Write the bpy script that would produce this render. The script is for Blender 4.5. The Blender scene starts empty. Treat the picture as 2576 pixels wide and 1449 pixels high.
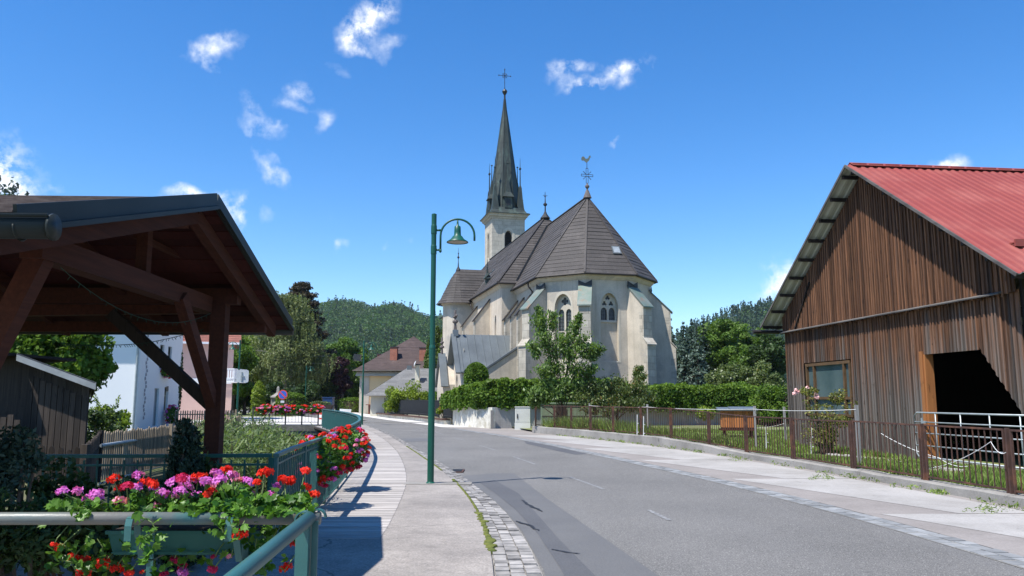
import bpy, math, random
import numpy as np
from math import radians as R, sin, cos, pi, atan2, sqrt
from mathutils import Matrix, Vector
from mathutils.geometry import tessellate_polygon

sc = bpy.context.scene
col = sc.collection
rnd = random.Random(7)
NR = np.random.default_rng(11)

# ------------------------------------------------------------------ camera
PITCH = R(7.93); FPX = 2000.0; CZ = 1.62
cam_d = bpy.data.cameras.new("camera"); cam = bpy.data.objects.new("camera", cam_d)
col.objects.link(cam); sc.camera = cam
cam.location = (0, 0, CZ); cam.rotation_euler = (R(90) + PITCH, 0, 0)
cam_d.sensor_width = 36; cam_d.lens = 36 * FPX / 2576; cam_d.clip_end = 6000; cam_d.clip_start = .05
sc.render.resolution_x = 1024; sc.render.resolution_y = 576

# ------------------------------------------------------------------ sun + sky
SUND = Vector((.41, .33, -1)).normalized()
sun_d = bpy.data.lights.new("sun", 'SUN'); sun = bpy.data.objects.new("sun", sun_d)
col.objects.link(sun)
sun_d.energy = 5.0; sun_d.angle = R(.5); sun_d.color = (1, .96, .9)
sun.rotation_euler = SUND.to_track_quat('-Z', 'Y').to_euler()
SUN_EL = math.asin(-SUND.z); SUN_AZ = atan2(-SUND.x, -SUND.y)

sc.view_settings.view_transform = 'Standard'; sc.view_settings.look = 'None'
sc.view_settings.exposure = 0.60; sc.view_settings.gamma = 1

def W(x, y, Y):
    """point of the place seen at overview pixel (x,y), at distance Y ahead of the viewer"""
    u = (x - 1288) / FPX; v = (724.5 - y) / FPX
    dy = cos(PITCH) - v * sin(PITCH); dz = sin(PITCH) + v * cos(PITCH)
    t = Y / dy
    return Vector((u * t, Y, CZ + dz * t))

world = bpy.data.worlds.new("World"); sc.world = world; world.use_nodes = True
nt = world.node_tree; nt.nodes.clear()
def wn(t, **k):
    n = nt.nodes.new(t)
    for a, b in k.items(): setattr(n, a, b)
    return n
def wl(a, b): nt.links.new(a, b)
sky = wn('ShaderNodeTexSky', sky_type='NISHITA', sun_disc=False, sun_elevation=SUN_EL, sun_rotation=SUN_AZ,
         altitude=500, air_density=1.0, dust_density=.1, ozone_density=3.0)
hs = wn('ShaderNodeHueSaturation'); hs.inputs['Saturation'].default_value = 1.34; hs.inputs['Hue'].default_value = .505; hs.inputs['Value'].default_value = 1.5
wl(sky.outputs[0], hs.inputs['Color'])
tc = wn('ShaderNodeTexCoord')
def wmath(op, a, b=None, c=None, clamp=False):
    n = wn('ShaderNodeMath', operation=op, use_clamp=clamp)
    for i, q in enumerate((a, b, c)):
        if q is None: continue
        if isinstance(q, (int, float)): n.inputs[i].default_value = q
        else: wl(q, n.inputs[i])
    return n.outputs[0]
# clouds: small cumulus puffs in the directions where they float
nz = wn('ShaderNodeTexNoise'); nz.inputs['Scale'].default_value = 34; nz.inputs['Detail'].default_value = 9; nz.inputs['Roughness'].default_value = .66
wl(tc.outputs['Generated'], nz.inputs['Vector'])
nz2 = wn('ShaderNodeTexNoise'); nz2.inputs['Scale'].default_value = 22; nz2.inputs['Detail'].default_value = 5
wl(tc.outputs['Generated'], nz2.inputs['Vector'])
warp = wn('ShaderNodeVectorMath', operation='SUBTRACT'); wl(nz2.outputs['Color'], warp.inputs[0]); warp.inputs[1].default_value = (.5, .5, .5)
wsc = wn('ShaderNodeVectorMath', operation='SCALE'); wl(warp.outputs[0], wsc.inputs[0]); wsc.inputs['Scale'].default_value = .062
wad = wn('ShaderNodeVectorMath', operation='ADD'); wl(tc.outputs['Generated'], wad.inputs[0]); wl(wsc.outputs[0], wad.inputs[1])
CL = [ # px, py, half width, half height, tilt deg, strength
 (945,25,46,30,35,1.25),(915,75,40,34,40,1.25),(898,105,22,24,60,.8),(992,118,32,14,25,.55),(925,135,30,16,-30,.45),
 (550,92,34,12,20,.85),(530,125,42,16,25,.8),(550,150,26,14,-55,.55),(492,118,20,10,-20,.45),
 (757,238,22,24,70,.75),(742,285,14,32,75,.45),(648,295,46,18,-35,.5),(640,325,30,12,-20,.45),(700,318,22,9,0,.4),
 (826,304,26,18,15,.6),(815,335,16,14,60,.32),(688,430,44,16,-48,.75),(845,172,36,16,-20,.25),
 (1395,178,40,20,30,.8),(1450,160,34,14,10,.55),(1415,205,14,14,60,.5),(1515,190,70,15,18,1.0),(1575,172,30,22,15,.95),(1460,212,34,10,15,.7),
 (15,420,46,46,0,1.2),(28,480,40,26,0,1.2),(-25,445,40,60,0,1.2),(125,468,28,10,0,.35),
 (470,500,42,20,0,1.3),(565,515,26,26,-50,1.2),(600,545,14,18,0,.9),(585,500,14,10,0,.4),(668,545,18,16,-60,.25),(655,655,20,8,0,.2),
 (852,610,14,10,50,.5),(975,600,12,8,0,.25),(1040,610,12,8,0,.2),(820,535,9,7,0,.15),(1551,370,14,6,0,.4),
 (1960,705,40,34,20,1.5),(1935,735,36,24,10,1.5),(2000,690,36,34,0,1.4),(2370,416,20,14,0,1.3),(2380,440,50,20,0,1.0)]
total = None
for (px, py, hw, hh, tilt, st) in CL:
    d = (W(px, py, 1.0) - Vector((0, 0, CZ))).normalized()
    rt = d.cross(Vector((0, 0, 1))).normalized(); up = rt.cross(d)
    a = R(tilt); ax = rt * cos(a) + up * sin(a); ay = -rt * sin(a) + up * cos(a)
    def dot(v):
        n = wn('ShaderNodeVectorMath', operation='DOT_PRODUCT'); wl(wad.outputs[0], n.inputs[0]); n.inputs[1].default_value = v
        return n.outputs['Value']
    sx = hw / FPX * 1.08; sy = hh / FPX * 1.08
    # squared distance in ellipse units
    A = wmath('POWER', wmath('ABSOLUTE', dot(ax / sx)), 2.0)
    B = wmath('MULTIPLY_ADD', wmath('POWER', wmath('ABSOLUTE', dot(ay / sy)), 2.0), 1.0, A)
    front = wmath('GREATER_THAN', dot(d), .5)
    g = wmath('MULTIPLY', wmath('MULTIPLY', wmath('EXPONENT', wmath('MULTIPLY', B, -1.1)), st), front)
    total = g if total is None else wmath('ADD', total, g)
cn = wmath('MULTIPLY_ADD', nz.outputs['Fac'], 3.4, -1.25)
mask = wmath('MULTIPLY_ADD', wmath('MULTIPLY', total, wmath('MAXIMUM', cn, 0.0)), .95, -.04, clamp=True)
mask = wmath('MINIMUM', mask, .90)
skyc = wn('ShaderNodeMixRGB'); wl(mask, skyc.inputs[0]); wl(hs.outputs[0], skyc.inputs[1]); skyc.inputs[2].default_value = (9.2, 9.4, 9.7, 1)
bg = wn('ShaderNodeBackground'); wl(skyc.outputs[0], bg.inputs[0]); bg.inputs[1].default_value = .093
wo = wn('ShaderNodeOutputWorld'); wl(bg.outputs[0], wo.inputs[0])

# ------------------------------------------------------------------ materials
class T:
    def __init__(s, name):
        s.m = bpy.data.materials.new(name); s.m.use_nodes = True; s.nt = s.m.node_tree; s.nt.nodes.clear()
        s.out = s.n('ShaderNodeOutputMaterial')
    def n(s, t, **k):
        x = s.nt.nodes.new(t)
        for a, b in k.items():
            if a[0] == '_': x.inputs[a[1:]].default_value = b
            else: setattr(x, a, b)
        return x
    def l(s, a, b): s.nt.links.new(a, b)
    def math(s, op, a, b=None, c=None, clamp=False):
        n = s.n('ShaderNodeMath', operation=op, use_clamp=clamp)
        for i, q in enumerate((a, b, c)):
            if q is None: continue
            if isinstance(q, (int, float)): n.inputs[i].default_value = q
            else: s.l(q, n.inputs[i])
        return n.outputs[0]
    def coord(s, stretch=(1, 1, 1)):
        tc = s.n('ShaderNodeTexCoord'); mp = s.n('ShaderNodeMapping'); mp.inputs['Scale'].default_value = stretch
        s.l(tc.outputs['Object'], mp.inputs[0]); return mp.outputs[0]
    def noise(s, vec, scale, detail=4, rough=.55):
        n = s.n('ShaderNodeTexNoise'); s.l(vec, n.inputs['Vector'])
        n.inputs['Scale'].default_value = scale; n.inputs['Detail'].default_value = detail; n.inputs['Roughness'].default_value = rough
        return n.outputs['Fac']
    def ramp(s, fac, a, b, lo=.35, hi=.65):
        r = s.n('ShaderNodeMapRange'); r.inputs['From Min'].default_value = lo; r.inputs['From Max'].default_value = hi; s.l(fac, r.inputs[0])
        return s.mix(r.outputs[0], a, b)
    def mr(s, fac, lo, hi, a=0., b=1.):
        r = s.n('ShaderNodeMapRange'); r.inputs['From Min'].default_value = lo; r.inputs['From Max'].default_value = hi
        r.inputs['To Min'].default_value = a; r.inputs['To Max'].default_value = b; s.l(fac, r.inputs[0]); return r.outputs[0]
    def mix(s, fac, a, b, mode='MIX'):
        m = s.n('ShaderNodeMixRGB', blend_type=mode)
        for i, q in enumerate((fac, a, b)):
            if isinstance(q, (int, float)): m.inputs[i].default_value = q
            elif isinstance(q, (tuple, list)): m.inputs[i].default_value = (*q[:3], 1)
            else: s.l(q, m.inputs[i])
        return m.outputs[0]
    def attr(s, name='rnd'):
        a = s.n('ShaderNodeAttribute', attribute_type='GEOMETRY', attribute_name=name); return a.outputs['Fac']
    def bump(s, h, strength, dist=.02):
        b = s.n('ShaderNodeBump'); b.inputs['Strength'].default_value = strength; b.inputs['Distance'].default_value = dist
        s.l(h, b.inputs['Height']); return b.outputs[0]
    def bsdf(s, c, rough=.8, metal=0., spec=.3, normal=None, trans=0):
        p = s.n('ShaderNodeBsdfPrincipled')
        if isinstance(c, (tuple, list)): p.inputs['Base Color'].default_value = (*c[:3], 1)
        else: s.l(c, p.inputs['Base Color'])
        p.inputs['Roughness'].default_value = rough; p.inputs['Metallic'].default_value = metal
        p.inputs['Specular IOR Level'].default_value = spec
        if normal is not None: s.l(normal, p.inputs['Normal'])
        s.l(p.outputs[0], s.out.inputs[0]); return p

def mk(name, c1, c2=None, scale=4, rough=.8, bump=0, bscale=None, metal=0, spec=.3, stretch=(1, 1, 1), attr=0, detail=5, lo=.35, hi=.65, c3=None, s3=.5, f3=.6, dist=.01):
    t = T(name); v = t.coord(stretch)
    c2 = c2 or tuple(x * .75 for x in c1)
    n1 = t.noise(v, scale, detail)
    c = t.ramp(n1, c1, c2, lo, hi)
    if c3:
        c = t.mix(t.mr(t.noise(v, s3, 5, .6), f3 - .08, f3 + .08), c, c3)
    if attr:
        c = t.mix(1.0, c, t.mr(t.attr(), 0, 1, 1 - attr, 1 + attr), 'MULTIPLY')
    nrm = None
    if bump: nrm = t.bump(t.noise(v, bscale or scale * 3, 4), bump, dist)
    t.bsdf(c, rough, metal, spec, nrm); return t.m

def foliage(name, dark, light, trans=.3, rough=.5, hue=.0, gloss=.25, yellow=None, ns=.9, nv=.28):
    t = T(name); a = t.attr(); v = t.coord()
    c = t.mix(a, dark, light)
    c = t.mix(1.0, c, t.mr(t.noise(v, ns, 3), .3, .7, 1 - nv, 1 + nv), 'MULTIPLY')
    if yellow: c = t.mix(t.mr(a, .93, .98), c, yellow)
    p = t.n('ShaderNodeBsdfPrincipled'); t.l(c, p.inputs['Base Color']); p.inputs['Roughness'].default_value = rough; p.inputs['Specular IOR Level'].default_value = gloss
    tr = t.n('ShaderNodeBsdfTranslucent'); t.l(t.mix(1.0, c, (1.25, 1.35, .5), 'MULTIPLY'), tr.inputs[0])
    m = t.n('ShaderNodeMixShader'); m.inputs[0].default_value = trans
    t.l(p.outputs[0], m.inputs[1]); t.l(tr.outputs[0], m.inputs[2]); t.l(m.outputs[0], t.out.inputs[0]); return t.m

def wood(name, c1, c2, grey=None, gfac=None, attr=.35, rough=.85, axis='z', knots=True):
    """weathered boards: grain runs along the axis"""
    st = {'z': (1, 1, .05), 'x': (.05, 1, 1), 'y': (1, .05, 1)}[axis]
    t = T(name); v = t.coord(st); v0 = t.coord()
    c = t.ramp(t.noise(v, 26, 6, .7), c1, c2, .3, .7)
    if grey:
        a = t.noise(v0, .35, 3)
        if gfac:
            sp = t.n('ShaderNodeSeparateXYZ'); t.l(v0, sp.inputs[0])
            a = t.math('ADD', t.math('MULTIPLY', a, .35), t.mr(sp.outputs['Z'], gfac[0], gfac[1], .75, 0.0))
            a = t.math('ADD', a, t.mr(t.noise(t.coord((6, 6, .25)), 1.0, 3), .3, .7, -.25, .25))
        c = t.mix(t.mr(a, .35, .75), c, grey)
    if knots:
        vz = t.n('ShaderNodeTexNoise'); t.l(t.coord((1, 1, .3)), vz.inputs['Vector']); vz.inputs['Scale'].default_value = 14; vz.inputs['Detail'].default_value = 2
        c = t.mix(t.mr(vz.outputs['Fac'], .66, .72, 0, .6), c, tuple(q * .3 for q in c2))
    c = t.mix(1.0, c, t.mr(t.attr(), 0, 1, 1 - attr, 1 + attr), 'MULTIPLY')
    t.bsdf(c, rough, 0, .25, t.bump(t.noise(v, 40, 4), .4, .005)); return t.m

def shingles(name, c1, c2, moss=None, u=2.2, attr=.22):
    """roof courses: the course steps are modelled, joints between the shingles are in the material"""
    t = T(name); v = t.coord()
    sp = t.n('ShaderNodeSeparateXYZ'); t.l(v, sp.inputs[0])
    fine = t.noise(t.coord((3, 3, .6)), 5, 4, .7)
    c = t.ramp(fine, c1, c2, .3, .7)
    c = t.mix(t.mr(t.noise(t.coord((.8, .8, .16)), 1.2, 5, .7), .5, .72, 0, .5), c, tuple(q * 1.65 for q in c1))
    if moss: c = t.mix(t.mr(t.noise(v, .5, 5), .55, .7, 0, .7), c, moss)
    c = t.mix(1.0, c, t.mr(t.attr(), 0, 1, 1 - attr, 1 + attr), 'MULTIPLY')
    t.bsdf(c, .75, 0, .3, t.bump(fine, .5, .02)); return t.m

def plaster(name, base, dark, patch=None, mscale=.35, streak=.6, bump=.25):
    t = T(name); v = t.coord()
    c = t.ramp(t.noise(v, mscale * 2, 7, .65), base, dark, .38, .68)
    c = t.mix(t.mr(t.noise(t.coord((2.2, 2.2, .14)), 1.3, 6, .7), .5, .72, 0, streak), c, tuple(q * .72 for q in dark))
    if patch: c = t.mix(t.mr(t.noise(v, mscale * 1.3, 6, .6), .57, .62, 0, .8), c, patch)
    c = t.mix(1.0, c, t.mr(t.noise(v, 14, 4), .3, .7, .93, 1.06), 'MULTIPLY')
    t.bsdf(c, .9, 0, .2, t.bump(t.noise(v, 9, 6), bump, .02)); return t.m

def brickish(name, c1, c2, mortar, bw=.9, bh=.42, ms=.015, rough=.9):
    t = T(name); v = t.coord(); sp = t.n('ShaderNodeSeparateXYZ'); t.l(v, sp.inputs[0])
    cb = t.n('ShaderNodeCombineXYZ'); t.l(t.math('ADD', sp.outputs[0], sp.outputs[1]), cb.inputs[0]); t.l(sp.outputs[2], cb.inputs[1])
    b = t.n('ShaderNodeTexBrick'); t.l(cb.outputs[0], b.inputs['Vector']); b.inputs['Scale'].default_value = 1
    b.inputs['Brick Width'].default_value = bw; b.inputs['Row Height'].default_value = bh; b.inputs['Mortar Size'].default_value = ms
    b.inputs['Color1'].default_value = (*c1, 1); b.inputs['Color2'].default_value = (*c2, 1); b.inputs['Mortar'].default_value = (*mortar, 1)
    c = t.mix(1.0, b.outputs['Color'], t.mr(t.noise(v, 1.5, 6, .7), .3, .7, .78, 1.15), 'MULTIPLY')
    t.bsdf(c, rough, 0, .2, t.bump(t.noise(v, 10, 5), .3, .02)); return t.m

M = {}
def asphalt():
    t = T('asphalt'); v = t.coord()
    big = t.noise(v, .35, 6, .6); fine = t.noise(v, 55, 3, .7)
    c = t.ramp(big, (.160, .153, .141), (.126, .121, .112), .35, .65)
    c = t.mix(1.0, c, t.mr(fine, .3, .7, .35, 1.65), 'MULTIPLY')
    c = t.mix(1.0, c, t.mr(t.noise(v, 13, 3), .3, .7, .88, 1.12), 'MULTIPLY')
    vo = t.n('ShaderNodeTexVoronoi'); t.l(v, vo.inputs['Vector']); vo.inputs['Scale'].default_value = 85
    sepc = t.n('ShaderNodeSeparateColor'); t.l(vo.outputs['Color'], sepc.inputs[0])
    c = t.mix(t.math('MULTIPLY', t.mr(sepc.outputs[0], .80, .86), t.mr(vo.outputs['Distance'], .45, .3)), c, (.40, .385, .35))
    c = t.mix(t.mr(t.noise(t.coord((1, .06, 1)), 1.1, 4), .52, .72, 0, .35), c, (.18, .176, .168))
    t.bsdf(c, .8, 0, .35, t.bump(fine, .5, .01)); return t.m
M['asphalt'] = asphalt()
def darkasphalt(n, c1, c2):
    t = T(n); v = t.coord(); fine = t.noise(v, 70, 3, .7)
    c = t.ramp(t.noise(v, .8, 6), c1, c2); c = t.mix(1.0, c, t.mr(fine, .3, .7, .78, 1.22), 'MULTIPLY')
    t.bsdf(c, .75, 0, .35, t.bump(fine, .3, .006)); return t.m
M['patch1'] = darkasphalt('asphalt_repair', (.112, .111, .109), (.13, .128, .124))
M['patch2'] = darkasphalt('asphalt_repair_dark', (.082, .082, .085), (.098, .098, .099))
M['tar'] = mk('tar', (.03, .03, .032), rough=.5)
def pavement():
    t = T('pavement'); v = t.coord(); fine = t.noise(v, 45, 4, .7)
    c = t.ramp(t.noise(v, .55, 7, .65), (.315, .285, .256), (.205, .187, .17), .36, .68)
    c = t.mix(1.0, c, t.mr(fine, .3, .7, .66, 1.34), 'MULTIPLY')
    c = t.mix(1.0, c, t.mr(t.noise(v, 11, 3), .3, .7, .9, 1.1), 'MULTIPLY')
    c = t.mix(t.mr(t.noise(v, 1.4, 6, .7), .58, .7, 0, .55), c, (.15, .138, .127))
    vo = t.n('ShaderNodeTexVoronoi', feature='DISTANCE_TO_EDGE'); vo.inputs['Scale'].default_value = .16
    wp = t.n('ShaderNodeMixRGB', blend_type='ADD'); wp.inputs[0].default_value = .45; t.l(v, wp.inputs[1])
    nn = t.n('ShaderNodeTexNoise'); t.l(v, nn.inputs['Vector']); nn.inputs['Scale'].default_value = 1.6; nn.inputs['Detail'].default_value = 6; t.l(nn.outputs['Color'], wp.inputs[2]); t.l(wp.outputs[0], vo.inputs['Vector'])
    c = t.mix(t.mr(vo.outputs['Distance'], .0022, .0008, 0, .65), c, (.09, .08, .07))
    t.bsdf(c, .88, 0, .25, t.bump(fine, .6, .01)); return t.m
M['pavement'] = pavement()
def concrete(n, a, b, st=.4):
    t = T(n); v = t.coord(); fine = t.noise(v, 38, 4, .7)
    c = t.ramp(t.noise(v, .6, 7, .7), a, b, .4, .7)
    c = t.mix(1.0, c, t.mr(fine, .3, .7, .84, 1.14), 'MULTIPLY')
    c = t.mix(t.mr(t.noise(v, 2.2, 6, .75), .6, .7, 0, st), c, tuple(q * .45 for q in b))
    t.bsdf(c, .9, 0, .2, t.bump(fine, .5, .008)); return t.m
M['slab'] = concrete('concrete_slab', (.37, .352, .33), (.26, .246, .226), .6)
M['verge'] = concrete('verge_paving', (.27, .245, .226), (.21, .19, .174), .4)
M['plaza'] = concrete('plaza_paving', (.55, .535, .51), (.45, .43, .41), .25)
M['oldcon'] = concrete('old_concrete', (.30, .285, .26), (.16, .15, .135), .7)
M['cobble'] = mk('cobble', (.34, .32, .295), (.20, .19, .18), 6, .85, .5, 30, attr=.3)
M['cobble2'] = mk('gutter_stone', (.26, .265, .262), (.19, .195, .195), 6, .8, .4, 30, attr=.25)
M['white'] = mk('road_paint', (.27, .27, .265), (.14, .14, .14), 14, .8, lo=.42, hi=.6)
M['lawn'] = mk('lawn_soil', (.12, .17, .045), (.18, .18, .08), 1.5, .95, .5, 20, c3=(.32, .29, .24), s3=.55, f3=.62)
M['earth'] = mk('earth', (.08, .10, .035), (.12, .11, .06), .8, .95, .5, 10)
M['grass'] = foliage('grass', (.09, .155, .03), (.26, .33, .08), .35)
M['water'] = mk('water', (.03, .045, .035), (.05, .06, .04), .6, .12, .15, 3, spec=.5)
M['moss'] = mk('moss', (.14, .15, .03), (.07, .09, .02), 12, .95, .6, 40)
def boards():
    t = T('boardwalk_planks'); v = t.coord((.25, 2, 1))
    c = t.ramp(t.noise(v, 9, 6, .7), (.46, .425, .39), (.27, .245, .225), .32, .7)
    c = t.mix(1.0, c, t.mr(t.attr(), 0, 1, .72, 1.22), 'MULTIPLY')
    t.bsdf(c, .85, 0, .25, t.bump(t.noise(v, 30, 4), .5, .006)); return t.m
M['plank'] = boards()
M['green'] = mk('green_paint', (.006, .07, .045), (.008, .085, .055), 3, .42, .05, 30, spec=.4)
M['rail'] = mk('railing_paint', (.028, .105, .098), (.038, .13, .12), 5, .45, .1, 40, spec=.5, c3=(.16, .12, .09), s3=5, f3=.70)
M['railworn'] = mk('worn_railing_paint', (.12, .145, .13), (.18, .155, .13), 3, .42, .25, 30, spec=.5, stretch=(.6, 1, 1), c3=(.05, .15, .14), s3=4, f3=.60)
M['lamp_in'] = mk('lamp_inside', (.55, .5, .42), (.4, .35, .3), 20, .5)
M['box'] = mk('planter_green', (.012, .085, .07), (.016, .10, .08), 4, .5, .05)
M['black'] = mk('dark_metal', (.025, .028, .032), (.035, .037, .04), 5, .45, spec=.4)
M['rust'] = mk('rusty_paint', (.055, .03, .023), (.09, .045, .032), 6, .7, .2, 40, c3=(.15, .065, .035), s3=3, f3=.62)
M['galv'] = mk('galvanised', (.30, .34, .345), (.40, .43, .43), 5, .45, .05, metal=.35)
M['greypost'] = wood('grey_post', (.33, .32, .30), (.2, .19, .18))
M['tapewhite'] = mk('white_tape', (.8, .8, .78), (.65, .65, .62))
M['barn'] = wood('barn_boards', (.185, .085, .042), (.040, .021, .014), grey=(.105, .092, .08), gfac=(.4, 4.6), attr=.55)
M['barnbat'] = wood('barn_battens', (.20, .095, .047), (.048, .026, .017), grey=(.115, .10, .087), gfac=(.4, 4.6), attr=.6)
M['vergetrim'] = mk('weathered_trim', (.13, .12, .11), (.07, .064, .06), 5, .8, stretch=(1, .2, 1))
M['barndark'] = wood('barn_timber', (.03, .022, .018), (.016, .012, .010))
M['jamb'] = wood('new_timber', (.38, .155, .05), (.25, .10, .035), attr=.1)
M['red'] = mk('red_sheet', (.25, .055, .047), (.215, .047, .041), .9, .6, .05, 20, spec=.2, attr=.05, c3=(.28, .08, .066), s3=.6, f3=.56)
M['under'] = mk('sheet_underside', (.46, .48, .43), (.40, .42, .38), 2, .5)
M['glass'] = mk('window_glass', (.045, .06, .062), (.07, .09, .09), 1.2, .08, spec=.8)
M['glassb'] = mk('milky_glass', (.05, .085, .09), (.09, .13, .13), 1.0, .12, spec=.8)
M['bronze'] = mk('bronze_frame', (.13, .075, .035), (.09, .055, .027), 4, .5)
M['church'] = plaster('church_plaster', (.57, .505, .41), (.43, .38, .305), patch=(.38, .35, .30))
M['churchN'] = plaster('nave_plaster', (.60, .52, .41), (.48, .41, .325), patch=(.56, .51, .43))
M['stone'] = brickish('ashlar', (.49, .45, .37), (.37, .335, .275), (.26, .24, .2), .55, .42, .012)
M['tower'] = brickish('tower_stone', (.54, .49, .40), (.47, .425, .35), (.34, .31, .26), .95, .45, .018)
M['shingle'] = shingles('church_shingles', (.080, .071, .065), (.046, .041, .038))
M['copper'] = mk('patinated_copper', (.055, .068, .060), (.034, .042, .039), .9, .55, .15, 8, metal=.2, stretch=(2, 2, .5), c3=(.085, .12, .10), s3=.8, f3=.60)
M['copper2'] = mk('green_copper', (.13, .19, .16), (.20, .22, .19), 1.5, .5, .1, 8, metal=.2, c3=(.25, .16, .10), s3=1.2, f3=.62)
M['zinc'] = mk('zinc', (.16, .18, .185), (.115, .13, .135), .8, .45, .1, 10, metal=.3)
M['iron'] = mk('iron', (.03, .035, .04), (.05, .05, .05), 6, .5, metal=.4)
M['gutter'] = mk('gutter_metal', (.035, .03, .028), (.05, .045, .04), 3, .5, metal=.3)
M['crossst'] = mk('dark_stone', (.10, .085, .08), (.16, .14, .13), 6, .9, .3)
M['leadglass'] = mk('leaded_glass', (.05, .055, .055), (.10, .105, .10), 9, .3, .3, 20, spec=.5)
M['housewhite'] = mk('white_render', (.82, .83, .83), (.78, .79, .8), .6, .9, .1, 20)
M['pink'] = mk('pink_render', (.68, .47, .40), (.62, .42, .36), .7, .9)
M['yellow'] = mk('yellow_render', (.80, .60, .33), (.74, .55, .31), .6, .9)
M['cream'] = mk('cream_render', (.66, .62, .50), (.58, .55, .44), .8, .9)
M['trim'] = mk('pale_trim', (.56, .51, .42), (.46, .42, .34), 1, .9)
M['roofbrown'] = shingles('brown_tiles', (.088, .062, .056), (.06, .043, .040), attr=.16)
M['roofgrey'] = shingles('grey_slates', (.20, .20, .195), (.13, .13, .13), attr=.22)
M['rooftile'] = shingles('red_tiles', (.26, .10, .07), (.18, .075, .06))
M['brick'] = brickish('chimney_brick', (.42, .13, .07), (.33, .10, .06), (.30, .22, .18), .25, .08, .01)
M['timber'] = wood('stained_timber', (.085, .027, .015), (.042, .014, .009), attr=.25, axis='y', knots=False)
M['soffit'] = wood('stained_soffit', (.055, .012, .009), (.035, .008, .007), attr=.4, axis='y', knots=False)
M['sheet'] = mk('dark_flashing', (.022, .028, .025), (.032, .038, .034), 2, .5, metal=.3)
M['pshingle'] = mk('pavilion_shingles', (.07, .05, .045), (.12, .095, .085), 10, .9, .5, 20)
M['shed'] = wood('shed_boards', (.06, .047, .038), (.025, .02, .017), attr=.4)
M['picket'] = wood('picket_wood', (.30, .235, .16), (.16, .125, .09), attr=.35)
M['zincbright'] = mk('bright_zinc', (.36, .37, .37), (.26, .27, .27), 3, .5, metal=.2)
M['bark'] = mk('bark', (.10, .075, .055), (.05, .038, .03), 12, .95, .8, 30, stretch=(1, 1, .25))
M['birchbark'] = mk('pale_bark', (.5, .48, .44), (.1, .09, .08), 5, .9, stretch=(1, 1, 3))
M['stem'] = mk('stem', (.16, .22, .07), (.12, .18, .06), 8, .7)
M['wallwhite'] = plaster('peeling_whitewash', (.72, .70, .62), (.48, .45, .37), patch=(.42, .39, .30), mscale=1.4, streak=.5, bump=.5)
M['wallgrey'] = plaster('grey_render', (.40, .385, .36), (.33, .31, .29), mscale=1.2)
M['rubble'] = mk('rubble_stone', (.16, .15, .13), (.08, .075, .065), 3, .95, .8, 8)
M['cabinet'] = mk('cabinet_grey', (.62, .62, .57), (.56, .56, .52), 3, .6)
M['shedgreen'] = mk('pale_green_metal', (.22, .28, .18), (.18, .24, .15), 2, .5)
M['hive'] = wood('orange_boards', (.50, .19, .06), (.34, .12, .04), attr=.2)
M['blue'] = mk('sign_blue', (.03, .10, .42), (.03, .1, .42), 3, .4)
M['signred'] = mk('sign_red', (.55, .06, .04), (.5, .06, .04), 3, .4)
M['signgrey'] = mk('sign_back', (.55, .58, .6), (.48, .5, .53), 3, .4, metal=.2)
M['containerblue'] = mk('blue_plastic', (.02, .06, .16), (.02, .05, .13), 3, .5)
M['carwhite'] = mk('car_paint', (.75, .76, .77), (.7, .7, .72), 3, .2, spec=.6)
M['rubber'] = mk('rubber', (.02, .02, .02), (.03, .03, .03), 5, .8)
M['lf_ivy'] = foliage('geranium_leaf', (.025, .085, .010), (.115, .235, .028), .3, .4)
M['f_red'] = foliage('petal_red', (.65, .015, .01), (.85, .05, .02), .25, .5, gloss=.2)
M['f_mag'] = foliage('petal_magenta', (.52, .06, .44), (.76, .24, .66), .3, .5, gloss=.2)
M['f_crim'] = foliage('petal_crimson', (.45, .01, .06), (.65, .03, .12), .25, .5, gloss=.2)
M['f_pink'] = foliage('petal_pink', (.75, .22, .38), (.85, .38, .5), .3, .5, gloss=.2)
M['lf_birch'] = foliage('birch_leaf', (.075, .105, .032), (.24, .27, .11), .3)
M['lf_dark'] = foliage('dark_leaf', (.018, .04, .012), (.055, .095, .025), .25)
M['lf_green'] = foliage('green_leaf', (.05, .11, .018), (.14, .22, .035), .3)
M['lf_lime'] = foliage('lime_leaf', (.09, .15, .015), (.26, .33, .04), .35)
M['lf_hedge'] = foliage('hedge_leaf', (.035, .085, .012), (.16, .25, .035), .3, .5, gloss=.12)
M['lf_cherry'] = foliage('cherry_leaf', (.055, .11, .025), (.20, .29, .08), .35, .4, gloss=.35)
M['lf_shrub'] = foliage('shrub_leaf', (.05, .085, .025), (.17, .21, .07), .3, .4, gloss=.4, yellow=(.22, .13, .04))
M['lf_willow'] = foliage('willow_leaf', (.07, .11, .035), (.22, .28, .12), .35, .5)
M['lf_purple'] = foliage('purple_leaf', (.022, .010, .014), (.085, .035, .045), .2)
M['lf_copper'] = foliage('copper_leaf', (.030, .028, .016), (.085, .062, .038), .2)
M['lf_spruce'] = foliage('spruce_needles', (.035, .065, .045), (.13, .185, .15), .1)
M['lf_thuja'] = foliage('thuja_scales', (.03, .06, .01), (.115, .165, .03), .15)
M['lf_conifer'] = foliage('dark_conifer', (.015, .035, .022), (.05, .08, .05), .1)
M['lf_wood'] = foliage('wood_canopy', (.024, .062, .010), (.08, .15, .025), .25, ns=.018, nv=.4)
M['lf_woodc'] = foliage('wood_conifers', (.015, .04, .014), (.045, .085, .033), .1, ns=.018, nv=.3)
M['lf_arte'] = foliage('grey_green_leaf', (.028, .055, .038), (.07, .115, .08), .2)
M['lf_rose'] = foliage('rose_leaf', (.10, .13, .03), (.28, .27, .08), .35)
M['lf_blanket'] = mk('forest_floor', (.03, .055, .018), (.018, .035, .012), .08, .95)
M['soil'] = mk('soil', (.03, .022, .016))
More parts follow.
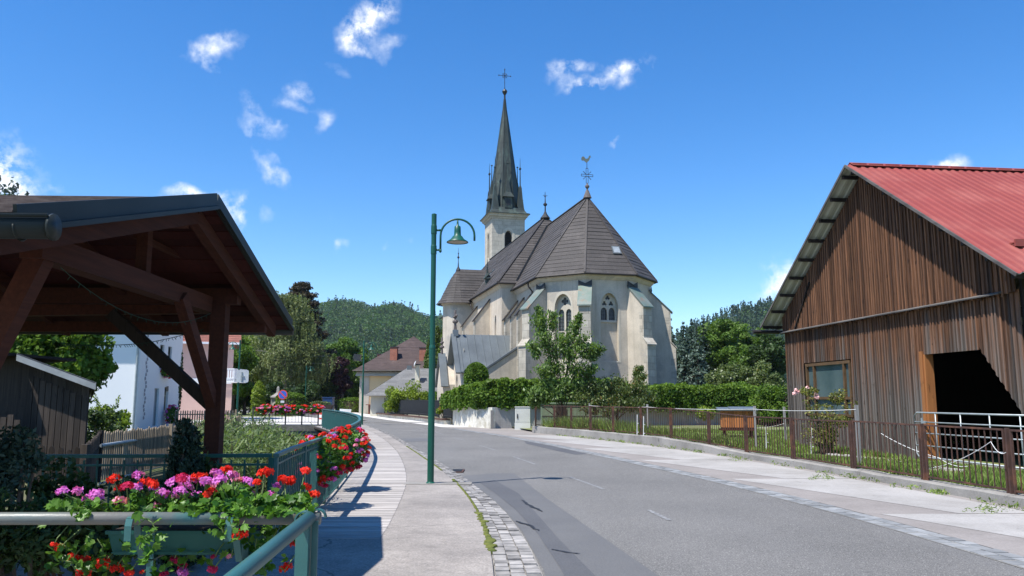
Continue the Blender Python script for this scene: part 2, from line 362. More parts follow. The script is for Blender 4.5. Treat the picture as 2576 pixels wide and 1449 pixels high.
M['curtain'] = mk('curtain', (.5, .5, .5))
M['f_pale'] = mk('pale_rose', (.8, .42, .42), (.85, .6, .55), 20)
M['sgraf'] = mk('sgraffito', (.28, .30, .36), (.4, .36, .34), 6)
M['bulb'] = mk('cable_green', (.02, .05, .03))

# ------------------------------------------------------------------ mesh building
MW = {}
def world_mat(o):
    return MW.get(o.name, Matrix.Identity(4)) if o is not None else Matrix.Identity(4)
def tag(o, label=None, cat=None, group=None, kind=None):
    if label: o['label'] = label
    if cat: o['category'] = cat
    if group: o['group'] = group
    if kind: o['kind'] = kind
    return o
def thing(name, label, cat, loc=(0, 0, 0), rz=0, group=None):
    o = bpy.data.objects.new(name, None); col.objects.link(o); o.empty_display_size = .2
    o.location = loc; o.rotation_euler = (0, 0, rz)
    MW[o.name] = Matrix.Translation(Vector(loc)) @ Matrix.Rotation(rz, 4, 'Z')
    return tag(o, label, cat, group)
def dup(root, loc, rz=0, label=None, group=None, scale=1):
    r = root.copy(); col.objects.link(r); r.location = loc; r.rotation_euler = (0, 0, rz); r.scale = (scale,) * 3
    if label: r['label'] = label
    if group: r['group'] = group
    for ch in list(root.children):
        c = ch.copy(); col.objects.link(c); c.parent = r
        for g in list(ch.children):
            d = g.copy(); col.objects.link(d); d.parent = c
    return r

class MB:
    def __init__(s): s.v = []; s.f = []; s.r = []; s.n = 0
    def add(s, vs, fs, r=None):
        vs = np.asarray(vs, float).reshape(-1, 3); b = s.n
        s.v.append(vs); s.n += len(vs)
        for f in fs: s.f.append(tuple(i + b for i in f))
        s.r.extend([rnd.random() if r is None else r] * len(fs)); return s
    def bulk(s, vs, k, r):
        """vs: (n*k,3) loose k-gons"""
        vs = np.asarray(vs, float).reshape(-1, 3); b = s.n; n = len(vs) // k
        s.v.append(vs); s.n += len(vs)
        idx = (np.arange(n * k) + b).reshape(n, k)
        s.f.extend(map(tuple, idx.tolist())); s.r.extend(list(r)); return s
    def box(s, c, d, rz=0, r=None, rx=0, ry=0):
        x, y, z = d[0] / 2, d[1] / 2, d[2] / 2
        p = [(-x, -y, -z), (x, -y, -z), (x, y, -z), (-x, y, -z), (-x, -y, z), (x, -y, z), (x, y, z), (-x, y, z)]
        m = Matrix.Translation(Vector(c)) @ Matrix.Rotation(rz, 4, 'Z') @ Matrix.Rotation(ry, 4, 'Y') @ Matrix.Rotation(rx, 4, 'X')
        return s.add([m @ Vector(q) for q in p], [(0, 3, 2, 1), (4, 5, 6, 7), (0, 1, 5, 4), (1, 2, 6, 5), (2, 3, 7, 6), (3, 0, 4, 7)], r)
    def b2(s, a, b, r=None):
        return s.box([(a[i] + b[i]) / 2 for i in range(3)], [abs(b[i] - a[i]) for i in range(3)], r=r)
    def beam(s, a, b, w, h, up=(0, 0, 1), r=None):
        a = Vector(a); b = Vector(b); d = (b - a).normalized(); sd = d.cross(Vector(up))
        if sd.length < 1e-4: sd = d.cross(Vector((0, 1, 0)))
        sd.normalize(); u = sd.cross(d).normalized()
        p = []
        for q in (a, b):
            for i, j in ((-1, -1), (1, -1), (1, 1), (-1, 1)): p.append(q + sd * (w / 2 * i) + u * (h / 2 * j))
        return s.add(p, [(0, 1, 2, 3), (7, 6, 5, 4), (0, 4, 5, 1), (1, 5, 6, 2), (2, 6, 7, 3), (3, 7, 4, 0)], r)
    def tube(s, path, r, n=8, cap=True, rv=None):
        path = [Vector(p) for p in path]; rs = r if isinstance(r, (list, tuple)) else [r] * len(path)
        ref = Vector((0, 0, 1)); vs = []
        d0 = (path[1] - path[0]).normalized()
        if abs(d0.z) > .9: ref = Vector((0, 1, 0))
        for i, p in enumerate(path):
            d = (path[min(i + 1, len(path) - 1)] - path[max(i - 1, 0)]).normalized()
            sd = d.cross(ref)
            if sd.length < 1e-3: sd = d.cross(Vector((1, 0, 0)))
            sd.normalize(); u = sd.cross(d).normalized()
            for k in range(n):
                a = 2 * pi * k / n; vs.append(p + (sd * cos(a) + u * sin(a)) * rs[i])
        fs = []
        for i in range(len(path) - 1):
            for k in range(n):
                k2 = (k + 1) % n; fs.append((i * n + k, i * n + k2, (i + 1) * n + k2, (i + 1) * n + k))
        if cap: fs.append(tuple(range(n - 1, -1, -1))); fs.append(tuple(range((len(path) - 1) * n, len(path) * n)))
        return s.add(vs, fs, rv)
    def lathe(s, c, prof, n=16, a0=0, r=None):
        c = Vector(c); vs = []; fs = []
        for (q, z) in prof:
            for k in range(n):
                a = a0 + 2 * pi * k / n; vs.append((c.x + q * cos(a), c.y + q * sin(a), c.z + z))
        for i in range(len(prof) - 1):
            for k in range(n):
                k2 = (k + 1) % n; fs.append((i * n + k, i * n + k2, (i + 1) * n + k2, (i + 1) * n + k))
        if prof[0][0] > 1e-4: fs.append(tuple(range(n - 1, -1, -1)))
        if prof[-1][0] > 1e-4: fs.append(tuple(range((len(prof) - 1) * n, len(prof) * n)))
        return s.add(vs, fs, r)
    def prism(s, poly, z0, z1, r=None):
        n = len(poly); vs = [(p[0], p[1], z0) for p in poly] + [(p[0], p[1], z1) for p in poly]
        fs = [tuple(range(n - 1, -1, -1)), tuple(range(n, 2 * n))] + [(i, (i + 1) % n, (i + 1) % n + n, i + n) for i in range(n)]
        return s.add(vs, fs, r)
    def extr(s, poly, off, r=None):
        """solid from a 3d polygon pushed by off"""
        off = Vector(off); a = [Vector(p) for p in poly]; n = len(a)
        vs = a + [p + off for p in a]
        fs = [tuple(range(n - 1, -1, -1)), tuple(range(n, 2 * n))] + [(i, (i + 1) % n, (i + 1) % n + n, i + n) for i in range(n)]
        return s.add(vs, fs, r)
    def poly(s, pts, r=None): return s.add(pts, [tuple(range(len(pts)))], r)
    def panel(s, o, ex, outer, holes, depth, r=None):
        """upright wall facet: o origin, ex horizontal unit; outer/holes lists of (u,z); depth: reveal vector inwards"""
        o = Vector(o); ex = Vector(ex); loops = [outer] + holes
        pts = [[Vector((u, z, 0)) for u, z in lp] for lp in loops]
        flat = [p for lp in loops for p in lp]
        tri = tessellate_polygon(pts)
        P = [o + ex * u + Vector((0, 0, z)) for u, z in flat]
        s.add(P, [tuple(t) for t in tri], r)
        for h in holes:
            q = [o + ex * u + Vector((0, 0, z)) for u, z in h]; dv = Vector(depth); n = len(q)
            s.add(q + [p + dv for p in q], [(i, (i + 1) % n, (i + 1) % n + n, i + n) for i in range(n)], r)
        return s
    def build(s, name, mat, parent=None, smooth=False, origin=None):
        me = bpy.data.meshes.new(name)
        V = np.concatenate(s.v) if s.v else np.zeros((0, 3))
        if parent is not None:
            inv = np.array(world_mat(parent).inverted()); V = V @ inv[:3, :3].T + inv[:3, 3]
        elif origin is not None: V = V - np.array(origin)
        nf = len(s.f)
        lt = np.fromiter((len(f) for f in s.f), int, nf)
        ls = np.concatenate(([0], np.cumsum(lt)[:-1])) if nf else lt
        me.vertices.add(len(V)); me.vertices.foreach_set('co', V.ravel())
        me.loops.add(int(lt.sum())); me.loops.foreach_set('vertex_index', np.fromiter((i for f in s.f for i in f), int, int(lt.sum())))
        me.polygons.add(nf); me.polygons.foreach_set('loop_start', ls); me.polygons.foreach_set('loop_total', lt)
        me.polygons.foreach_set('use_smooth', np.full(nf, smooth))
        me.update(calc_edges=True); me.validate()
        a = me.attributes.new('rnd', 'FLOAT', 'FACE')
        if len(me.polygons) == nf: a.data.foreach_set('value', np.array(s.r, float))
        me.materials.append(M[mat] if isinstance(mat, str) else mat)
        o = bpy.data.objects.new(name, me); col.objects.link(o)
        if parent is not None: o.parent = parent; MW[o.name] = world_mat(parent)
        elif origin is not None:
            o.location = origin; MW[o.name] = Matrix.Translation(Vector(origin))
        return o
def struct(o): o['kind'] = 'structure'; return o

def interp(tab):
    ys = [a for a, b in tab]; xs = [b for a, b in tab]
    return lambda y: float(np.interp(y, ys, xs))
def smoothc(tab):
    """smooth curve through a table (Y,X), extrapolating the ends"""
    f = interp(tab); return lambda y: (f(y - 1.2) + f(y - .6) + f(y) + f(y + .6) + f(y + 1.2)) / 5
RL = smoothc([(-12, .9), (2, .45), (7.6, .28), (9.8, .12), (12.2, -.17), (14.7, -.62), (17.6, -1.2), (21.1, -1.98), (26.3, -3.12), (33.9, -4.85), (42.9, -7.1), (51.2, -9.5), (62, -13.2), (75, -19), (90, -27), (120, -46)])
PV = smoothc([(-12, .4), (2, 0.02), (7.4, -.16), (8.8, -.22), (11, -.42), (12.8, -.64), (15, -.98), (17.3, -1.42), (20, -1.98), (24.9, -3.05), (32.9, -4.85), (41.5, -6.95), (48.5, -8.95), (62, -13.5), (75, -19.3), (90, -27.3), (120, -46.3)])
BR = smoothc([(-12, -1.3), (9.2, -1.47), (10.7, -1.58), (13, -1.76), (15.3, -1.98), (17.3, -2.26), (20.4, -2.75), (24.3, -3.45), (30, -4.65), (37.7, -6.5), (42.4, -7.75), (48, -9.5), (52, -11)])
BL = smoothc([(-12, -2.4), (8.2, -2.46), (12.5, -2.85), (16.8, -3.4), (20.8, -3.95), (22.7, -4.3), (27, -5.2), (32, -6.5), (38, -8.35), (44, -10.4), (50, -12.6)])
RRt = smoothc([(-12, 5.2), (3, 5.1), (7.9, 4.93), (9.3, 4.85), (11.6, 4.63), (15.4, 4.08), (19.1, 3.32), (23.9, 2.3), (28.8, 1.2), (33.4, 0), (37, -1.0), (40, -2.1), (48.8, -4.9), (61.8, -9.6), (75, -14), (90, -20), (120, -38)])
GU = lambda y: RRt(y) + .30 + .0 * y
FN = smoothc([(-12, 8.3), (9, 7.95), (12.6, 7.75), (14.7, 7.5), (17.1, 7.2), (19.7, 6.85), (22.2, 6.45), (24.4, 6.0), (29.2, 4.75), (32.8, 3.5), (36.7, 1.95), (39, .92), (40, .6)])
BK = smoothc([(-12, -5.2), (8, -5.2), (11, -5.4), (16, -7.5), (20, -8.0), (28, -9.6), (36, -12.2), (44, -15.6), (52, -19)])

# ------------------------------------------------------------------ ground
def terrain():
    xs = np.unique(np.concatenate([np.linspace(-1500, -60, 25), np.linspace(-60, -24, 25), np.arange(-24, 4, .3), np.linspace(4, 40, 20), np.linspace(40, 1500, 25)]))
    ys = np.unique(np.concatenate([np.linspace(-200, -10, 8), np.linspace(-10, 8, 20), np.arange(8, 56, .4), np.linspace(56, 200, 30), np.linspace(200, 2500, 20)]))
    mb = MB(); X, Y = np.meshgrid(xs, ys); Z = np.full_like(X, -.06)
    for j, y in enumerate(ys):
        if 8.2 <= y <= 54:
            a = BK(y); b = BL(y) + .35
            d = np.minimum(xs - a, b - xs)
            Z[j] = np.where(d > 0, -.06 - np.clip(d / .45, 0, 1) * 1.75, -.06)
    V = np.stack([X, Y, Z], -1).reshape(-1, 3); nx = len(xs)
    fs = [(j * nx + i, j * nx + i + 1, (j + 1) * nx + i + 1, (j + 1) * nx + i) for j in range(len(ys) - 1) for i in range(nx - 1)]
    mb.add(V, fs, .5); struct(mb.build('ground', 'earth'))
terrain()
def strip(name, fa, fb, y0, y1, z, mat, step=.8, zb=None, nx=1):
    ys = np.arange(y0, y1 + 1e-6, step); mb = MB(); v = []; fs = []
    for y in ys:
        a = fa(y); b = fb(y)
        for k in range(nx + 1):
            t = k / nx; v.append((a + (b - a) * t, y, z + ((zb - z) * t if zb is not None else 0)))
    w = nx + 1
    for j in range(len(ys) - 1):
        for k in range(nx): fs.append((j * w + k, j * w + k + 1, (j + 1) * w + k + 1, (j + 1) * w + k))
    mb.add(v, fs, .5); return struct(mb.build(name, mat))
strip('road', lambda y: RL(y) - .1, lambda y: RRt(y) + .1, -12, 118, 0, 'asphalt')
# left pavement, paved corner by the pavilion and its real step down to the road
mb = MB(); ys = np.arange(-12, 62, .8); v = []; fs = []
for y in ys:
    r = PV(y); v += [(BR(y) + (0 if y > 9.3 else -6.5), y, .05), (r, y, .05), (r + .02, y, -.02)]
for j in range(len(ys) - 1):
    fs += [(3 * j, 3 * j + 1, 3 * j + 4, 3 * j + 3), (3 * j + 1, 3 * j + 2, 3 * j + 5, 3 * j + 4)]
mb.add(v, fs, .5); struct(mb.build('pavement', 'pavement'))
struct(MB().box((-5, 8.75, -.9), (5.2, .9, 1.88)).build('quay_wall', 'oldcon'))
mb = MB(); mb.b2((-5.5, 54, -2), (-20, 54.3, .05)); struct(mb.build('channel_wall', 'oldcon'))
strip('stream', lambda y: BK(y) - .3, lambda y: BL(y) + .8, 8.8, 54, -1.62, 'water')
# cobbled kerb
def cobbles(name, fa, fb, y0, y1, rows, ln, z, mat, jit=.012):
    mb = MB(); y = y0
    while y < y1:
        for k in range(rows):
            yy = y + (ln / 2 if k % 2 else 0) + rnd.uniform(-.01, .01); a = fa(yy); b = fb(yy); w = (b - a) / rows
            dx = (fa(yy + .5) - fa(yy - .5)); rz = -atan2(dx, 1)
            mb.box((a + w * (k + .5), yy, z - .04 + rnd.uniform(-jit, jit)), (w * rnd.uniform(.86, .96), ln * rnd.uniform(.82, .95), .1), rz + rnd.uniform(-.05, .05))
        y += ln
    return struct(mb.build(name, mat))
cobbles('kerb', lambda y: PV(y) + .015, lambda y: RL(y), -2, 46, 3, .15, .03, 'cobble')
strip('kerb_joint', lambda y: PV(y), lambda y: RL(y) + .02, -4, 60, .018, 'oldcon')
cobbles('gutter', lambda y: RRt(y), lambda y: GU(y) + .08, 1, 44, 2, .24, .0, 'cobble2', .004)
strip('gutter_bed', lambda y: RRt(y) - .01, lambda y: GU(y) + .1, -10, 60, .005, 'oldcon')
strip('verge', lambda y: GU(y) + .06, lambda y: FN(y) - .1 if y < 39.5 else RRt(y) + 5, -10, 46, .012, 'verge')
# pale concrete slabs beside the fence with open joints
mb = MB()
ye = [4.5, 7.6, 11.55, 16.5, 21.5, 26.5, 31.5, 36]
for i in range(len(ye) - 1):
    a, b = ye[i] + .03, ye[i + 1] - .03; ys = np.linspace(a, b, 8); v = []; fs = []
    for k, y in enumerate(ys):
        t = (y - a) / (b - a)
        v += [(GU(y) + .15 + 1.15 * (1 - t) + .1, y + .0, .016), (FN(y) - .42, y, .016)]
    for k in range(7): fs.append((2 * k, 2 * k + 1, 2 * k + 3, 2 * k + 2))
    mb.add(v, fs, .5)
struct(mb.build('slabs', 'slab'))
strip('far_pavement', lambda y: RRt(y) + .0, lambda y: max(RRt(y) + 2, -4 + (50 - y) * .32), 46, 118, .014, 'plaza')
mb = MB(); mb.poly([(-60, 50, .03), (-9.6, 50, .03), (-13.5, 62, .03), (-27.5, 90, .03), (-60, 118, .03), (-80, 118, .03)]); struct(mb.build('square', 'plaza'))
mb = MB(); mb.poly([(-80, 66, .036), (-19, 72, .036), (-29, 90, .036), (-60, 118, .036), (-100, 118, .036)]); struct(mb.build('green_area', 'lawn'))
# asphalt repairs and paint
mb = MB(); v = []
Lp = [(RL(y) + .05, y) for y in (3, 6, 8, 10, 12, 14, 16, 17.2)]
mb.poly([(x, y, .004) for x, y in Lp] + [(-.4, 17.75, .004), (.05, 17.8, .004), (.55, 13.5, .004), (1.3, 8, .004), (1.95, 3, .004)]); struct(mb.build('road_repair', 'patch1'))
mb = MB(); mb.poly([(RL(y) + .22, y, .008) for y in (3, 6, 8, 10, 12, 14, 15.8)] + [(-.35, 16.3, .008), (.12, 14, .008), (.55, 9.5, .008), (.95, 6, .008), (1.15, 3, .008)]); struct(mb.build('dark_road_repair', 'patch2'))
mb = MB(); mb.poly([(RRt(31.5) - .02, 31.8, .004), (RRt(23.9) - .02, 24, .004), (1.85, 23.7, .004), (1.4, 25.4, .004), (.5, 29.5, .004)]); struct(mb.build('edge_repair', 'patch2'))
mb = MB(); mb.poly([(-4.6, 33.2, .004), (-3.4, 33.6, .004), (-3.1, 31.2, .004), (-4.0, 30.6, .004)]); struct(mb.build('square_repair', 'patch1'))
def squiggle(pts, w, z=.012):
    mb = MB(); n = 14; P = []
    for i in range(n):
        t = i / (n - 1) * (len(pts) - 1); k = min(int(t), len(pts) - 2); f = t - k
        P.append((pts[k][0] * (1 - f) + pts[k + 1][0] * f + rnd.uniform(-.02, .02), pts[k][1] * (1 - f) + pts[k + 1][1] * f))
    v = []
    for i, p in enumerate(P):
        q = w * (.35 + .65 * sin(pi * i / (n - 1))) * rnd.uniform(.7, 1.1); v += [(p[0] - q, p[1], z), (p[0] + q, p[1] + .02, z)]
    mb.add(v, [(2 * i, 2 * i + 1, 2 * i + 3, 2 * i + 2) for i in range(n - 1)], .5); return struct(mb.build('tar_seam', 'tar'))
squiggle([(.16, 13.1), (.28, 12.4), (.44, 11.8)], .03); squiggle([(.05, 10.9), (.2, 10.6), (.33, 10.1)], .026); squiggle([(.42, 8.9), (.58, 8.7), (.7, 8.65)], .024)

mb = MB()
for a, b in (((-6.6, 49.2), (-6.05, 47.5)), ((-5.3, 45.3), (-4.6, 42.9)), ((-3.85, 39.9), (-3.1, 36.9)), ((-2.45, 33.9), (-1.84, 31.6)), ((-1.13, 28.3), (-.53, 25.7)), ((.03, 22.9), (.59, 20.2)), ((1.21, 17), (1.66, 14.7)), ((2.0, 12.0), (2.12, 11.0))):
    w = .036; n = 6
    for i in range(n):
        t0 = i / n; t1 = (i + .96) / n
        p = [a[0] + (b[0] - a[0]) * t0, a[1] + (b[1] - a[1]) * t0]; q = [a[0] + (b[0] - a[0]) * t1, a[1] + (b[1] - a[1]) * t1]
        mb.add([(p[0] - w, p[1], .005), (p[0] + w, p[1], .005), (q[0] + w, q[1], .005), (q[0] - w, q[1], .005)], [(0, 1, 2, 3)])
struct(mb.build('road_markings', 'white'))
mb = MB(); mb.b2((-1.62, 17.95, .0), (-1.08, 18.6, .024))
g = mb.build('drain_grate', 'rust', origin=(-1.35, 18.3, 0)); tag(g, 'rusty iron drain grate in the kerb near the tall green lamp', 'drain')
mb = MB()
for k in range(5): mb.b2((-1.58, 18.02 + k * .115, .024), (-1.12, 18.07 + k * .115, .03))
gg = mb.build('bars', 'black', parent=g)
# moss in the kerb joint
mb = MB()
for y0, y1, w in ((4, 5, .03), (8.6, 9.3, .055), (9.3, 10.6, .03), (10.6, 11.4, .05), (11.4, 15.2, .016), (18, 27, .02), (15, 16, .04)):
    y = y0
    while y < y1:
        q = w * rnd.uniform(.3, 1.3)
        mb.lathe((PV(y) + rnd.uniform(-.3, .6) * w, y, .045), [(q * 1.2, -.02), (q, .012), (q * .4, .02), (0, .021)], 7); y += w * 1.1
tag(mb.build('moss', 'moss'), 'strip of moss growing in the kerb joint', 'moss', kind='stuff')

# ------------------------------------------------------------------ boardwalk
mb = MB(); y = 9.3
while y < 50:
    a = BL(y) - .02; b = BR(y); m = (BL(y + .3) + BR(y + .3) - BL(y - .3) - BR(y - .3)) / 2 / .6
    nrm = Vector((1, -m * .0, 0)); w = .115
    jl = rnd.uniform(-.015, .015)
    z = .055 + rnd.uniform(-.002, .002)
    sk = (RL(y + 1) - RL(y - 1)) / 2 * .35
    mb.add([(a, y - sk * (a - b) * 0, z), (b, y, z), (b, y + w, z), (a, y + w, z), (a, y, z - .04), (b, y, z - .04), (b, y + w, z - .04), (a, y + w, z - .04)],
           [(0, 1, 2, 3), (4, 7, 6, 5), (0, 4, 5, 1), (3, 2, 6, 7), (0, 3, 7, 4)])
    y += .128
bwk = mb.build('boardwalk', 'plank'); struct(bwk)
strip('boardwalk_frame', lambda y: BL(y) + .02, lambda y: BR(y) + .01, 9.3, 50, -.03, 'soil')
mb = MB(); ys = np.arange(9.2, 50, .8)
mb.tube([(BL(y) - .04, y, -.06) for y in ys], .07, 6); struct(mb.build('boardwalk_beam', 'barndark'))

# railing along the boardwalk
def railing(name, pts, label, z0=.12, top=1.05, post='black', barsp=.125, bay=2.0, mat='rail', flat=True, capw=.06):
    """pts: list of (x,y); one thing, bays of bars as panels, posts as parts"""
    P = [Vector((x, y, 0)) for x, y in pts]; L = [0]
    for a, b in zip(P, P[1:]): L.append(L[-1] + (b - a).length)
    def at(s):
        s = min(max(s, 0), L[-1] - 1e-6)
        for i in range(len(P) - 1):
            if s <= L[i + 1]: t = (s - L[i]) / (L[i + 1] - L[i]); return P[i].lerp(P[i + 1], t)
        return P[-1]
    t = thing(name, label, 'railing', (P[0].x, P[0].y, 0))
    nb = max(1, round(L[-1] / bay)); bl = L[-1] / nb
    tr = MB()
    n = max(2, int(L[-1] / .6))
    seg = [at(L[-1] * i / n) for i in range(n + 1)]
    for L_i in range(n): tr.beam(seg[L_i] + Vector((0, 0, top)), seg[L_i + 1] + Vector((0, 0, top)), capw, .035)
    tr.build('handrail', mat, t)
    for k in range(nb + 1):
        q = at(bl * k); MB().beam(q + Vector((0, 0, -.15)), q + Vector((0, 0, top - .02)), .045, .045).build('post', mat, t)
    for k in range(nb):
        pb = MB(); m = max(2, int(bl / barsp))
        a = at(bl * k); b = at(bl * (k + 1)); mid = at(bl * (k + .5))
        for (p, q) in ((a, mid), (mid, b)): pb.beam(p + Vector((0, 0, z0)), q + Vector((0, 0, z0)), .035, .02); pb.beam(p + Vector((0, 0, top - .09)), q + Vector((0, 0, top - .09)), .03, .02)
        for i in range(1, m):
            q = at(bl * (k + i / m)); pb.beam(q + Vector((0, 0, z0)), q + Vector((0, 0, top - .04)), .016, .016)
        pb.build('bar_panel', mat, t)
    return t
rp = [(-2.40, 8.25)] + [(BL(y) + .02, y) for y in np.arange(9.3, 44.2, .9)]
railing('boardwalk_railing', rp, 'green bar railing curving along the left edge of the boardwalk')
railing('quay_railing', [(-6.4, 8.05), (-5.2, 8.1), (-3.8, 8.15), (-2.44, 8.22)], 'green bar railing behind the pavilion post, above the stream, with shade put into its colour', mat='box')  # darker planter green puts the pavilion's shadow into the railing colour

# ------------------------------------------------------------------ leaves
def leafquads(P, size, N=None, aspect=.55, up=.3, rng=NR, droop=0, jitter=.35):
    """diamond leaves (4 verts) at points P with random directions; N outward normals bias"""
    n = len(P); d = rng.normal(size=(n, 3)); d[:, 2] -= droop; d /= np.linalg.norm(d, axis=1)[:, None]
    nn = rng.normal(size=(n, 3)) * .8
    if N is not None: nn += N * 1.0
    nn[:, 2] += up
    s = np.cross(d, nn); s /= np.linalg.norm(s, axis=1)[:, None] + 1e-9
    L = (size * (1 + jitter * rng.uniform(-1, 1, n)))[:, None]
    a = P - d * L * .5; b = P + s * L * aspect * .5; c = P + d * L * .5; e = P - s * L * aspect * .5
    return np.stack([a, b, c, e], 1).reshape(-1, 3)
def blob(n, c, r, rng=NR, shell=.45):
    """points in an ellipsoid, crowded to the outside"""
    u = rng.normal(size=(n, 3)); u /= np.linalg.norm(u, axis=1)[:, None]
    k = (shell + (1 - shell) * rng.random(n)) ** .8
    return np.array(c) + u * np.array(r) * k[:, None], u
def clumps(c, r, n, k, rng=NR, flat=.8, low=-.75):
    """n clump centres spread over the outside of a crown ellipsoid"""
    out = []
    while len(out) < n:
        u = rng.normal(size=3); u /= np.linalg.norm(u)
        if u[2] < low: continue
        q = rng.uniform(.35, .92); s = rng.uniform(.65, 1.25)
        out.append((np.array(c) + u * np.array(r) * q, np.array([k, k, k * flat]) * s))
    return out
def crown_mesh(cl, per, size, aspect=.55, up=.3, droop=0, rng=NR, dens=None):
    mb = MB()
    for (c, r) in cl:
        n = int(per * (r[0] * r[1] * r[2]) ** (2 / 3) / (size * size)) if dens else per
        P, N = blob(n, c, r, rng)
        tone = rng.uniform(0, .35)
        mb.bulk(leafquads(P, size, N, aspect, up, rng, droop), 4, np.clip(rng.random(n) * .65 + tone, 0, 1))
    return mb
def trunk_mesh(base, top, r0, cl, rng, nlimb=9, r1=.25):
    mb = MB(); base = Vector(base); top = Vector(top); pts = []
    for i in range(7):
        t = i / 6; p = base.lerp(top, t) + Vector((rng.uniform(-1, 1), rng.uniform(-1, 1), 0)) * r0 * .5 * (0 < i); pts.append(p)
    mb.tube(pts, [r0 * (1 - t / 6 * (1 - r1)) * (1.35 if t == 0 else 1) for t in range(7)], 8)
    idx = rng.permutation(len(cl))[:nlimb]
    for i in idx:
        c = Vector(cl[i][0]); h = min(max((c.z - base.z) / (top.z - base.z) * .75, .25), .95); a = base.lerp(top, h)
        m = a.lerp(c, .5) + Vector((0, 0, -.08 * (c - a).length)); rr = r0 * (1 - h * (1 - r1)) * .55
        mb.tube([a, m, c], [rr, rr * .6, rr * .2], 5)
    return mb
def tree(name, label, x, y, h, r, size, mat, seed=1, n=26, per=420, trunk=.22, bark='bark', base=.25, zr=None, droop=0, k=.38, aspect=.6, low=-.75, group=None, z0=0, cat='tree', up=.3, shiftx=0):
    g = np.random.default_rng(seed)
    zc = z0 + h * (base + (1 - base) / 2); rz = zr or h * (1 - base) / 2
    cl = clumps((x + shiftx, y, zc), (r, r, rz), n, r * k, g, low=low)
    t = thing(name, label, cat, (x, y, z0), group=group)
    crown_mesh(cl, per, size, aspect, up, droop, g).build('crown', mat, t)
    trunk_mesh((x, y, z0 - .1), (x + shiftx * .7, y, zc + rz * .45), trunk, cl, g).build('trunk', bark, t)
    return t
def conifer(name, label, x, y, h, r, mat, seed=1, tiers=22, size=.28, per=26, group=None, z0=0, droop=.35, dense=1.0, sparse=0):
    g = np.random.default_rng(seed); t = thing(name, label, 'tree', (x, y, z0), group=group); mb = MB(); br = MB()
    for i in range(tiers):
        f = i / (tiers - 1); zz = z0 + h * (.06 + .92 * f); rr = r * (1 - f) ** .85 * g.uniform(.85, 1.1) + .06
        nb = max(4, int((7 + 7 * (1 - f)) * dense))
        for k in range(nb):
            a = g.uniform(0, 2 * pi); L = rr * g.uniform(.72, 1.12); n = int(per * (.3 + L / r))
            s = g.uniform(.1, 1, n) ** .7
            wob = (1 - abs(s - .6)) * L * .17
            P = np.stack([x + cos(a) * L * s + g.normal(size=n) * wob * .7, y + sin(a) * L * s + g.normal(size=n) * wob * .7, zz - droop * L * s * s + L * .12 * s + g.normal(size=n) * .05 * L], 1)
            N = np.tile([cos(a) * .4, sin(a) * .4, .9], (n, 1))
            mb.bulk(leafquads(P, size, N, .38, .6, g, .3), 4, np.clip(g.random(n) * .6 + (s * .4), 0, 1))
            if L > .5: br.tube([(x, y, zz), (x + cos(a) * L * .8, y + sin(a) * L * .8, zz - droop * L * .6)], [.03, .01], 4)
    mb.build('needles', mat, t); br.tube([(x, y, z0 - .1), (x, y, z0 + h)], [.02 * h, .02], 7); br.build('trunk', 'bark', t)
    return t
def hedge_pts(path, hw, z0f, z1f, n, rng=NR):
    """points over the sides and the top of a hedge along a path; returns P,N"""
    P = [Vector((a, b, 0)) for a, b in path]; L = np.array([(b - a).length for a, b in zip(P, P[1:])]); cs = np.concatenate(([0], np.cumsum(L)))
    s = rng.random(n) * cs[-1]; X = np.interp(s, cs, [p.x for p in P]); Y = np.interp(s, cs, [p.y for p in P])
    i = np.clip(np.searchsorted(cs, s) - 1, 0, len(L) - 1)
    dx = np.array([(P[k + 1] - P[k]).normalized().x for k in range(len(L))])[i]; dy = np.array([(P[k + 1] - P[k]).normalized().y for k in range(len(L))])[i]
    z0 = np.array([z0f(q) for q in s / cs[-1]]); z1 = np.array([z1f(q) for q in s / cs[-1]])
    ang = rng.uniform(-.25 * pi, 1.25 * pi, n); cx = np.cos(ang); sz = np.sin(ang)
    q = 1 / np.maximum(np.abs(cx), np.abs(sz)) ** .75; k = rng.uniform(.72, 1.03, n)
    bump = 1 + .10 * np.sin(s * 3.1) * np.sin(s * 1.3 + 1) + .07 * np.sin(s * 7.3) + rng.normal(size=n) * .035
    off = hw * cx * q * k * bump; zz = (z0 + z1) / 2 + (z1 - z0) / 2 * sz * q * k * bump
    return np.stack([X + dy * off, Y - dx * off, zz], 1), np.stack([dy * cx, -dx * cx, sz], 1)

# ================================================================== CHURCH
CH = thing('church', 'stone church with steep shingled roof, polygonal apse and tall pointed spire', 'church', (5.17, 53.15, 0), R(14.03))
CM = world_mat(CH)
def C(x, y, z): return CM @ Vector((x, y, z))
def Cd(x, y, z=0): return CM.to_3x3() @ Vector((x, y, z))
def arch(u0, u1, z0, zs, rise, n=8):
    """pointed arch outline: u0..u1 wide, sill z0, spring zs, apex zs+rise"""
    w = u1 - u0; p = [(u0, z0), (u1, z0), (u1, zs)]
    for i in range(1, n): t = i / n; p.append((u1 - w / 2 * (1 - cos(t * pi / 2)) ** 1.0 * 1, zs + rise * sin(t * pi / 2) ** .92)) 
    p.append(((u0 + u1) / 2, zs + rise))
    for i in range(n - 1, 0, -1): t = i / n; p.append((u0 + w / 2 * (1 - cos(t * pi / 2)), zs + rise * sin(t * pi / 2) ** .92))
    p.append((u0, zs)); return p
def circle(u, z, r, n=12): return [(u + r * cos(2 * pi * i / n), z + r * sin(2 * pi * i / n)) for i in range(n)]
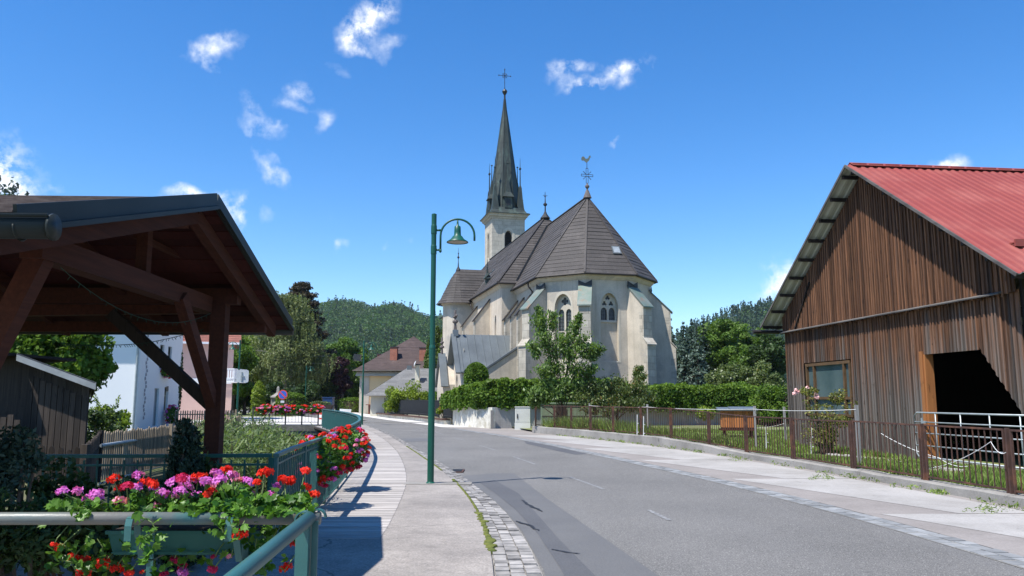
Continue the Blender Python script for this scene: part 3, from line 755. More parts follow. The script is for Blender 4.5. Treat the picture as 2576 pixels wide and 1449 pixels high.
def foil(u, z, r, lobes, n=6, a0=pi / 2):
    p = []
    for k in range(lobes):
        a = a0 + 2 * pi * k / lobes
        for i in range(n):
            b = a + pi * (i / (n - 1) - .5) * 1.25; p.append((u + r * .52 * cos(a) + r * .46 * cos(b), z + r * .52 * sin(a) + r * .46 * sin(b)))
    return p
corners = [(-3.8, 4.9), (-3.8, -1.575), (-1.575, -3.8), (1.575, -3.8), (3.8, -1.575), (3.8, 6)]
wall = MB(); reveal = .42; EZ = 9.4
wins = []
for i in range(5):
    a = Vector(corners[i]); b = Vector(corners[i + 1]); L = (b - a).length; ex = (b - a).normalized(); nin = Vector((-ex.y, ex.x)); holes = []
    if i in (1, 2, 3):
        m = L / 2; h = arch(m - .60, m + .60, 3.9, 7.15, 1.05); holes = [h]; wins.append((i, a, ex, nin, m))
    wall.panel(C(a.x, a.y, 0), Cd(ex.x, ex.y), [(0, -.3), (L, -.3), (L, EZ), (0, EZ)], holes, Cd(nin.x * reveal, nin.y * reveal), .5)
wall.build('chancel_wall', 'church', CH)
# quoin strips of ashlar on the chancel corners come with the buttresses; window stonework
for (i, a, ex, nin, m) in wins:
    o = a + nin * .30; ow = C(o.x, o.y, 0); exw = Cd(ex.x, ex.y)
    fr = MB()
    # splayed frame ring proud of the wall
    o2 = a - nin * .012
    fr.panel(C(o2.x, o2.y, 0), exw, arch(m - .72, m + .72, 3.85, 7.15, 1.22), [arch(m - .595, m + .595, 3.95, 7.15, 1.04)], Cd(nin.x * .1, nin.y * .1), .5)
    fw = fr.build('window_frame', 'trim', CH)
    tr = MB(); low = 6.45 if i == 2 else 4.0
    hol = [arch(m - .47, m - .06, low + .06, 6.95 if i != 2 else 7.0, .3, 5), arch(m + .06, m + .47, low + .06, 6.95 if i != 2 else 7.0, .3, 5)]
    if i == 2: hol += [foil(m, 7.92, .17, 3), foil(m - .22, 7.55, .17, 3), foil(m + .22, 7.55, .17, 3)]
    else: hol += [foil(m, 7.75, .26, 4)]
    tr.panel(ow, exw, arch(m - .6, m + .6, 3.9, 7.15, 1.05), hol, Cd(nin.x * .08, nin.y * .08), .5)
    if i != 2:
        for z in (4.9, 5.8): tr.extr([ow + exw * (m - .5) + Vector((0, 0, z)), ow + exw * (m + .5) + Vector((0, 0, z)), ow + exw * (m + .5) + Vector((0, 0, z + .05)), ow + exw * (m - .5) + Vector((0, 0, z + .05))], Cd(nin.x * .05, nin.y * .05), .5)
    tr.build('tracery', 'trim' if i != 2 else 'church', CH)
    if i == 2:
        tr2 = MB(); o3 = a + nin * .285
        tr2.panel(C(o3.x, o3.y, 0), exw, arch(m - .58, m + .58, 6.4, 7.15, 1.0), hol, Cd(nin.x * .05, nin.y * .05), .5); tr2.build('tracery', 'trim', CH)
        MB().extr([C(*(a + nin * .2 + ex * (m - .58)), 6.36), C(*(a + nin * .2 + ex * (m + .58)), 6.36), C(*(a + nin * .2 + ex * (m + .58)), 6.44), C(*(a + nin * .2 + ex * (m - .58)), 6.44)], Cd(nin.x * .1, nin.y * .1)).build('sill', 'trim', CH)
    g = MB(); o4 = a + nin * .40; ow = C(o4.x, o4.y, 0)
    g.poly([ow + exw * (m - .62) + Vector((0, 0, 3.8)), ow + exw * (m + .62) + Vector((0, 0, 3.8)), ow + exw * (m + .62) + Vector((0, 0, 8.3)), ow + exw * (m - .62) + Vector((0, 0, 8.3))])
    gp = g.build('pane', 'leadglass', CH)
    ld = MB(); o5 = a + nin * .385; ow = C(o5.x, o5.y, 0)
    for k in range(-3, 4): ld.beam(ow + exw * (m + k * .13) + Vector((0, 0, 3.9)), ow + exw * (m + k * .13) + Vector((0, 0, 8.0)), .018, .018)
    z = 4.0
    while z < 7.9: ld.beam(ow + exw * (m - .5) + Vector((0, 0, z)), ow + exw * (m + .5) + Vector((0, 0, z)), .014, .014); z += .22
    ld.build('leading', 'iron', gp)
# cornice under the chancel eaves
oc = lambda s: [(-s, 4.9), (-s, -s * .4142), (-s * .4142, -s), (s * .4142, -s), (s, -s * .4142), (s, 6)]
cb = MB()
for k, (sa, sb, z0, z1) in enumerate(((3.84, 3.98, 9.02, 9.16), (3.98, 4.06, 9.16, 9.3))):
    A = oc(sa); B = oc(sb)
    for i in range(5):
        cb.add([C(*A[i], z0), C(*A[i + 1], z0), C(*B[i + 1], z1), C(*B[i], z1)], [(0, 1, 2, 3)], .5)
cb.build('cornice', 'church', CH)
gt = MB(); E_ = oc(4.22)
for i in range(5): gt.tube([C(*E_[i], 9.33), C(*E_[i + 1], 9.33)], .065, 6)
gt.build('roof_gutter', 'gutter', CH)

def course_face(mb, e0, e1, t1, t0, h=.36, out=.026, rr=.5):
    """a roof plane laid in overlapping courses between the eave edge e0-e1 and the upper edge t0-t1"""
    e0, e1, t1, t0 = map(Vector, (e0, e1, t1, t0)); nrm = (e1 - e0).cross(t0 - e0)
    if nrm.length < 1e-6: nrm = (e1 - e0).cross(t1 - e0)
    nrm.normalize()
    if nrm.z < 0: nrm = -nrm
    Ls = max((t0 - e0).length, .1); n = max(1, int(round(Ls / h)))
    for i in range(n):
        a = i / n; b = min(1, (i + 1.0) / n)
        o = out * rnd.uniform(.7, 1.3)
        A, B = e0.lerp(t0, a), e1.lerp(t1, a); Cc, D = e1.lerp(t1, b), e0.lerp(t0, b); w = (B - A).length; m = max(1, int(w / 1.1))
        for k in range(m):
            f0, f1 = k / m, (k + 1) / m; oo = o * rnd.uniform(.75, 1.25)
            p = [A.lerp(B, f0) + nrm * oo, A.lerp(B, f1) + nrm * oo, D.lerp(Cc, f1) + nrm * .004, D.lerp(Cc, f0) + nrm * .004]
            mb.add(p + [A.lerp(B, f0), A.lerp(B, f1)], [(0, 1, 2, 3), (4, 5, 1, 0)], min(1, max(0, rnd.gauss(rr, .17))))
    return nrm
rf = MB(); S = 4.22; AP = (0, 0, 15.3); ez = 9.36
E4 = [(-S, -S * .4142), (-S * .4142, -S), (S * .4142, -S), (S, -S * .4142)]
for i in range(3): course_face(rf, C(*E4[i], ez), C(*E4[i + 1], ez), C(*AP), C(*AP))
for s in (-1, 1): course_face(rf, C(s * S, 8.4, ez), C(s * S, -S * .4142, ez), C(0, 0, 15.3), C(0, 9.6, 15.3))
cr = rf.build('chancel_roof', 'shingle', CH)
hp = MB()
for p in E4: hp.beam(C(p[0], p[1], ez + .05), C(0, 0, 15.36), .13, .05)
hp.beam(C(0, 0, 15.36), C(0, 9.6, 15.36), .16, .06)
hp.build('hip_caps', 'shingle', cr)
# skylight on the east face
f = (C(.35, -S + (10.5 - ez) / (15.3 - ez) * S, 10.5) + C(.95, -S + (10.5 - ez) / (15.3 - ez) * S, 10.5)) / 2
sl = MB(); yy = lambda z: -S + (z - ez) / (15.3 - ez) * S - .12
sl.extr([C(.55, yy(10.85), 10.85), C(1.12, yy(10.85), 10.85), C(1.12, yy(11.4), 11.4), C(.55, yy(11.4), 11.4)], Cd(0, .1, -.06)); s1 = sl.build('skylight', 'zinc', CH)
sl = MB(); sl.extr([C(.62, yy(10.92) - .012, 10.92), C(1.05, yy(10.92) - .012, 10.92), C(1.05, yy(11.34) - .012, 11.34), C(.62, yy(11.34) - .012, 11.34)], Cd(0, .02, 0)); sl.build('pane', 'galv', s1)

# nave
NW = 4.9; NE = 9.9; RZ = 16.2
nv = MB()
nv.panel(C(-NW, 31, 0), Cd(0, -1), [(0, -.3), (26.2, -.3), (26.2, NE), (0, NE)], [arch(23.95, 24.5, 5.6, 7.0, .75), arch(17.2, 17.8, 5.6, 7.0, .75)], Cd(.4, 0), .5)
nv.panel(C(-NW, 4.8, 0), Cd(1, 0), [(0, -.3), (2 * NW, -.3), (2 * NW, NE), (0, NE)], [], Cd(0, .4), .5)
nv.poly([C(NW, 4.8, -.3), C(NW, 31, -.3), C(NW, 31, NE), C(NW, 4.8, NE)], .5)
nv.poly([C(-NW, 31, -.3), C(NW, 31, -.3), C(NW, 31, NE), C(0, 31, RZ), C(-NW, 31, NE)], .5)
nv.poly([C(-NW + .38, 6, 5), C(-NW + .38, 15, 5), C(-NW + .38, 15, 8), C(-NW + .38, 6, 8)], .5)
nv.build('nave_wall', 'churchN', CH)
cn_ = MB()
for (a, b, z0, z1) in ((NW + .02, NW + .14, 9.5, 9.66), (NW + .14, NW + .22, 9.66, 9.82)):
    cn_.add([C(-a, 31, z0), C(-a, 4.8 - (a - NW), z0), C(-b, 4.8 - (b - NW), z1), C(-b, 31, z1)], [(0, 1, 2, 3)], .5)
    cn_.add([C(-a, 4.8 - (a - NW), z0), C(a, 4.8 - (a - NW), z0), C(b, 4.8 - (b - NW), z1), C(-b, 4.8 - (b - NW), z1)], [(0, 1, 2, 3)], .5)
cn_.build('nave_cornice', 'churchN', CH)
nr = MB(); O_ = 5.25; y0 = 4.45
course_face(nr, C(-O_, y0, NE - .05), C(O_, y0, NE - .05), C(0, 10.2, RZ), C(0, 10.2, RZ))
for s in (-1, 1): course_face(nr, C(s * O_, 31.2, NE - .05), C(s * O_, y0, NE - .05), C(0, 10.2, RZ), C(0, 31.2, RZ))
nro = nr.build('nave_roof', 'shingle', CH)
hp = MB()
for s in (-1, 1): hp.beam(C(s * O_, y0, NE), C(0, 10.2, RZ + .05), .14, .06)
hp.beam(C(0, 10.2, RZ + .05), C(0, 31, RZ + .05), .16, .06); hp.build('hip_caps', 'gutter', nro)
gt = MB(); gt.tube([C(-O_ - .05, 31, NE - .08), C(-O_ - .05, y0, NE - .08)], .065, 6); gt.tube([C(-O_ - .05, y0, NE - .08), C(-3.9, y0, NE - .08)], .065, 6); gt.build('roof_gutter', 'gutter', CH)
# valley flashing where the chancel roof meets the hip of the nave
va = MB()
for s in (-1,):
    k1 = (RZ - NE) / (10.2 - y0); k2 = (15.3 - ez) / S
    def vp(z, o): x = -S + (z - ez) / k2; y = y0 + (z - NE + .05) / k1; return C(x - o * .3, y - .10, z + .08)
    zs = [9.9, 11, 12, 13, 14, 15.2]
    for z0, z1 in zip(zs, zs[1:]):
        a, b = vp(z0, 0), vp(z1, 0); d = Cd(-.17, -.17)
        va.add([a + d, a - d + Vector((0, 0, .02)), b - d + Vector((0, 0, .02)), b + d], [(0, 1, 2, 3)], .5)
va.build('valley_flashing', 'zinc', CH)
va = MB()
va.add([C(-5.3, 15.05, 9.75), C(-5.1, 14.8, 9.95), C(-2.85, 15.9, 12.7), C(-2.95, 16.2, 12.75)], [(0, 1, 2, 3)], .5); va.build('valley_flashing', 'zinc', CH)
# small copper ventilator on the nave roof
vt = MB(); c0 = C(-4.35, 12.2, 11.0)
vt.lathe(c0, [(.22, -.5), (.22, .25), (.42, .28), (.12, .75), (.05, 1.3), (0.02, 1.9)], 4, R(14) + pi / 4); vt.extr([C(-4.6, 11.9, 11.35), C(-4.6, 12.5, 11.35), C(-3.8, 12.5, 12.05), C(-3.8, 11.9, 12.05)], (0, 0, -.06)); vt.lathe(c0 + Vector((0, 0, 1.25)), [(0, -.08), (.08, 0), (0, .08)], 8)
vt.build('roof_ventilator', 'copper', CH)

# buttresses
def buttress(px, py, dx, dy, w, d, ztop, zout, low=None, cap='copper2', mat='church', zi=None):
    """pier projecting in direction (dx,dy) from (px,py); sloping metal cap from ztop at the wall to zout at the front"""
    l = sqrt(dx * dx + dy * dy); dx, dy = dx / l, dy / l; sx, sy = -dy, dx; h = w / 2
    P = lambda a, b, z: C(px + dx * a + sx * b, py + dy * a + sy * b, z)
    m = MB(); prof = [(-.3, -.3), (d + (low or 0), -.3), (d + (low or 0), 4.9 if low else -.2), (d, 5.25 if low else 0), (d, zout), (-.3, ztop + .3 * (ztop - zout) / d)]
    m.extr([P(a, -h, z) for a, z in prof], Cd(sx * w, sy * w), .5); b = m.build('buttress', mat, CH)
    q = MB(); lo_ = low or 0
    def qs(z0_, z1_, dd):
        e = .007
        q.extr([P(dd - .12, -h - e, z0_), P(dd + e, -h - e, z0_), P(dd + e, h + e, z0_), P(dd - .12, h + e, z0_)], (0, 0, z1_ - z0_), .5)
        for i, z in enumerate(np.arange(z0_, z1_ - .42, .42)):
            if i % 2 and lo_:
                q.extr([P(dd - .34, -h - e, z), P(dd - .1, -h - e, z), P(dd - .1, h + e, z), P(dd - .34, h + e, z)], (0, 0, .42), None)
    if lo_: qs(0, 4.8, d + lo_); qs(5.25, zout - .02, d)
    else: qs(0, zout - .02, d)
    q.build('quoins', 'stone', b)
    k = MB(); hh = h + .07; sl_ = (ztop - zout) / d
    k.extr([P(-.05, -hh, ztop + .05 * sl_ + .03), P(d + .14, -hh, zout - .14 * sl_ + .03), P(d + .14, -hh, zout - .14 * sl_ + .11), P(-.05, -hh, ztop + .05 * sl_ + .11)], Cd(sx * 2 * hh, sy * 2 * hh), .5)
    k.build('cap', cap, b)
    if low:
        s = MB(); s.extr([P(d - .05, -h - .05, 5.32), P(d + low + .08, -h - .05, 4.86), P(d + low + .08, -h - .05, 4.93), P(d - .05, -h - .05, 5.40)], Cd(sx * (w + .1), sy * (w + .1)), .5); s.build('set_off', 'stone', b)
    if cap == 'copper2':
        f = MB(); f.extr([P(.0, -hh, ztop - .05), P(.0, hh, ztop - .05), P(.0, hh + .0, ztop + .42), P(0.05, 0, ztop + .2), P(.0, -hh, ztop + .42)], Cd(dx * .06, dy * .06), .5); f.build('flashing', 'iron', b)
for (x, y, dx, dy) in ((-1.575, -3.8, -.383, -.924), (1.575, -3.8, .383, -.924), (-3.8, -1.575, -.924, -.383), (3.8, -1.575, .924, -.383)):
    buttress(x, y, dx, dy, .72, 1.25, 8.55, 7.3, .28)
for y in (.9, 2.75, 4.5): buttress(-3.8, y, -1, 0, .34, .95, 8.5, 7.25, None, 'gutter')
for y in (8.8, 13.6): buttress(-NW, y, -1, 0, .4, 1.2, 9.1, 7.55, None, 'gutter', 'churchN')
dp = MB(); dp.tube([C(-4.2, .2, 9.3), C(-4.15, .2, 9.0), C(-3.9, .2, 8.7), C(-3.88, .2, 0)], .055, 6); dp.build('downpipe', 'gutter', CH)
dp = MB(); dp.tube([C(-5.2, 15.0, 9.8), C(-5.2, 14.8, 9.3), C(-5.0, 14.6, 8.9), C(-5.0, 14.6, 6)], .055, 6); dp.build('downpipe', 'gutter', CH)

# stair turret
tu = MB(); tx, ty = -5.95, 16.7
tu.lathe(C(tx, ty, 0), [(1.28, -.3), (1.28, 9.5), (1.42, 9.62), (1.5, 9.7)], 20, 0, .5)
tu.extr([C(tx, ty - 1.28, -.3), C(-4.8, ty - 1.28, -.3), C(-4.8, ty - 1.28, 9.6), C(tx, ty - 1.28, 9.6)], Cd(0, 2.56)); tu.build('turret_wall', 'church', CH, smooth=False)
tr_ = MB(); prof = [(1.85, 9.6), (1.5, 10.05), (1.3, 10.5), (.95, 11.2), (.62, 11.9), (.04, 12.72)]
for i in range(len(prof) - 1):
    (r0, z0), (r1, z1) = prof[i], prof[i + 1]; n = 8
    for k in range(n):
        a0 = pi / 2 + pi * k / n; a1 = pi / 2 + pi * (k + 1) / n
        course_face(tr_, C(tx + r0 * cos(a0), ty + r0 * sin(a0), z0), C(tx + r0 * cos(a1), ty + r0 * sin(a1), z0), C(tx + r1 * cos(a1), ty + r1 * sin(a1), z1), C(tx + r1 * cos(a0), ty + r1 * sin(a0), z1), .3)
    for s in (-1, 1): course_face(tr_, C(tx, ty + s * r0, z0), C(-4.2 + i * .3, ty + s * r0, z0), C(-4.0 + i * .35, ty + s * r1, z1), C(tx, ty + s * r1, z1), .3)
tr_.build('turret_roof', 'shingle', CH)
def finial(p, segs, mat='iron', name='finial'):
    m = MB(); m.lathe(p, segs, 10); return m.build(name, mat, CH)
finial(C(tx, ty, 12.6), [(.22, 0), (.06, .35), (.03, .8), (.03, 1.05), (.1, 1.12), (.1, 1.2), (.03, 1.28), (.03, 1.45), (.07, 1.5), (.02, 1.56), (.01, 2.0)])
finial(C(0, 10.2, RZ - .1), [(.42, 0), (.16, .35), (.06, .6), (.05, 1.0), (.16, 1.1), (.16, 1.2), (.05, 1.3), (.03, 1.7), (.02, 2.2)])
m = MB(); q = C(0, 10.2, RZ + 1.72)
for s in (-1, 1): m.tube([q, q + Cd(s * .1, 0, .12), q + Cd(s * .2, 0, .06)], .02, 4)
m.tube([q + Cd(-.1, 0, -.02), q + Cd(.1, 0, -.02)], .025, 4); m.build('fleur', 'iron', CH)
finial(C(0, 0, 15.25), [(.30, 0), (.11, .5), (.05, .62), (.06, .66), (.15, .78), (.15, .86), (.05, .98), (.03, 1.05)], 'crossst', 'finial')
# openwork cross and weathercock over the apse
m = MB(); q = C(0, 0, 16.3); H = Cd(1, 0)
for s in (-1, 1): m.beam(q + H * (.07 * s), q + H * (.07 * s) + Vector((0, 0, 1.05)), .03, .03); m.beam(q + H * (-.42) + Vector((0, 0, .55 + .07 * s)), q + H * .42 + Vector((0, 0, .55 + .07 * s)), .03, .03)
for s in (-1, 1): m.beam(q + H * (.42 * s) + Vector((0, 0, .47)), q + H * (.42 * s) + Vector((0, 0, .63)), .03, .03)
m.beam(q + H * -.08 + Vector((0, 0, 1.05)), q + H * .08 + Vector((0, 0, 1.05)), .03, .03); m.beam(q + H * -.08, q + H * .08, .03, .03)
for a in (-1, 1):
    for b in (-1, 1): m.beam(q + H * (.09 * a) + Vector((0, 0, .55 + .09 * b)), q + H * (.24 * a) + Vector((0, 0, .55 + .24 * b)), .03, .03); m.lathe(q + H * (.26 * a) + Vector((0, 0, .55 + .26 * b)), [(0, -.04), (.04, 0), (0, .04)], 6)
m.tube([q + Vector((0, 0, 1.05)), q + Vector((0, 0, 1.5))], .02, 5); m.build('cross', 'iron', CH)
m = MB(); q = C(0, 0, 17.75)
ck = [(0, 0), (.06, .08), (.16, .16), (.22, .30), (.24, .42), (.33, .40), (.27, .47), (.25, .55), (.17, .50), (.10, .34), (-.02, .28), (-.12, .30), (-.2, .42), (-.3, .44), (-.38, .36), (-.4, .24), (-.34, .12), (-.26, .16), (-.2, .14), (-.1, .06)]
m.extr([q + H * x + Vector((0, 0, z)) for x, z in ck], Cd(0, .04)); m.build('weathercock', 'copper2', CH)

# porch and lean-to on the north side
pw = MB(); PX, PY, PH = -8.25, 3.96, 1.8
g = [(-PH, -.3), (PH, -.3), (PH, 3.5), (0, 5.85), (-PH, 3.5)]
pw.panel(C(PX, PY + 0, 0), Cd(0, -1), [(-PH, -.3), (PH, -.3), (PH, 3.5), (0, 5.85), (-PH, 3.5)], [arch(-.35, .35, 1.4, 2.7, .6), circle(0, 4.3, .18)], Cd(.3, 0), .5)
pw.poly([C(PX, PY - PH, -.3), C(-3.8, PY - PH, -.3), C(-3.8, PY - PH, 3.5), C(PX, PY - PH, 3.5)], .5)
pw.poly([C(PX, PY + PH, -.3), C(-3.8, PY + PH, -.3), C(-3.8, PY + PH, 3.5), C(PX, PY + PH, 3.5)], .5)
pw.poly([C(PX + .3, PY - 1, 1), C(PX + .3, PY + 1, 1), C(PX + .3, PY + 1, 5), C(PX + .3, PY - 1, 5)], .5)
for s in (-1, 1): pw.extr([C(PX - .35, PY + s * (PH - .1) - .2, -.3), C(PX - .35, PY + s * (PH - .1) + .2, -.3), C(PX - .35, PY + s * (PH - .1) + .2, 2.2), C(PX - .35, PY + s * (PH - .1) - .2, 2.2)], Cd(.4, 0, .0))
pw.build('porch_wall', 'church', CH)
pr = MB()
for s in (-1, 1):
    pr.extr([C(PX - .2, PY + s * (PH + .22), 3.32), C(-3.75, PY + s * (PH + .22), 3.32), C(-3.75, PY, 5.95), C(PX - .2, PY, 5.95)], (0, 0, .08), .5)
    if s == -1:
        for k in range(9):
            x = PX + .1 + k * .53; pr.beam(C(x, PY + s * (PH + .22), 3.44), C(x, PY, 6.06), .03, .05)
pr.build('porch_roof', 'zinc', CH)
cp = MB()
for s in (-1, 1): cp.beam(C(PX - .28, PY + s * (PH + .3), 3.3), C(PX - .28, PY, 6.05), .32, .14)
cp.extr([C(PX - .3, PY - .22, 5.9), C(PX - .3, PY + .22, 5.9), C(PX - .3, PY + .16, 6.35), C(PX - .3, PY - .16, 6.35)], Cd(.35, 0)); cp.build('porch_coping', 'zinc', CH)
def stonecross(x, y, z, s):
    m = MB(); c = C(x, y, z); m.lathe(c, [(.13 * s, 0), (.09 * s, .5 * s), (.2 * s, .6 * s), (.2 * s, .7 * s), (.08 * s, .8 * s), (.08 * s, 1.5 * s), (.0, 1.52 * s)], 6)
    a = Cd(0, .42 * s); m.beam(c + Vector((0, 0, 1.05 * s)) - a, c + Vector((0, 0, 1.05 * s)) + a, .13 * s, .13 * s)
    for q in (-1, 1): m.lathe(c + Vector((0, 0, 1.05 * s)) + a * q, [(0, -.13 * s), (.13 * s, 0), (0, .13 * s)], 6)
    m.lathe(c + Vector((0, 0, 1.0 * s)), [(0, -.16 * s), (.16 * s, 0), (0, .16 * s)], 6); return m.build('stone_cross', 'crossst', CH)
stonecross(PX - .15, PY, 6.3, .95)
lw = MB()
lw.extr([C(-3.8, .9, -.3), C(-6.75, .9, -.3), C(-6.75, .9, 3.55), C(-3.8, .9, 5.5)], Cd(0, 1.3), .5); lw.build('lean_to_wall', 'church', CH)
lc = MB(); lc.beam(C(-6.95, 1.0, 3.53), C(-3.8, 1.0, 5.62), .36, .12); lc.build('lean_to_coping', 'zinc', CH)
lr = MB(); lr.extr([C(-6.8, 1.15, 3.52), C(-3.8, 1.15, 5.45), C(-3.8, 2.2, 5.45), C(-6.8, 2.2, 3.52)], (0, 0, .06)); lr.build('lean_to_roof', 'zinc', CH)
# second, lower gable west of the porch
w2 = MB(); w2.extr([C(-9.1, 4.6, -.3), C(-9.1, 7.2, -.3), C(-9.1, 7.2, 2.6), C(-9.1, 5.9, 4.6), C(-9.1, 4.6, 2.6)], Cd(1.0, 0), .5); w2.build('side_gable', 'church', CH)
w2 = MB()
for s in (-1, 1): w2.beam(C(-9.0, 5.9 + s * 1.5, 2.45), C(-9.0, 5.9, 4.8), .5, .1)
w2.build('side_coping', 'zinc', CH); stonecross(-9.0, 5.9, 4.75, .8)

# tower
TW = 1.83; TX, TY = 2.2, 33.53; TZ = 21.3
tw = MB(); F = [(-TW, -TW), (TW, -TW), (TW, TW), (-TW, TW)]
for i in range(4):
    a = Vector(F[i]); b = Vector(F[(i + 1) % 4]); ex = (b - a).normalized(); nin = Vector((-ex.y, ex.x))
    tw.panel(C(TX + a.x, TY + a.y, 0), Cd(ex.x, ex.y), [(0, 0), (3.66, 0), (3.66, TZ), (0, TZ)], [arch(1.43, 2.23, 16.9, 18.9, .75)], Cd(nin.x * .5, nin.y * .5), .5)
    m = MB(); o = a - nin * .03
    m.panel(C(TX + o.x, TY + o.y, 0), Cd(ex.x, ex.y), arch(1.13, 2.53, 16.4, 18.95, 1.05), [arch(1.36, 2.30, 16.8, 18.92, .84)], Cd(nin.x * .2, nin.y * .2), .5)
    fr = m.build('belfry_frame', 'trim', CH)
    m = MB()
    for k in range(13):
        z = 16.95 + k * .2; o = a + nin * .3
        m.extr([C(*(Vector((TX, TY)) + o + ex * 1.4), z), C(*(Vector((TX, TY)) + o + ex * 2.26), z), C(*(Vector((TX, TY)) + o + ex * 2.26 + nin * .15), z + .16), C(*(Vector((TX, TY)) + o + ex * 1.4 + nin * .15), z + .16)], (0, 0, .03))
    o = a + nin * .48; m.poly([C(*(Vector((TX, TY)) + o + ex * 1.3), 16.7), C(*(Vector((TX, TY)) + o + ex * 2.4), 16.7), C(*(Vector((TX, TY)) + o + ex * 2.4), 19.8), C(*(Vector((TX, TY)) + o + ex * 1.3), 19.8)])
    m.build('louvres', 'iron', fr)
tw.build('tower_wall', 'tower', CH)
tc_ = MB()
def sq(r, z): return [C(TX + sx * r, TY + sy * r, z) for sx, sy in ((-1, -1), (1, -1), (1, 1), (-1, 1))]
lv = [(1.9, 20.95), (1.98, 21.1), (2.12, 21.22), (2.12, 21.34), (2.25, 21.42), (2.25, 21.5)]
for (r0, z0), (r1, z1) in zip(lv, lv[1:]):
    a, b = sq(r0, z0), sq(r1, z1)
    for i in range(4): tc_.add([a[i], a[(i + 1) % 4], b[(i + 1) % 4], b[i]], [(0, 1, 2, 3)], .5)
tc_.build('tower_cornice', 'tower', CH)
sk = MB(); lv = [(2.32, 21.46), (2.32, 21.55), (2.0, 21.7), (1.85, 21.95), (1.7, 22.3)]
for (r0, z0), (r1, z1) in zip(lv, lv[1:]):
    a, b = sq(r0, z0), sq(r1, z1)
    for i in range(4): sk.add([a[i], a[(i + 1) % 4], b[(i + 1) % 4], b[i]], [(0, 1, 2, 3)], .5)
sk.poly(sq(2.3, 21.5)); sk.build('spire_skirt', 'copper', CH)
sp = MB(); n = 8; prof = [(1.84, 21.7), (1.62, 23.5), (1.42, 25.1), (1.12, 27.4), (.78, 29.9), (.44, 32.4), (.21, 34.0), (.1, 35.2)]
for (r0, z0), (r1, z1) in zip(prof, prof[1:]):
    rows = max(1, int((z1 - z0) / .9))
    for j in range(rows):
        ra, rb = r0 + (r1 - r0) * j / rows, r0 + (r1 - r0) * (j + 1) / rows; za, zb = z0 + (z1 - z0) * j / rows, z0 + (z1 - z0) * (j + 1) / rows
        for k in range(n):
            a0 = pi / 8 + k * pi / 4; a1 = a0 + pi / 4
            P = [C(TX + (ra + .012) * cos(a0), TY + (ra + .012) * sin(a0), za), C(TX + (ra + .012) * cos(a1), TY + (ra + .012) * sin(a1), za), C(TX + rb * cos(a1), TY + rb * sin(a1), zb), C(TX + rb * cos(a0), TY + rb * sin(a0), zb)]
            sp.add(P, [(0, 1, 2, 3)], rnd.random())
so = sp.build('spire', 'copper', CH)
rb_ = MB()
for k in range(8):
    a0 = pi / 8 + k * pi / 4; rb_.tube([C(TX + r * cos(a0) * 1.01, TY + r * sin(a0) * 1.01, z) for r, z in prof], .035, 4)
rb_.build('seams', 'copper', so)
ba = MB(); ba.lathe(C(TX, TY, 34.95), [(.14, 0), (.1, .3), (.1, .75), (.22, .95), (.3, 1.15), (.22, 1.35), (.06, 1.45), (.05, 1.6)], 12); ba.build('spire_ball', 'iron', CH)
m = MB(); q = C(TX, TY, 36.45); m.tube([q, q + Vector((0, 0, 2.4))], .035, 5); cq = q + Vector((0, 0, 1.55)); m.tube([cq - H * .75, cq + H * .75], .03, 5)
for a in range(8): m.tube([cq, cq + H * (.36 * cos(a * pi / 4)) + Vector((0, 0, .36 * sin(a * pi / 4)))], .025, 4)
m.tube([cq + H * (.27 * cos(a * pi / 6)) + Vector((0, 0, .27 * sin(a * pi / 6))) for a in range(13)], .022, 4)
for s in ((1, 0), (-1, 0), (0, 1)):
    e = cq + H * (.68 * s[0]) + Vector((0, 0, .72 * s[1])); m.lathe(e, [(0, -.1), (.09, 0), (0, .1)], 6)
m.lathe(q + Vector((0, 0, .7)), [(0, -.05), (.07, 0), (0, .05)], 6); m.build('spire_cross', 'iron', CH)
for sx, sy in ((-1, -1), (1, -1), (1, 1), (-1, 1)):
    m = MB(); c = C(TX + sx * 1.42, TY + sy * 1.42, 21.7); m.lathe(c, [(.68, 0), (.5, .55), (.34, 1.6), (.20, 2.9), (.08, 3.2), (.06, 4.6), (.05, 4.9), (.15, 5.02), (.15, 5.12), (.04, 5.25), (.015, 6.3)], 4, R(14) + pi / 4); m.build('pinnacle', 'copper', CH)
for sx, sy in ((0, -1), (-1, 0), (1, 0), (0, 1)):
    m = MB(); d = Vector((sx, sy)); s = Vector((-sy, sx)); P = lambda a, b, z: C(TX + d.x * a + s.x * b, TY + d.y * a + s.y * b, z)
    m.extr([P(1.2, -.42, 22.2), P(1.2, .42, 22.2), P(1.2, .42, 23.5), P(1.2, -.42, 23.5)], Cd(d.x * .62, d.y * .62)); 
    b = [P(1.0, -.62, 23.42), P(2.0, -.62, 23.42), P(2.0, .62, 23.42), P(1.0, .62, 23.42)]; t1 = [P(1.3, -.3, 24.0), P(1.72, -.3, 24.0), P(1.72, .3, 24.0), P(1.3, .3, 24.0)]; t2 = [P(1.42, -.08, 25.6), P(1.52, -.08, 25.6), P(1.52, .08, 25.6), P(1.42, .08, 25.6)]
    for A, B in ((b, t1), (t1, t2)):
        for i in range(4): m.add([A[i], A[(i + 1) % 4], B[(i + 1) % 4], B[i]], [(0, 1, 2, 3)])
    m.add(b, [(3, 2, 1, 0)]); m.tube([P(1.47, 0, 25.5), P(1.47, 0, 27.3)], [.07, .03], 5); m.lathe(P(1.47, 0, 27.35), [(0, -.12), (.13, 0), (0, .12)], 8)
    dm = m.build('spire_dormer', 'copper', CH)
    m = MB(); m.extr([P(1.815, -.25, 22.5), P(1.815, .25, 22.5), P(1.815, .25, 23.15), P(1.815, -.25, 23.15)], Cd(d.x * .02, d.y * .02)); m.build('dark_opening', 'iron', dm)  # dark plate painted in for the shade inside the dormer opening

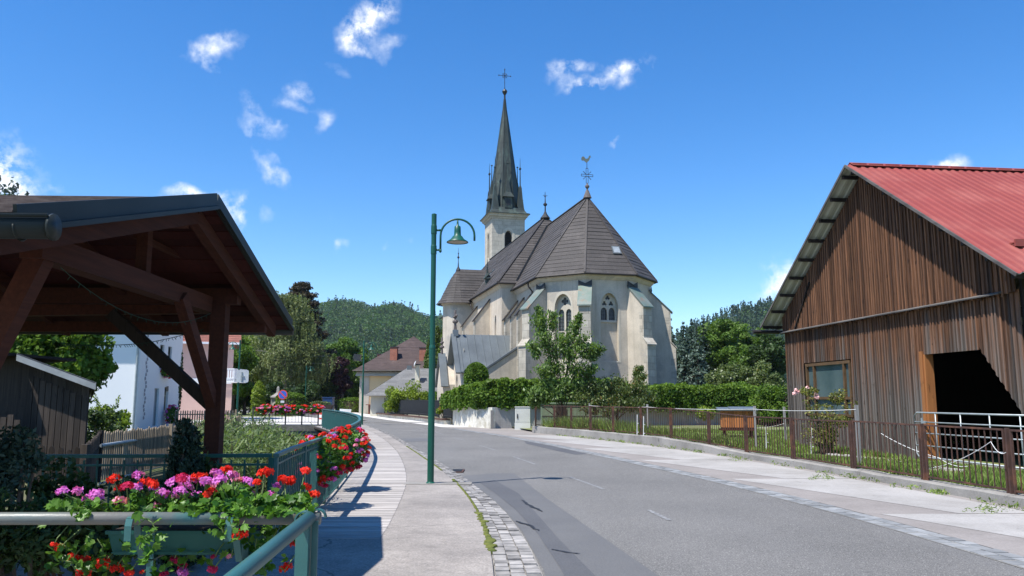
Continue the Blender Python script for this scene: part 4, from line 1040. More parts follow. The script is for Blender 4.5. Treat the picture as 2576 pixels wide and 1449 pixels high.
# ================================================================== BARN
BO = (10.18, 22.16, 0)
BA = thing('barn', 'large brown board barn with red corrugated roof and wide open doorway', 'barn', BO, R(6.56))
BM = world_mat(BA)
def B(x, y, z): return BM @ Vector((x, y, z))
def Bd(x, y, z=0): return BM.to_3x3() @ Vector((x, y, z))
HW = 5.45; SL = .667; RZb = 8.2
OV = .57
roofz = lambda y: RZb - .12 - SL * abs(y)
def intervals(y, lvl):
    """free vertical stretches of the gable boarding at y"""
    top = roofz(y)
    if lvl: return [(3.88, top)] if top > 3.95 else []
    top = min(top, 3.93); cut = []
    if 1.30 < y < 4.18: cut.append((1.05, 2.78))
    if -4.19 < y < -2.07: cut.append((-1, 2.72))
    elif -5.4 < y <= -4.19: cut.append((-1, 2.72 - (-4.19 - y) * 1.28))
    z = .0; out = []
    for a, b in cut:
        if a > z: out.append((z, a))
        z = max(z, b)
    if z < top: out.append((z, top))
    return out
for lvl in (0, 1):
    mb = MB(); bt = MB(); y = -HW; x0 = -.06 - .07 * lvl
    while y < HW:
        w = rnd.uniform(.095, .15); w = min(w, HW - y + .001)
        # split boards crossing an opening edge
        yc = y + w / 2
        for a, b in intervals(yc, lvl):
            a2 = a - (rnd.uniform(0, .06) if (lvl or a < .1) else 0)
            ta = intervals(y, lvl); tb = intervals(y + w, lvl)
            bl_ = min(b, roofz(y)) ; br_ = min(b, roofz(y + w)) 
            if not lvl and -5.4 < yc < -4.19 and a > .5: al, ar = 2.72 - (-4.19 - y) * 1.28, 2.72 - (-4.19 - (y + w)) * 1.28
            else: al = ar = a2
            xx = x0 + rnd.uniform(-.006, .006)
            P = [B(xx, y, al), B(xx, y + w - .006, ar), B(xx, y + w - .006, br_), B(xx, y, bl_)]
            mb.extr(P, Bd(.03, 0))
            al2, ar2 = al, (ar if abs(ar - al) > .01 else al)
            jt = rnd.uniform(-.03, .01) if al < .5 or lvl else 0; sl2 = 1.28 * .022 if (-5.4 < yc < -4.19 and al > .5 and not lvl) else 0
            P = [B(xx - .028, y - .022, al + jt - sl2), B(xx - .028, y + .022, al + jt + sl2), B(xx - .028, y + .022, min(b, roofz(y + .03))), B(xx - .028, y - .022, min(b, roofz(y - .03)))]
            if y > -HW + .05 and (al + .1 < P[2].z): bt.extr(P, Bd(.026, 0))
        y += w
    o = mb.build('upper_boarding' if lvl else 'lower_boarding', 'barn', BA); bt.build('battens', 'barnbat', o)
lg = MB(); lg.extr([B(-.15, -5.1, 3.88), B(-.25, -5.1, 3.86), B(-.255, -5.1, 3.885), B(-.15, -5.1, 3.93)], Bd(0, 10.6), .8); lg.build('drip_ledge', 'vergetrim', BA)
m = MB(); m.beam(B(-.17, 4.5, 3.95), B(-.17, 3.35, 5.35), .05, .05, r=.2); m.build('batten_brace', 'barndark', BA)
# other walls and interior
w = MB()
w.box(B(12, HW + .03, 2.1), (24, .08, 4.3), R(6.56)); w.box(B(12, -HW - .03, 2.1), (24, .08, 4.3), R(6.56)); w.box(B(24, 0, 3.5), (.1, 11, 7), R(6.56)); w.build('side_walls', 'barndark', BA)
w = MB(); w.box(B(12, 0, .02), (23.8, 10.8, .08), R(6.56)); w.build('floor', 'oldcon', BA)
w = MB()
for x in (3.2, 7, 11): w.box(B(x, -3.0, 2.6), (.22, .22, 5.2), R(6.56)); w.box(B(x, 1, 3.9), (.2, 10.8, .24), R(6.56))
w.beam(B(.3, -5.3, 2.95), B(.3, 5.3, 2.95), .18, .2); w.build('inner_frame', 'barndark', BA)
w = MB(); w.box(B(2, -4, .6), (1.4, .5, .5), R(6.56)); w.box(B(4, -3.5, 1.0), (.1, 3, .12), R(6.56)); w.build('manger', 'barndark', BA)
j = MB(); j.extr([B(-.095, -2.1, -.02), B(.13, -2.1, -.02), B(.13, -2.1, 2.72), B(-.095, -2.1, 2.72)], Bd(0, -.10), .6); j.extr([B(-.13, -2.02, -.02), B(-.095, -2.02, -.02), B(-.095, -2.02, 2.8), B(-.13, -2.02, 2.8)], Bd(0, -.12), .3)
j.build('door_jamb', 'jamb', BA)
m = MB(); m.extr([B(-.6, -2.3, .0), B(.6, -2.3, .0), B(.6, -5.3, .0), B(-.9, -5.3, .0)], (0, 0, .12)); m.build('threshold', 'slab', BA)
# window
wf = MB(); xw = -.03; y0w, y1w, z0w, z1w = 1.37, 4.12, 1.08, 2.75
for (a, b) in (((y0w, z0w), (y0w + .09, z1w)), ((y1w - .09, z0w), (y1w, z1w)), ((y0w, z0w), (y1w, z0w + .08)), ((y0w, z1w - .09), (y1w, z1w)), ((y0w, 1.60), (y1w, 1.68)), ((1.72, z0w), (1.80, z1w)), ((3.55, z0w), (3.63, z1w))):
    wf.box(B(xw + (.0 if b[0] - a[0] > b[1] - a[1] else .004), (a[0] + b[0]) / 2, (a[1] + b[1]) / 2), (.09, abs(b[0] - a[0]), abs(b[1] - a[1])), R(6.56))
wo_ = wf.build('window', 'bronze', BA)
m = MB(); m.box(B(.01, 2.74, 1.93), (.015, 2.7, 1.62), R(6.56)); m.build('pane', 'glassb', wo_)
# trapezoid sheet roof
def rib(u, p=.25, d=.038):
    f = (u / p) % 1.0
    return d if f < .36 else (d * (1 - (f - .36) / .12) if f < .48 else (0 if f < .88 else d * (f - .88) / .12))
def sheetroof(name, mat, dz, x0=-.64, x1=24.5, half=6.15, flip=False):
    m = MB(); us = []; u = x0
    while u < x1:
        base = math.floor(u / .25) * .25
        us.append(u); u += .03 if u < 16 else .0625
    v = []; fs = []
    for s in (-1, 1):
        b = len(v)
        for u in us:
            h = rib(u) if u < 16 else rib(u)
            v += [B(u, s * half, RZb - SL * half + h + dz), B(u, 0, RZb + h + dz)]
        fs += [(b + 2 * i, b + 2 * i + 1, b + 2 * i + 3, b + 2 * i + 2) for i in range(len(us) - 1)]
    m.add(v, fs, .5); return m.build(name, mat, BA)
sheetroof('roof', 'red', .05); sheetroof('roof_underside', 'under', .035)
m = MB()
for s in (-1, 1): m.beam(B(-.64, s * 6.17, RZb - SL * 6.17 + .03), B(-.64, 0, RZb + .03), .03, .07, r=.5)
m.build('verge_trim', 'vergetrim', BA)
m = MB()
for s in (-1, 1):
    for k in range(9):
        y = s * (.25 + k * .72); m.beam(B(-.60, y, RZb - SL * abs(y) - .07), B(1.5, y, RZb - SL * abs(y) - .07), .09, .10)
m.build('purlins', 'barndark', BA)
m = MB(); x = -.5
while x < 24: m.beam(B(x, -.16, RZb + .05), B(x + .42, -.16, RZb + .06), .02, .04); x += .5
m.extr([B(-.5, -.2, RZb + .0), B(24.4, -.2, RZb + .0), B(24.4, 0, RZb + .125), B(-.5, 0, RZb + .125)], (0, 0, .015)); m.extr([B(-.5, .2, RZb + .0), B(24.4, .2, RZb + .0), B(24.4, 0, RZb + .125), B(-.5, 0, RZb + .125)], (0, 0, .015)); m.build('ridge_cap', 'red', BA)
m = MB(); yy_ = -5.05; m.box(B(9.6, yy_, RZb - SL * 5.05 + .19), (18.6, .04, .16), R(6.56)); m.box(B(9.6, yy_ + .1, RZb - SL * 5.05 + .2), (18.6, .16, .03), R(6.56)); m.build('snow_guard', 'red', BA)
m = MB(); m.tube([B(-.9, 6.22, 3.98), B(24, 6.22, 3.98)], .07, 8); m.tube([B(-.1, 6.2, 4.05), B(-.1, 5.5, 4.05)], .02, 4); m.build('barn_gutter', 'gutter', BA)

# galvanised field gate before the doorway
def GA(y, z, off=.25): return B(-off - .05, y, z)
gt_ = thing('field_gate', 'galvanised tubular field gate in front of the barn doorway', 'gate', tuple(B(-.3, -1.9, 0)), R(6.56))
y0g, y1g = -1.92, -6.3
fr = MB(); fr.tube([GA(y1g, 1.28), GA(y0g - .12, 1.28), GA(y0g, 1.2), GA(y0g, .28), GA(y0g - .1, .2), GA(y1g, .2)], .020, 8); fr.build('frame', 'galv', gt_, smooth=True)
for z in (1.05, .78, .48): MB().tube([GA(y0g, z), GA(y1g, z)], .017, 6).build('rail', 'galv', gt_, smooth=True)
for y in (-2.75, -3.65, -4.6, -5.5): MB().tube([GA(y, .2), GA(y, 1.28)], .017, 6).build('upright', 'galv', gt_, smooth=True)
m = MB(); m.box(GA(-2.3, 1.05), (.05, .16, .06), R(6.56)); m.box(GA(-2.22, 1.08), (.03, .05, .14), R(6.56)); m.build('latch', 'galv', gt_)

# ================================================================== STREET LAMPS
def street_lamp(label, x, y, H=5.15, sgn=1, group='green arched street lamps'):
    t = thing('street_lamp', label, 'street lamp', (x, y, .04), 0, group)
    P = lambda a, z: (x + a * sgn, y, z + .04)
    m = MB(); m.lathe((x, y, .04), [(.085, 0), (.085, .03), (.062, .05), (.062, 2.52), (.064, 2.54), (.050, 2.60), (.050, 4.35), (.058, 4.36), (.058, 4.52), (.050, 4.53), (.050, 4.75), (.058, 4.76), (.058, 4.92), (.05, 4.93), (.05, H), (.0, H + .02)], 16); m.build('pole', 'green', t, smooth=False)
    m = MB(); r = .33; cx = .13 + r; pts = [P(.13, 4.42)] + [P(cx - r * cos(a), 4.72 + r * sin(a)) for a in np.linspace(0, pi, 17)] + [P(cx + r, 4.62)]
    m.tube(pts, .021, 8)
    for z in (4.44, 4.83): m.tube([P(.03, z), P(.14, z)], .022, 6)
    m.lathe(P(.13, 4.40), [(.0, -.02), (.026, 0), (.026, .05)], 8); m.build('arm', 'green', t, smooth=True)
    m = MB(); m.lathe(P(cx, 0), [(.012, 5.05), (.018, 4.98), (.022, 4.93), (.06, 4.90), (.065, 4.80), (.068, 4.73), (.10, 4.70), (.13, 4.655), (.21, 4.60), (.212, 4.585), (.19, 4.59), (.12, 4.64), (.06, 4.66), (0, 4.66)], 24); hd = m.build('lamp_shade', 'green', t, smooth=True)
    m = MB(); m.lathe(P(cx, 0), [(.185, 4.596), (.14, 4.60), (.0, 4.605)], 20); m.lathe(P(cx, 0), [(0, 4.57), (.09, 4.59), (.11, 4.60)], 16); m.build('diffuser', 'lamp_in', hd)
    return t
L1 = street_lamp('tall green street lamp standing on the pavement in front of the church', -1.52, 15.18)
L2 = dup(L1, (-9.21, 49.5, .04), 0, 'green street lamp with a small dark box beside the yellow house'); L3 = dup(L1, (-16.75, 49, .04), pi, 'green street lamp carrying the grey sign back, its head pointing left'); L4 = dup(L1, (-22.4, 87, .04), 0, 'farthest green street lamp, in front of the dark trees')
m = MB(); m.b2((-9.85, 49.4, 3.95), (-9.3, 49.75, 3.98)); m.box((-9.62, 49.6, 4.18), (.42, .4, .36), 0, ry=.1); o = m.build('lamp_box', 'black', origin=(-9.6, 49.6, 4)); tag(o, 'small dark box bracketed to the lamp before the yellow house', 'box')
# base plate strip under the tall lamp
struct(MB().b2((-2.0, 15.02, .045), (-.75, 15.4, .062)).build('footing', 'oldcon'))

# ================================================================== FENCE ON THE RIGHT
def fwall(y): return FN(y) - .2
mb = MB(); ys = list(np.arange(4, 39, .5)); prof = []
v = []; fs = []
for y in ys:
    hgt = .30 if y > 27 else (.14 + max(0, y - 22) / 5 * .16); hgt += rnd.uniform(-.012, .012); j = rnd.uniform(-.012, .012)
    a = fwall(y) + j; v += [(a, y, 0), (a + .01, y, hgt), (a + .05, y, hgt + .02), (a + .36, y, hgt + .02), (a + .38, y, 0)]
for i in range(len(ys) - 1):
    for k in range(4): fs.append((i * 5 + k, i * 5 + k + 1, (i + 1) * 5 + k + 1, (i + 1) * 5 + k))
fs += [(0, 4, 3, 2, 1), tuple((len(ys) - 1) * 5 + k for k in range(5))]
mb.add(v, fs, .5); o = mb.build('kerb_wall', 'oldcon', origin=(4, 30, 0)); tag(o, 'low weathered concrete wall under the rusty brown fence', 'wall')
fz = lambda y: .14 if y < 22 else min(.30, .14 + (y - 22) / 5 * .16)
FE = thing('iron_fence', 'rusty brown iron bar fence on the low concrete wall along the pavement', 'fence', (7.2, 17, 0))
py_ = [6.6, 9.7, 12.6, 14.75, 17.1, 19.7, 22.2, 24.45, 27.0, 29.3, 31.5, 33.4, 35.1, 36.7, 38.6]
fp = [Vector((FN(y), y, 0)) for y in py_]
for i, p in enumerate(fp):
    z = fz(py_[i]); m = MB(); m.beam(p + Vector((0, 0, z - .1)), p + Vector((0, 0, z + 1.03)), .058, .04); m.build('post', 'rust', FE)
for i in range(len(fp) - 1):
    a, b = fp[i], fp[i + 1]; d = (b - a).normalized(); a = a + d * .085; b = b - d * .085; z0, z1 = fz(py_[i]), fz(py_[i + 1]); m = MB()
    U = lambda t, h: a.lerp(b, t) + Vector((0, 0, z0 + (z1 - z0) * t + h))
    sag = rnd.uniform(-.015, .015)
    m.beam(U(0, .08), U(1, .08 + sag), .03, .03); m.beam(U(0, 1.0), U(1, 1.0 + sag), .035, .03); m.beam(U(0, .02), U(0, 1.0), .035, .035); m.beam(U(1, .02), U(1, 1.0), .035, .035)
    n = int((b - a).length / .135)
    for k in range(1, n): t = k / n; m.beam(U(t, .08), U(t, 1.0), .016, .016)
    m.build('bar_panel', 'rust', FE)
    for t, dd in ((0, -1), (1, 1)):
        pass
# lawn
strip('lawn', lambda y: FN(y) + .15, lambda y: 60, -10, 39, .10, 'lawn', nx=6)
mb = MB(); mb.poly([(1, 39.2, .10), (60, 39.2, .1), (60, 70, .1), (-3, 70, .1), (-2.5, 48, .1), (-.2, 45.2, .1)]); struct(mb.build('churchyard', 'lawn'))
def blades(n, fx, y0, y1, z, h, pw=1.0, mat='grass', name='grass', label='short meadow grass', w=.012):
    g = NR; Y = y0 + (y1 - y0) * g.random(n) ** pw; X = np.array([a + (b - a) * r for (a, b), r in zip([fx(y) for y in Y], g.random(n))])
    cl = np.sin(X * 1.9 + 1.3 * np.sin(Y * .9)) + np.sin(Y * 1.4 + X * .7); keep = cl > -1.1; X, Y = X[keep], Y[keep]; n = len(X)
    Hh = h * g.uniform(.4, 1.25, n) * (1 + .35 * np.sin(X * .8 + Y * .5)); a = g.uniform(0, 2 * pi, n); ln = g.normal(size=(n, 2)) * .35
    ww = w * (1 + Y / 25)
    P0 = np.stack([X - np.cos(a) * ww, Y - np.sin(a) * ww, np.full(n, z)], 1); P1 = np.stack([X + np.cos(a) * ww, Y + np.sin(a) * ww, np.full(n, z)], 1)
    P2 = np.stack([X + ln[:, 0] * Hh, Y + ln[:, 1] * Hh, z + Hh], 1)
    m = MB(); m.bulk(np.stack([P0, P1, P2], 1), 3, g.random(n)); o = m.build(name, mat); tag(o, label, 'grass', kind='stuff'); return o
blades(60000, lambda y: (FN(y) + .2, min(max(FN(y) + .5, 12.5 - .115 * y), 40) if y < 28 else 18), 10, 39, .10, .13, .9, label='green meadow grass between the rusty fence and the barn')
blades(9000, lambda y: (FN(y) + .05, FN(y) + .9), 24, 38, .2, .42, 1, name='tall_grass', label='taller grass growing behind the fence near the young tree')
m = MB(); n = 700
for k in range(90):
    y = rnd.uniform(9, 36); x = fwall(y) - rnd.uniform(.0, .22)
    P, N = blob(14, (x, y, .04), (.13, .16, .06)); m.bulk(leafquads(P, .07, N, .35), 4, NR.random(14))
for (x, y) in ((6.35, 16.6), (6.2, 16.3), (7.0, 11.9), (6.7, 11.7), (5.9, 21.2)):
    P, N = blob(90, (x, y, .03), (.26, .22, .07)); m.bulk(leafquads(P, .06, N, .22), 4, NR.random(90))
tag(m.build('weeds', 'grass'), 'weeds growing along the foot of the low wall', 'weeds', kind='stuff')
# stone path edge in the meadow
m = MB()
for k in range(70):
    t = k / 69; m.lathe((9.6 - 1.2 * t + rnd.uniform(-.15, .15) - .115 * 0, 17 + 8 * t, .11), [(.11, -.02), (.1, .02), (.04, .03)], 6, rnd.random())
struct(m.build('stone_edging', 'slab'))
# fence posts and white tape
wp = [((3.0, 36), 1.55), ((5.6, 33.0), 1.5), ((7.95, 26.0), 1.5), ((8.75, 25.6), 1.3), ((8.15, 18.9), 1.55)]
wpl = ['weathered grey post at the left end of the white tape, behind the young tree', 'weathered grey post near the white stakes, left of the orange hutch', 'weathered grey post right beside the orange hutch', 'weathered grey post at the corner of the barn', 'weathered grey post in front of the boards between window and doorway']
PX_ = [(1483, 36.3, 1.42), (1628, 29.6, 1.42), (1897, 24.9, 1.40), (1972, 27.2, 1.35), (2153, 18.2, 1.48)]
tops = []
for (px, Y, h), lb in zip(PX_, wpl):
    x = W(px, 1003, Y).x; m = MB(); m.beam((x, Y, 0), (x + rnd.uniform(-.02, .02), Y, h), .085, .06); o = m.build('fence_post', 'greypost', origin=(x, Y, 0)); tag(o, lb, 'post', 'grey wooden fence posts'); tops.append(Vector((x - .03, Y - .04, h - .1)))
def cable(name, pts, r, mat, label, cat, sag=.05, **k):
    m = MB()
    for a, b in zip(pts, pts[1:]):
        a = Vector(a); b = Vector(b); m.tube([a.lerp(b, t) - Vector((0, 0, sag * 4 * t * (1 - t))) for t in np.linspace(0, 1, 12)], r, 4)
    o = m.build(name, mat, origin=tuple(pts[0])); return tag(o, label, cat, **k)
cable('fence_tape', [tops[0], tops[1], tops[2], tops[4]], .006, 'tapewhite', 'white electric fence tape strung along the grey posts', 'fence tape', .04)
cable('fence_tape', [(tops[2].x, tops[2].y, .75), (tops[3].x, tops[3].y, .8)], .007, 'tapewhite', 'lower thin white fence tape between hutch and barn corner', 'fence tape', .05)
cable('rope', [(8.35, 18.3, .85), (8.75, 16.6, .42), (8.3, 14.8, .4)], .006, 'tapewhite', 'slack white rope hanging towards the field gate', 'rope', .06)
cable('rope', [(7.6, 14.9, .35), (7.55, 12.75, .95), (7.62, 12.5, .8)], .005, 'tapewhite', 'thin pale rope knotted to the nearest fence post', 'rope', .08)
for px, y, Y, h, lb in ((1600, 0, 29.3, 1.05, 'white plastic stake left of the grey post'), (1616, 0, 28.8, 1.0, 'white plastic stake nearest the grey post, left of the hutch'), (1922, 0, 24.0, .85, 'white plastic stake right of the orange hutch'), (2034, 0, 21.8, .85, 'white plastic stake at the rose bush')):
    x = W(px, 1003, Y).x; m = MB(); m.beam((x, Y, .05), (x + .03, Y, h), .03, .02); m.beam((x + .02, Y, h * .7), (x + .07, Y, h * .7), .015, .02); m.beam((x + .02, Y, h * .4), (x + .07, Y, h * .4), .015, .02)
    tag(m.build('fence_stake', 'tapewhite', origin=(x, Y, 0)), lb, 'stake', 'white plastic fence stakes')
# orange hutch
hx, hy = W(1852, 1000, 31.5).x, 31.5
t = thing('beehive_hutch', 'orange boarded hutch on a low stand with grey sloping lid', 'hutch', (hx, hy, .1), R(-8))
m = MB(); m.b2((-.62, -.3, .42), (.62, .3, 1.08)); 
def loc(mb_, t):
    mm = world_mat(t)
    for i, a in enumerate(mb_.v): mb_.v[i] = a @ np.array(mm)[:3, :3].T + np.array(mm)[:3, 3]
    return mb_
m = MB()
for k in range(11): m.b2((-.62 + k * .113, -.32, .42), (-.515 + k * .113, -.30, 1.06))
m.b2((-.62, -.30, .42), (.62, .3, 1.06)); loc(m, t).build('body', 'hive', t)
m = MB(); m.box((0, 0, 1.12), (1.5, .85, .05), rx=.1); m.box((.2, 0, 1.16), (1.0, .8, .02), rx=.1); loc(m, t).build('lid', 'zinc', t)
m = MB(); m.b2((-.66, -.42, .30), (.66, -.2, .36)); m.b2((-.66, .1, .30), (.66, .36, .36)); m.b2((-.60, -.34, .36), (.60, .32, .42)); loc(m, t).build('stand', 'timber', t)
for sx in (-.5, .5):
    for sy in (-.3, .25): loc(MB().b2((sx - .04, sy - .04, -.02), (sx + .04, sy + .04, .30)), t).build('leg', 'timber', t)

# rose bush by the barn
rx_, ry_ = W(2070, 1000, 22.4).x, 22.4
t = thing('rose_bush', 'straggly rose bush with pale pink blooms under the barn window', 'bush', (rx_, ry_, .1)); m = MB(); lf = MB(); tips = []
for k in range(46):
    a = rnd.uniform(0, 2 * pi); L = rnd.uniform(.5, 1.9); sp_ = rnd.uniform(.1, .75); p = Vector((rx_ + rnd.uniform(-.12, .12), ry_ + rnd.uniform(-.12, .12), .05)); pts = [p]
    for s in range(6): f = (s + 1) / 6; pts.append(p + Vector((cos(a) * sp_ * f ** 1.5 * L * .8, sin(a) * sp_ * f ** 1.5 * .5 * L, L * (f - .22 * f * f * (k % 3 > 0)))))
    m.tube(pts, [.011, .010, .009, .008, .006, .005, .003], 4); tips.append(pts[-1])
    for q in pts[2:]:
        n = rnd.randint(3, 9) if q.z < 1.3 else 14; P, N = blob(n, q, (.14, .12, .1)); lf.bulk(leafquads(P, .075, N, .6), 4, NR.random(n))
for c, r_ in ((W(2035, 985, 22.2), (.28, .2, .14)), (W(2105, 1000, 22.4), (.26, .2, .16)), (W(2060, 1095, 22.2), (.55, .3, .25)), (W(2120, 1060, 22.2), (.25, .2, .18))):
    P, N = blob(240, c, r_); lf.bulk(leafquads(P, .075, N, .6), 4, NR.random(240)); m.tube([(rx_, ry_, .1), (rx_ + (c.x - rx_) * .4, ry_, c.z * .6), tuple(c)], [.012, .01, .005], 4)
m.build('stems', 'bark', t); lf.build('leaves', 'lf_rose', t)
for (px, py) in ((2001, 981), (2008, 986), (1998, 990), (2053, 992), (2056, 999), (2137, 1062), (2030, 975)):
    c = W(px, py, 22.1); f = MB(); P, N = blob(26, c, (.05, .05, .045)); f.bulk(leafquads(P, .06, N, .8), 4, NR.random(26)); f.build('bloom', 'f_pale' if 'f_pale' in M else 'tapewhite', t)

# ================================================================== WALL, CABINET, HEDGES
wpts = [(-3.75, 51.0), (-3.62, 49.6), (-2.9, 47.2), (-1.9, 45.2), (-1.08, 43.9), (-.1, 44.1), (.6, 44.3), (2.4, 44.6)]
m = MB()
def wallrun(mb_, pts, th, z0, zt, jit=.0):
    P = [Vector((a, b, 0)) for a, b in pts]
    for i in range(len(P) - 1):
        d = (P[i + 1] - P[i]).normalized(); nrm = Vector((-d.y, d.x, 0)); e = d * .004 * i
        q = [P[i], P[i + 1], P[i + 1] + nrm * th, P[i] + nrm * th]
        mb_.add([p + Vector((0, 0, z0)) for p in q] + [q[0] + Vector((0, 0, zt[i])), q[1] + Vector((0, 0, zt[i + 1])), q[2] + Vector((0, 0, zt[i + 1])), q[3] + Vector((0, 0, zt[i]))], [(0, 3, 2, 1), (4, 5, 6, 7), (0, 1, 5, 4), (2, 3, 7, 6), (1, 2, 6, 5), (3, 0, 4, 7)], .5)
wallrun(m, wpts[:5], .35, -.1, [1.15] * 5); o = m.build('garden_wall', 'wallwhite', origin=(-2, 46, 0)); tag(o, 'curved whitewashed wall with peeling paint under the ivy hedge', 'wall')
m = MB(); wallrun(m, [(-1.06, 43.95), (-.1, 44.3), (.6, 44.5), (2.4, 44.8), (9, 46.5), (16, 48)], .35, -.1, [1.12] * 6); o = m.build('garden_wall', 'wallgrey', origin=(1, 44.5, 0)); tag(o, 'grey rendered wall behind the electrical cabinet, under the hedge', 'wall')
m = MB(); m.b2((-1.16, 43.62, 0), (-1.0, 43.8, 1.0)); o = m.build('bollard', 'greypost', origin=(-1.08, 43.7, 0)); tag(o, 'narrow grey stone post at the corner of the whitewashed wall', 'post')
cx_, cy_ = W(1315, 1000, 42.3).x, 42.3
t = thing('electrical_cabinet', 'pale grey electrical cabinet with ribbed door by the low wall', 'cabinet', (cx_, cy_, .01), R(-6))
m = MB(); m.b2((-.39, -.17, .38), (.39, .17, 1.16)); 
for k in range(14): m.b2((-.34 + k * .05, -.18, .44), (-.315 + k * .05, -.17, 1.1))
m.b2((-.41, -.2, 1.165), (.41, .2, 1.20)); loc(m, t).build('body', 'cabinet', t)
loc(MB().b2((-.41, -.19, .0), (.41, .19, .36)), t).build('plinth', 'cabinet', t); loc(MB().b2((-.29, -.215, .6), (-.24, -.185, .82)), t).build('handle', 'black', t)
# ivy hedge on the wall
hp_ = [(-3.9, 51.3), (-3.5, 49.5), (-2.7, 47.4), (-1.7, 45.6), (-.9, 44.6), (.6, 44.9), (2.4, 45.2), (5.5, 46)]
P, N = hedge_pts(hp_, .62, lambda s: .95, lambda s: 1.85 + .85 * min(1, s * 1.7), 36000)
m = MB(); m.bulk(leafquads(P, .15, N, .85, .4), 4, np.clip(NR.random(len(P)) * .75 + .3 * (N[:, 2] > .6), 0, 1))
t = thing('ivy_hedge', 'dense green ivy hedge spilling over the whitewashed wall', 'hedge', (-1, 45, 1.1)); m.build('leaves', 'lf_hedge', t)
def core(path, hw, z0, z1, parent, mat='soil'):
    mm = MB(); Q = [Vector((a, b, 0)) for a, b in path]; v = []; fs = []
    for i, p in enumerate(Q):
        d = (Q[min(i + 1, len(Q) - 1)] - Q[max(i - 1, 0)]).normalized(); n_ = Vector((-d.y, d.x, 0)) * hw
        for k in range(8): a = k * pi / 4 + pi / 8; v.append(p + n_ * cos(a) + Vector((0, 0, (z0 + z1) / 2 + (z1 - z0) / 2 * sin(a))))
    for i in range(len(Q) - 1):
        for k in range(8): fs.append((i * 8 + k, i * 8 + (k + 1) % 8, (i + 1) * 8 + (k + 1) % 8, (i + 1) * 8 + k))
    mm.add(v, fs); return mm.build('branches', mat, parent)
P, N = blob(5200, (-1.15, 44.9, 1.75), (1.1, .8, .62)); m2 = MB(); m2.bulk(leafquads(P, .15, N, .85, .4), 4, NR.random(5200) * .85); m2.build('corner_leaves', 'lf_hedge', t)
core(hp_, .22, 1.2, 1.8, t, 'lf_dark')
hp2 = [(5.5, 46), (9, 46.8), (12, 47.4), (14.6, 48)]
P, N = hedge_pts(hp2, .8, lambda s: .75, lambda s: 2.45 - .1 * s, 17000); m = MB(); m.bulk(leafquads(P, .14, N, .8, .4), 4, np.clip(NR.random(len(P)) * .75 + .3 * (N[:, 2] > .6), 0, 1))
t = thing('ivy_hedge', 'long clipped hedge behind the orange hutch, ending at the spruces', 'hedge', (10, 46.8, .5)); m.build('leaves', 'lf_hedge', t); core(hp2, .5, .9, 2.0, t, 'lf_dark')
# clipped ivy dome next to the porch
dx_, dy_ = W(1198, 1000, 49.6).x, 49.6
t = thing('topiary', 'round topped clipped ivy column beside the porch', 'topiary', (dx_, dy_, .5)); g = NR; n = 7000
u = g.normal(size=(n, 3)); u /= np.linalg.norm(u, axis=1)[:, None]; z = np.where(u[:, 2] > 0, 2.9 + u[:, 2] * .95, 2.9 + u[:, 2] * 2.2); q = np.where(u[:, 2] > 0, 1, 1 / np.maximum(.35, np.hypot(u[:, 0], u[:, 1]))); q *= .76 * g.uniform(.85, 1.04, n)
P = np.stack([dx_ + u[:, 0] * q, dy_ + u[:, 1] * q, z], 1); m = MB(); m.bulk(leafquads(P, .12, u, .85), 4, g.random(n) * .8); m.build('leaves', 'lf_hedge', t); MB().lathe((dx_, dy_, .5), [(.5, 0), (.55, 2.6), (.3, 3.1), (0, 3.2)], 10).build('branches', 'bark', t)

# ================================================================== YOUNG TREE AND SHRUBS IN FRONT OF THE APSE
tx0, ty0 = 2.42, 38.6
def hanging_tree(name, label, bx, by, targets, leaf, mat, per, seed, r0=.07, spread=.5, base=.1, cr=.42):
    g = np.random.default_rng(seed); t = thing(name, label, 'tree' if 'tree' in name else 'bush', (bx, by, base)); br = MB(); lf = MB()
    for (c, r) in targets:
        c = Vector(c); s = Vector((bx + (c.x - bx) * .12, by, base + (c.z - base) * .42)); mid = s.lerp(c, .5) + Vector((0, 0, .12)); br.tube([s, mid, c], [r0 * .4, r0 * .25, r0 * .1], 5)
        for k in range(7):
            d = Vector(g.normal(size=3)); d.normalize(); e = c + Vector((d.x * r[0], d.y * r[1], abs(d.z) * r[2] * .6)) * .9; br.tube([mid.lerp(c, .5), e], [r0 * .12, r0 * .05], 3)
            n = per // 7; q = g.random(n)[:, None]; P = np.array(mid.lerp(c, .5)) * (1 - q) + np.array(e) * q + g.normal(size=(n, 3)) * np.array(r) * .34; N = np.tile([0, 0, 1.], (n, 1)); lf.bulk(leafquads(P, leaf, N, .42, .6, g, 1.1), 4, g.random(n))
    top = max(targets, key=lambda q: q[0][2])[0]
    br.tube([(bx, by, base - .1), (bx + .04, by, base + 1), (bx + (top[0] - bx) * .4, by, base + (top[2] - base) * .5), tuple(top)], [r0, r0 * .8, r0 * .5, r0 * .1], 7)
    br.build('trunk', 'bark', t); lf.build('crown', mat, t); return t
tg = []
for (px, py, Y, r) in ((1352, 800, 38.5, .4), (1362, 840, 38.3, .5), (1335, 868, 38.2, .36), (1385, 790, 38.8, .3), (1352, 775, 38.8, .2), (1385, 870, 38.5, .55), (1420, 850, 38.3, .5), (1455, 812, 38.7, .36), (1462, 850, 38.4, .45), (1440, 880, 38.2, .5), (1485, 872, 38.5, .42), (1508, 878, 38.7, .28), (1400, 915, 38.4, .55), (1370, 930, 38.2, .5), (1452, 925, 38.3, .5), (1490, 925, 38.6, .35), (1372, 965, 38.0, .5), (1340, 985, 37.9, .4), (1420, 965, 38.2, .6), (1360, 1000, 38.0, .42), (1395, 990, 38, .5), (1455, 795, 38.8, .2), (1330, 1010, 37.9, .3), (1448, 965, 38.4, .5)):
    p = W(px, py, Y); tg.append((tuple(p), (r, r * .9, r * .8)))
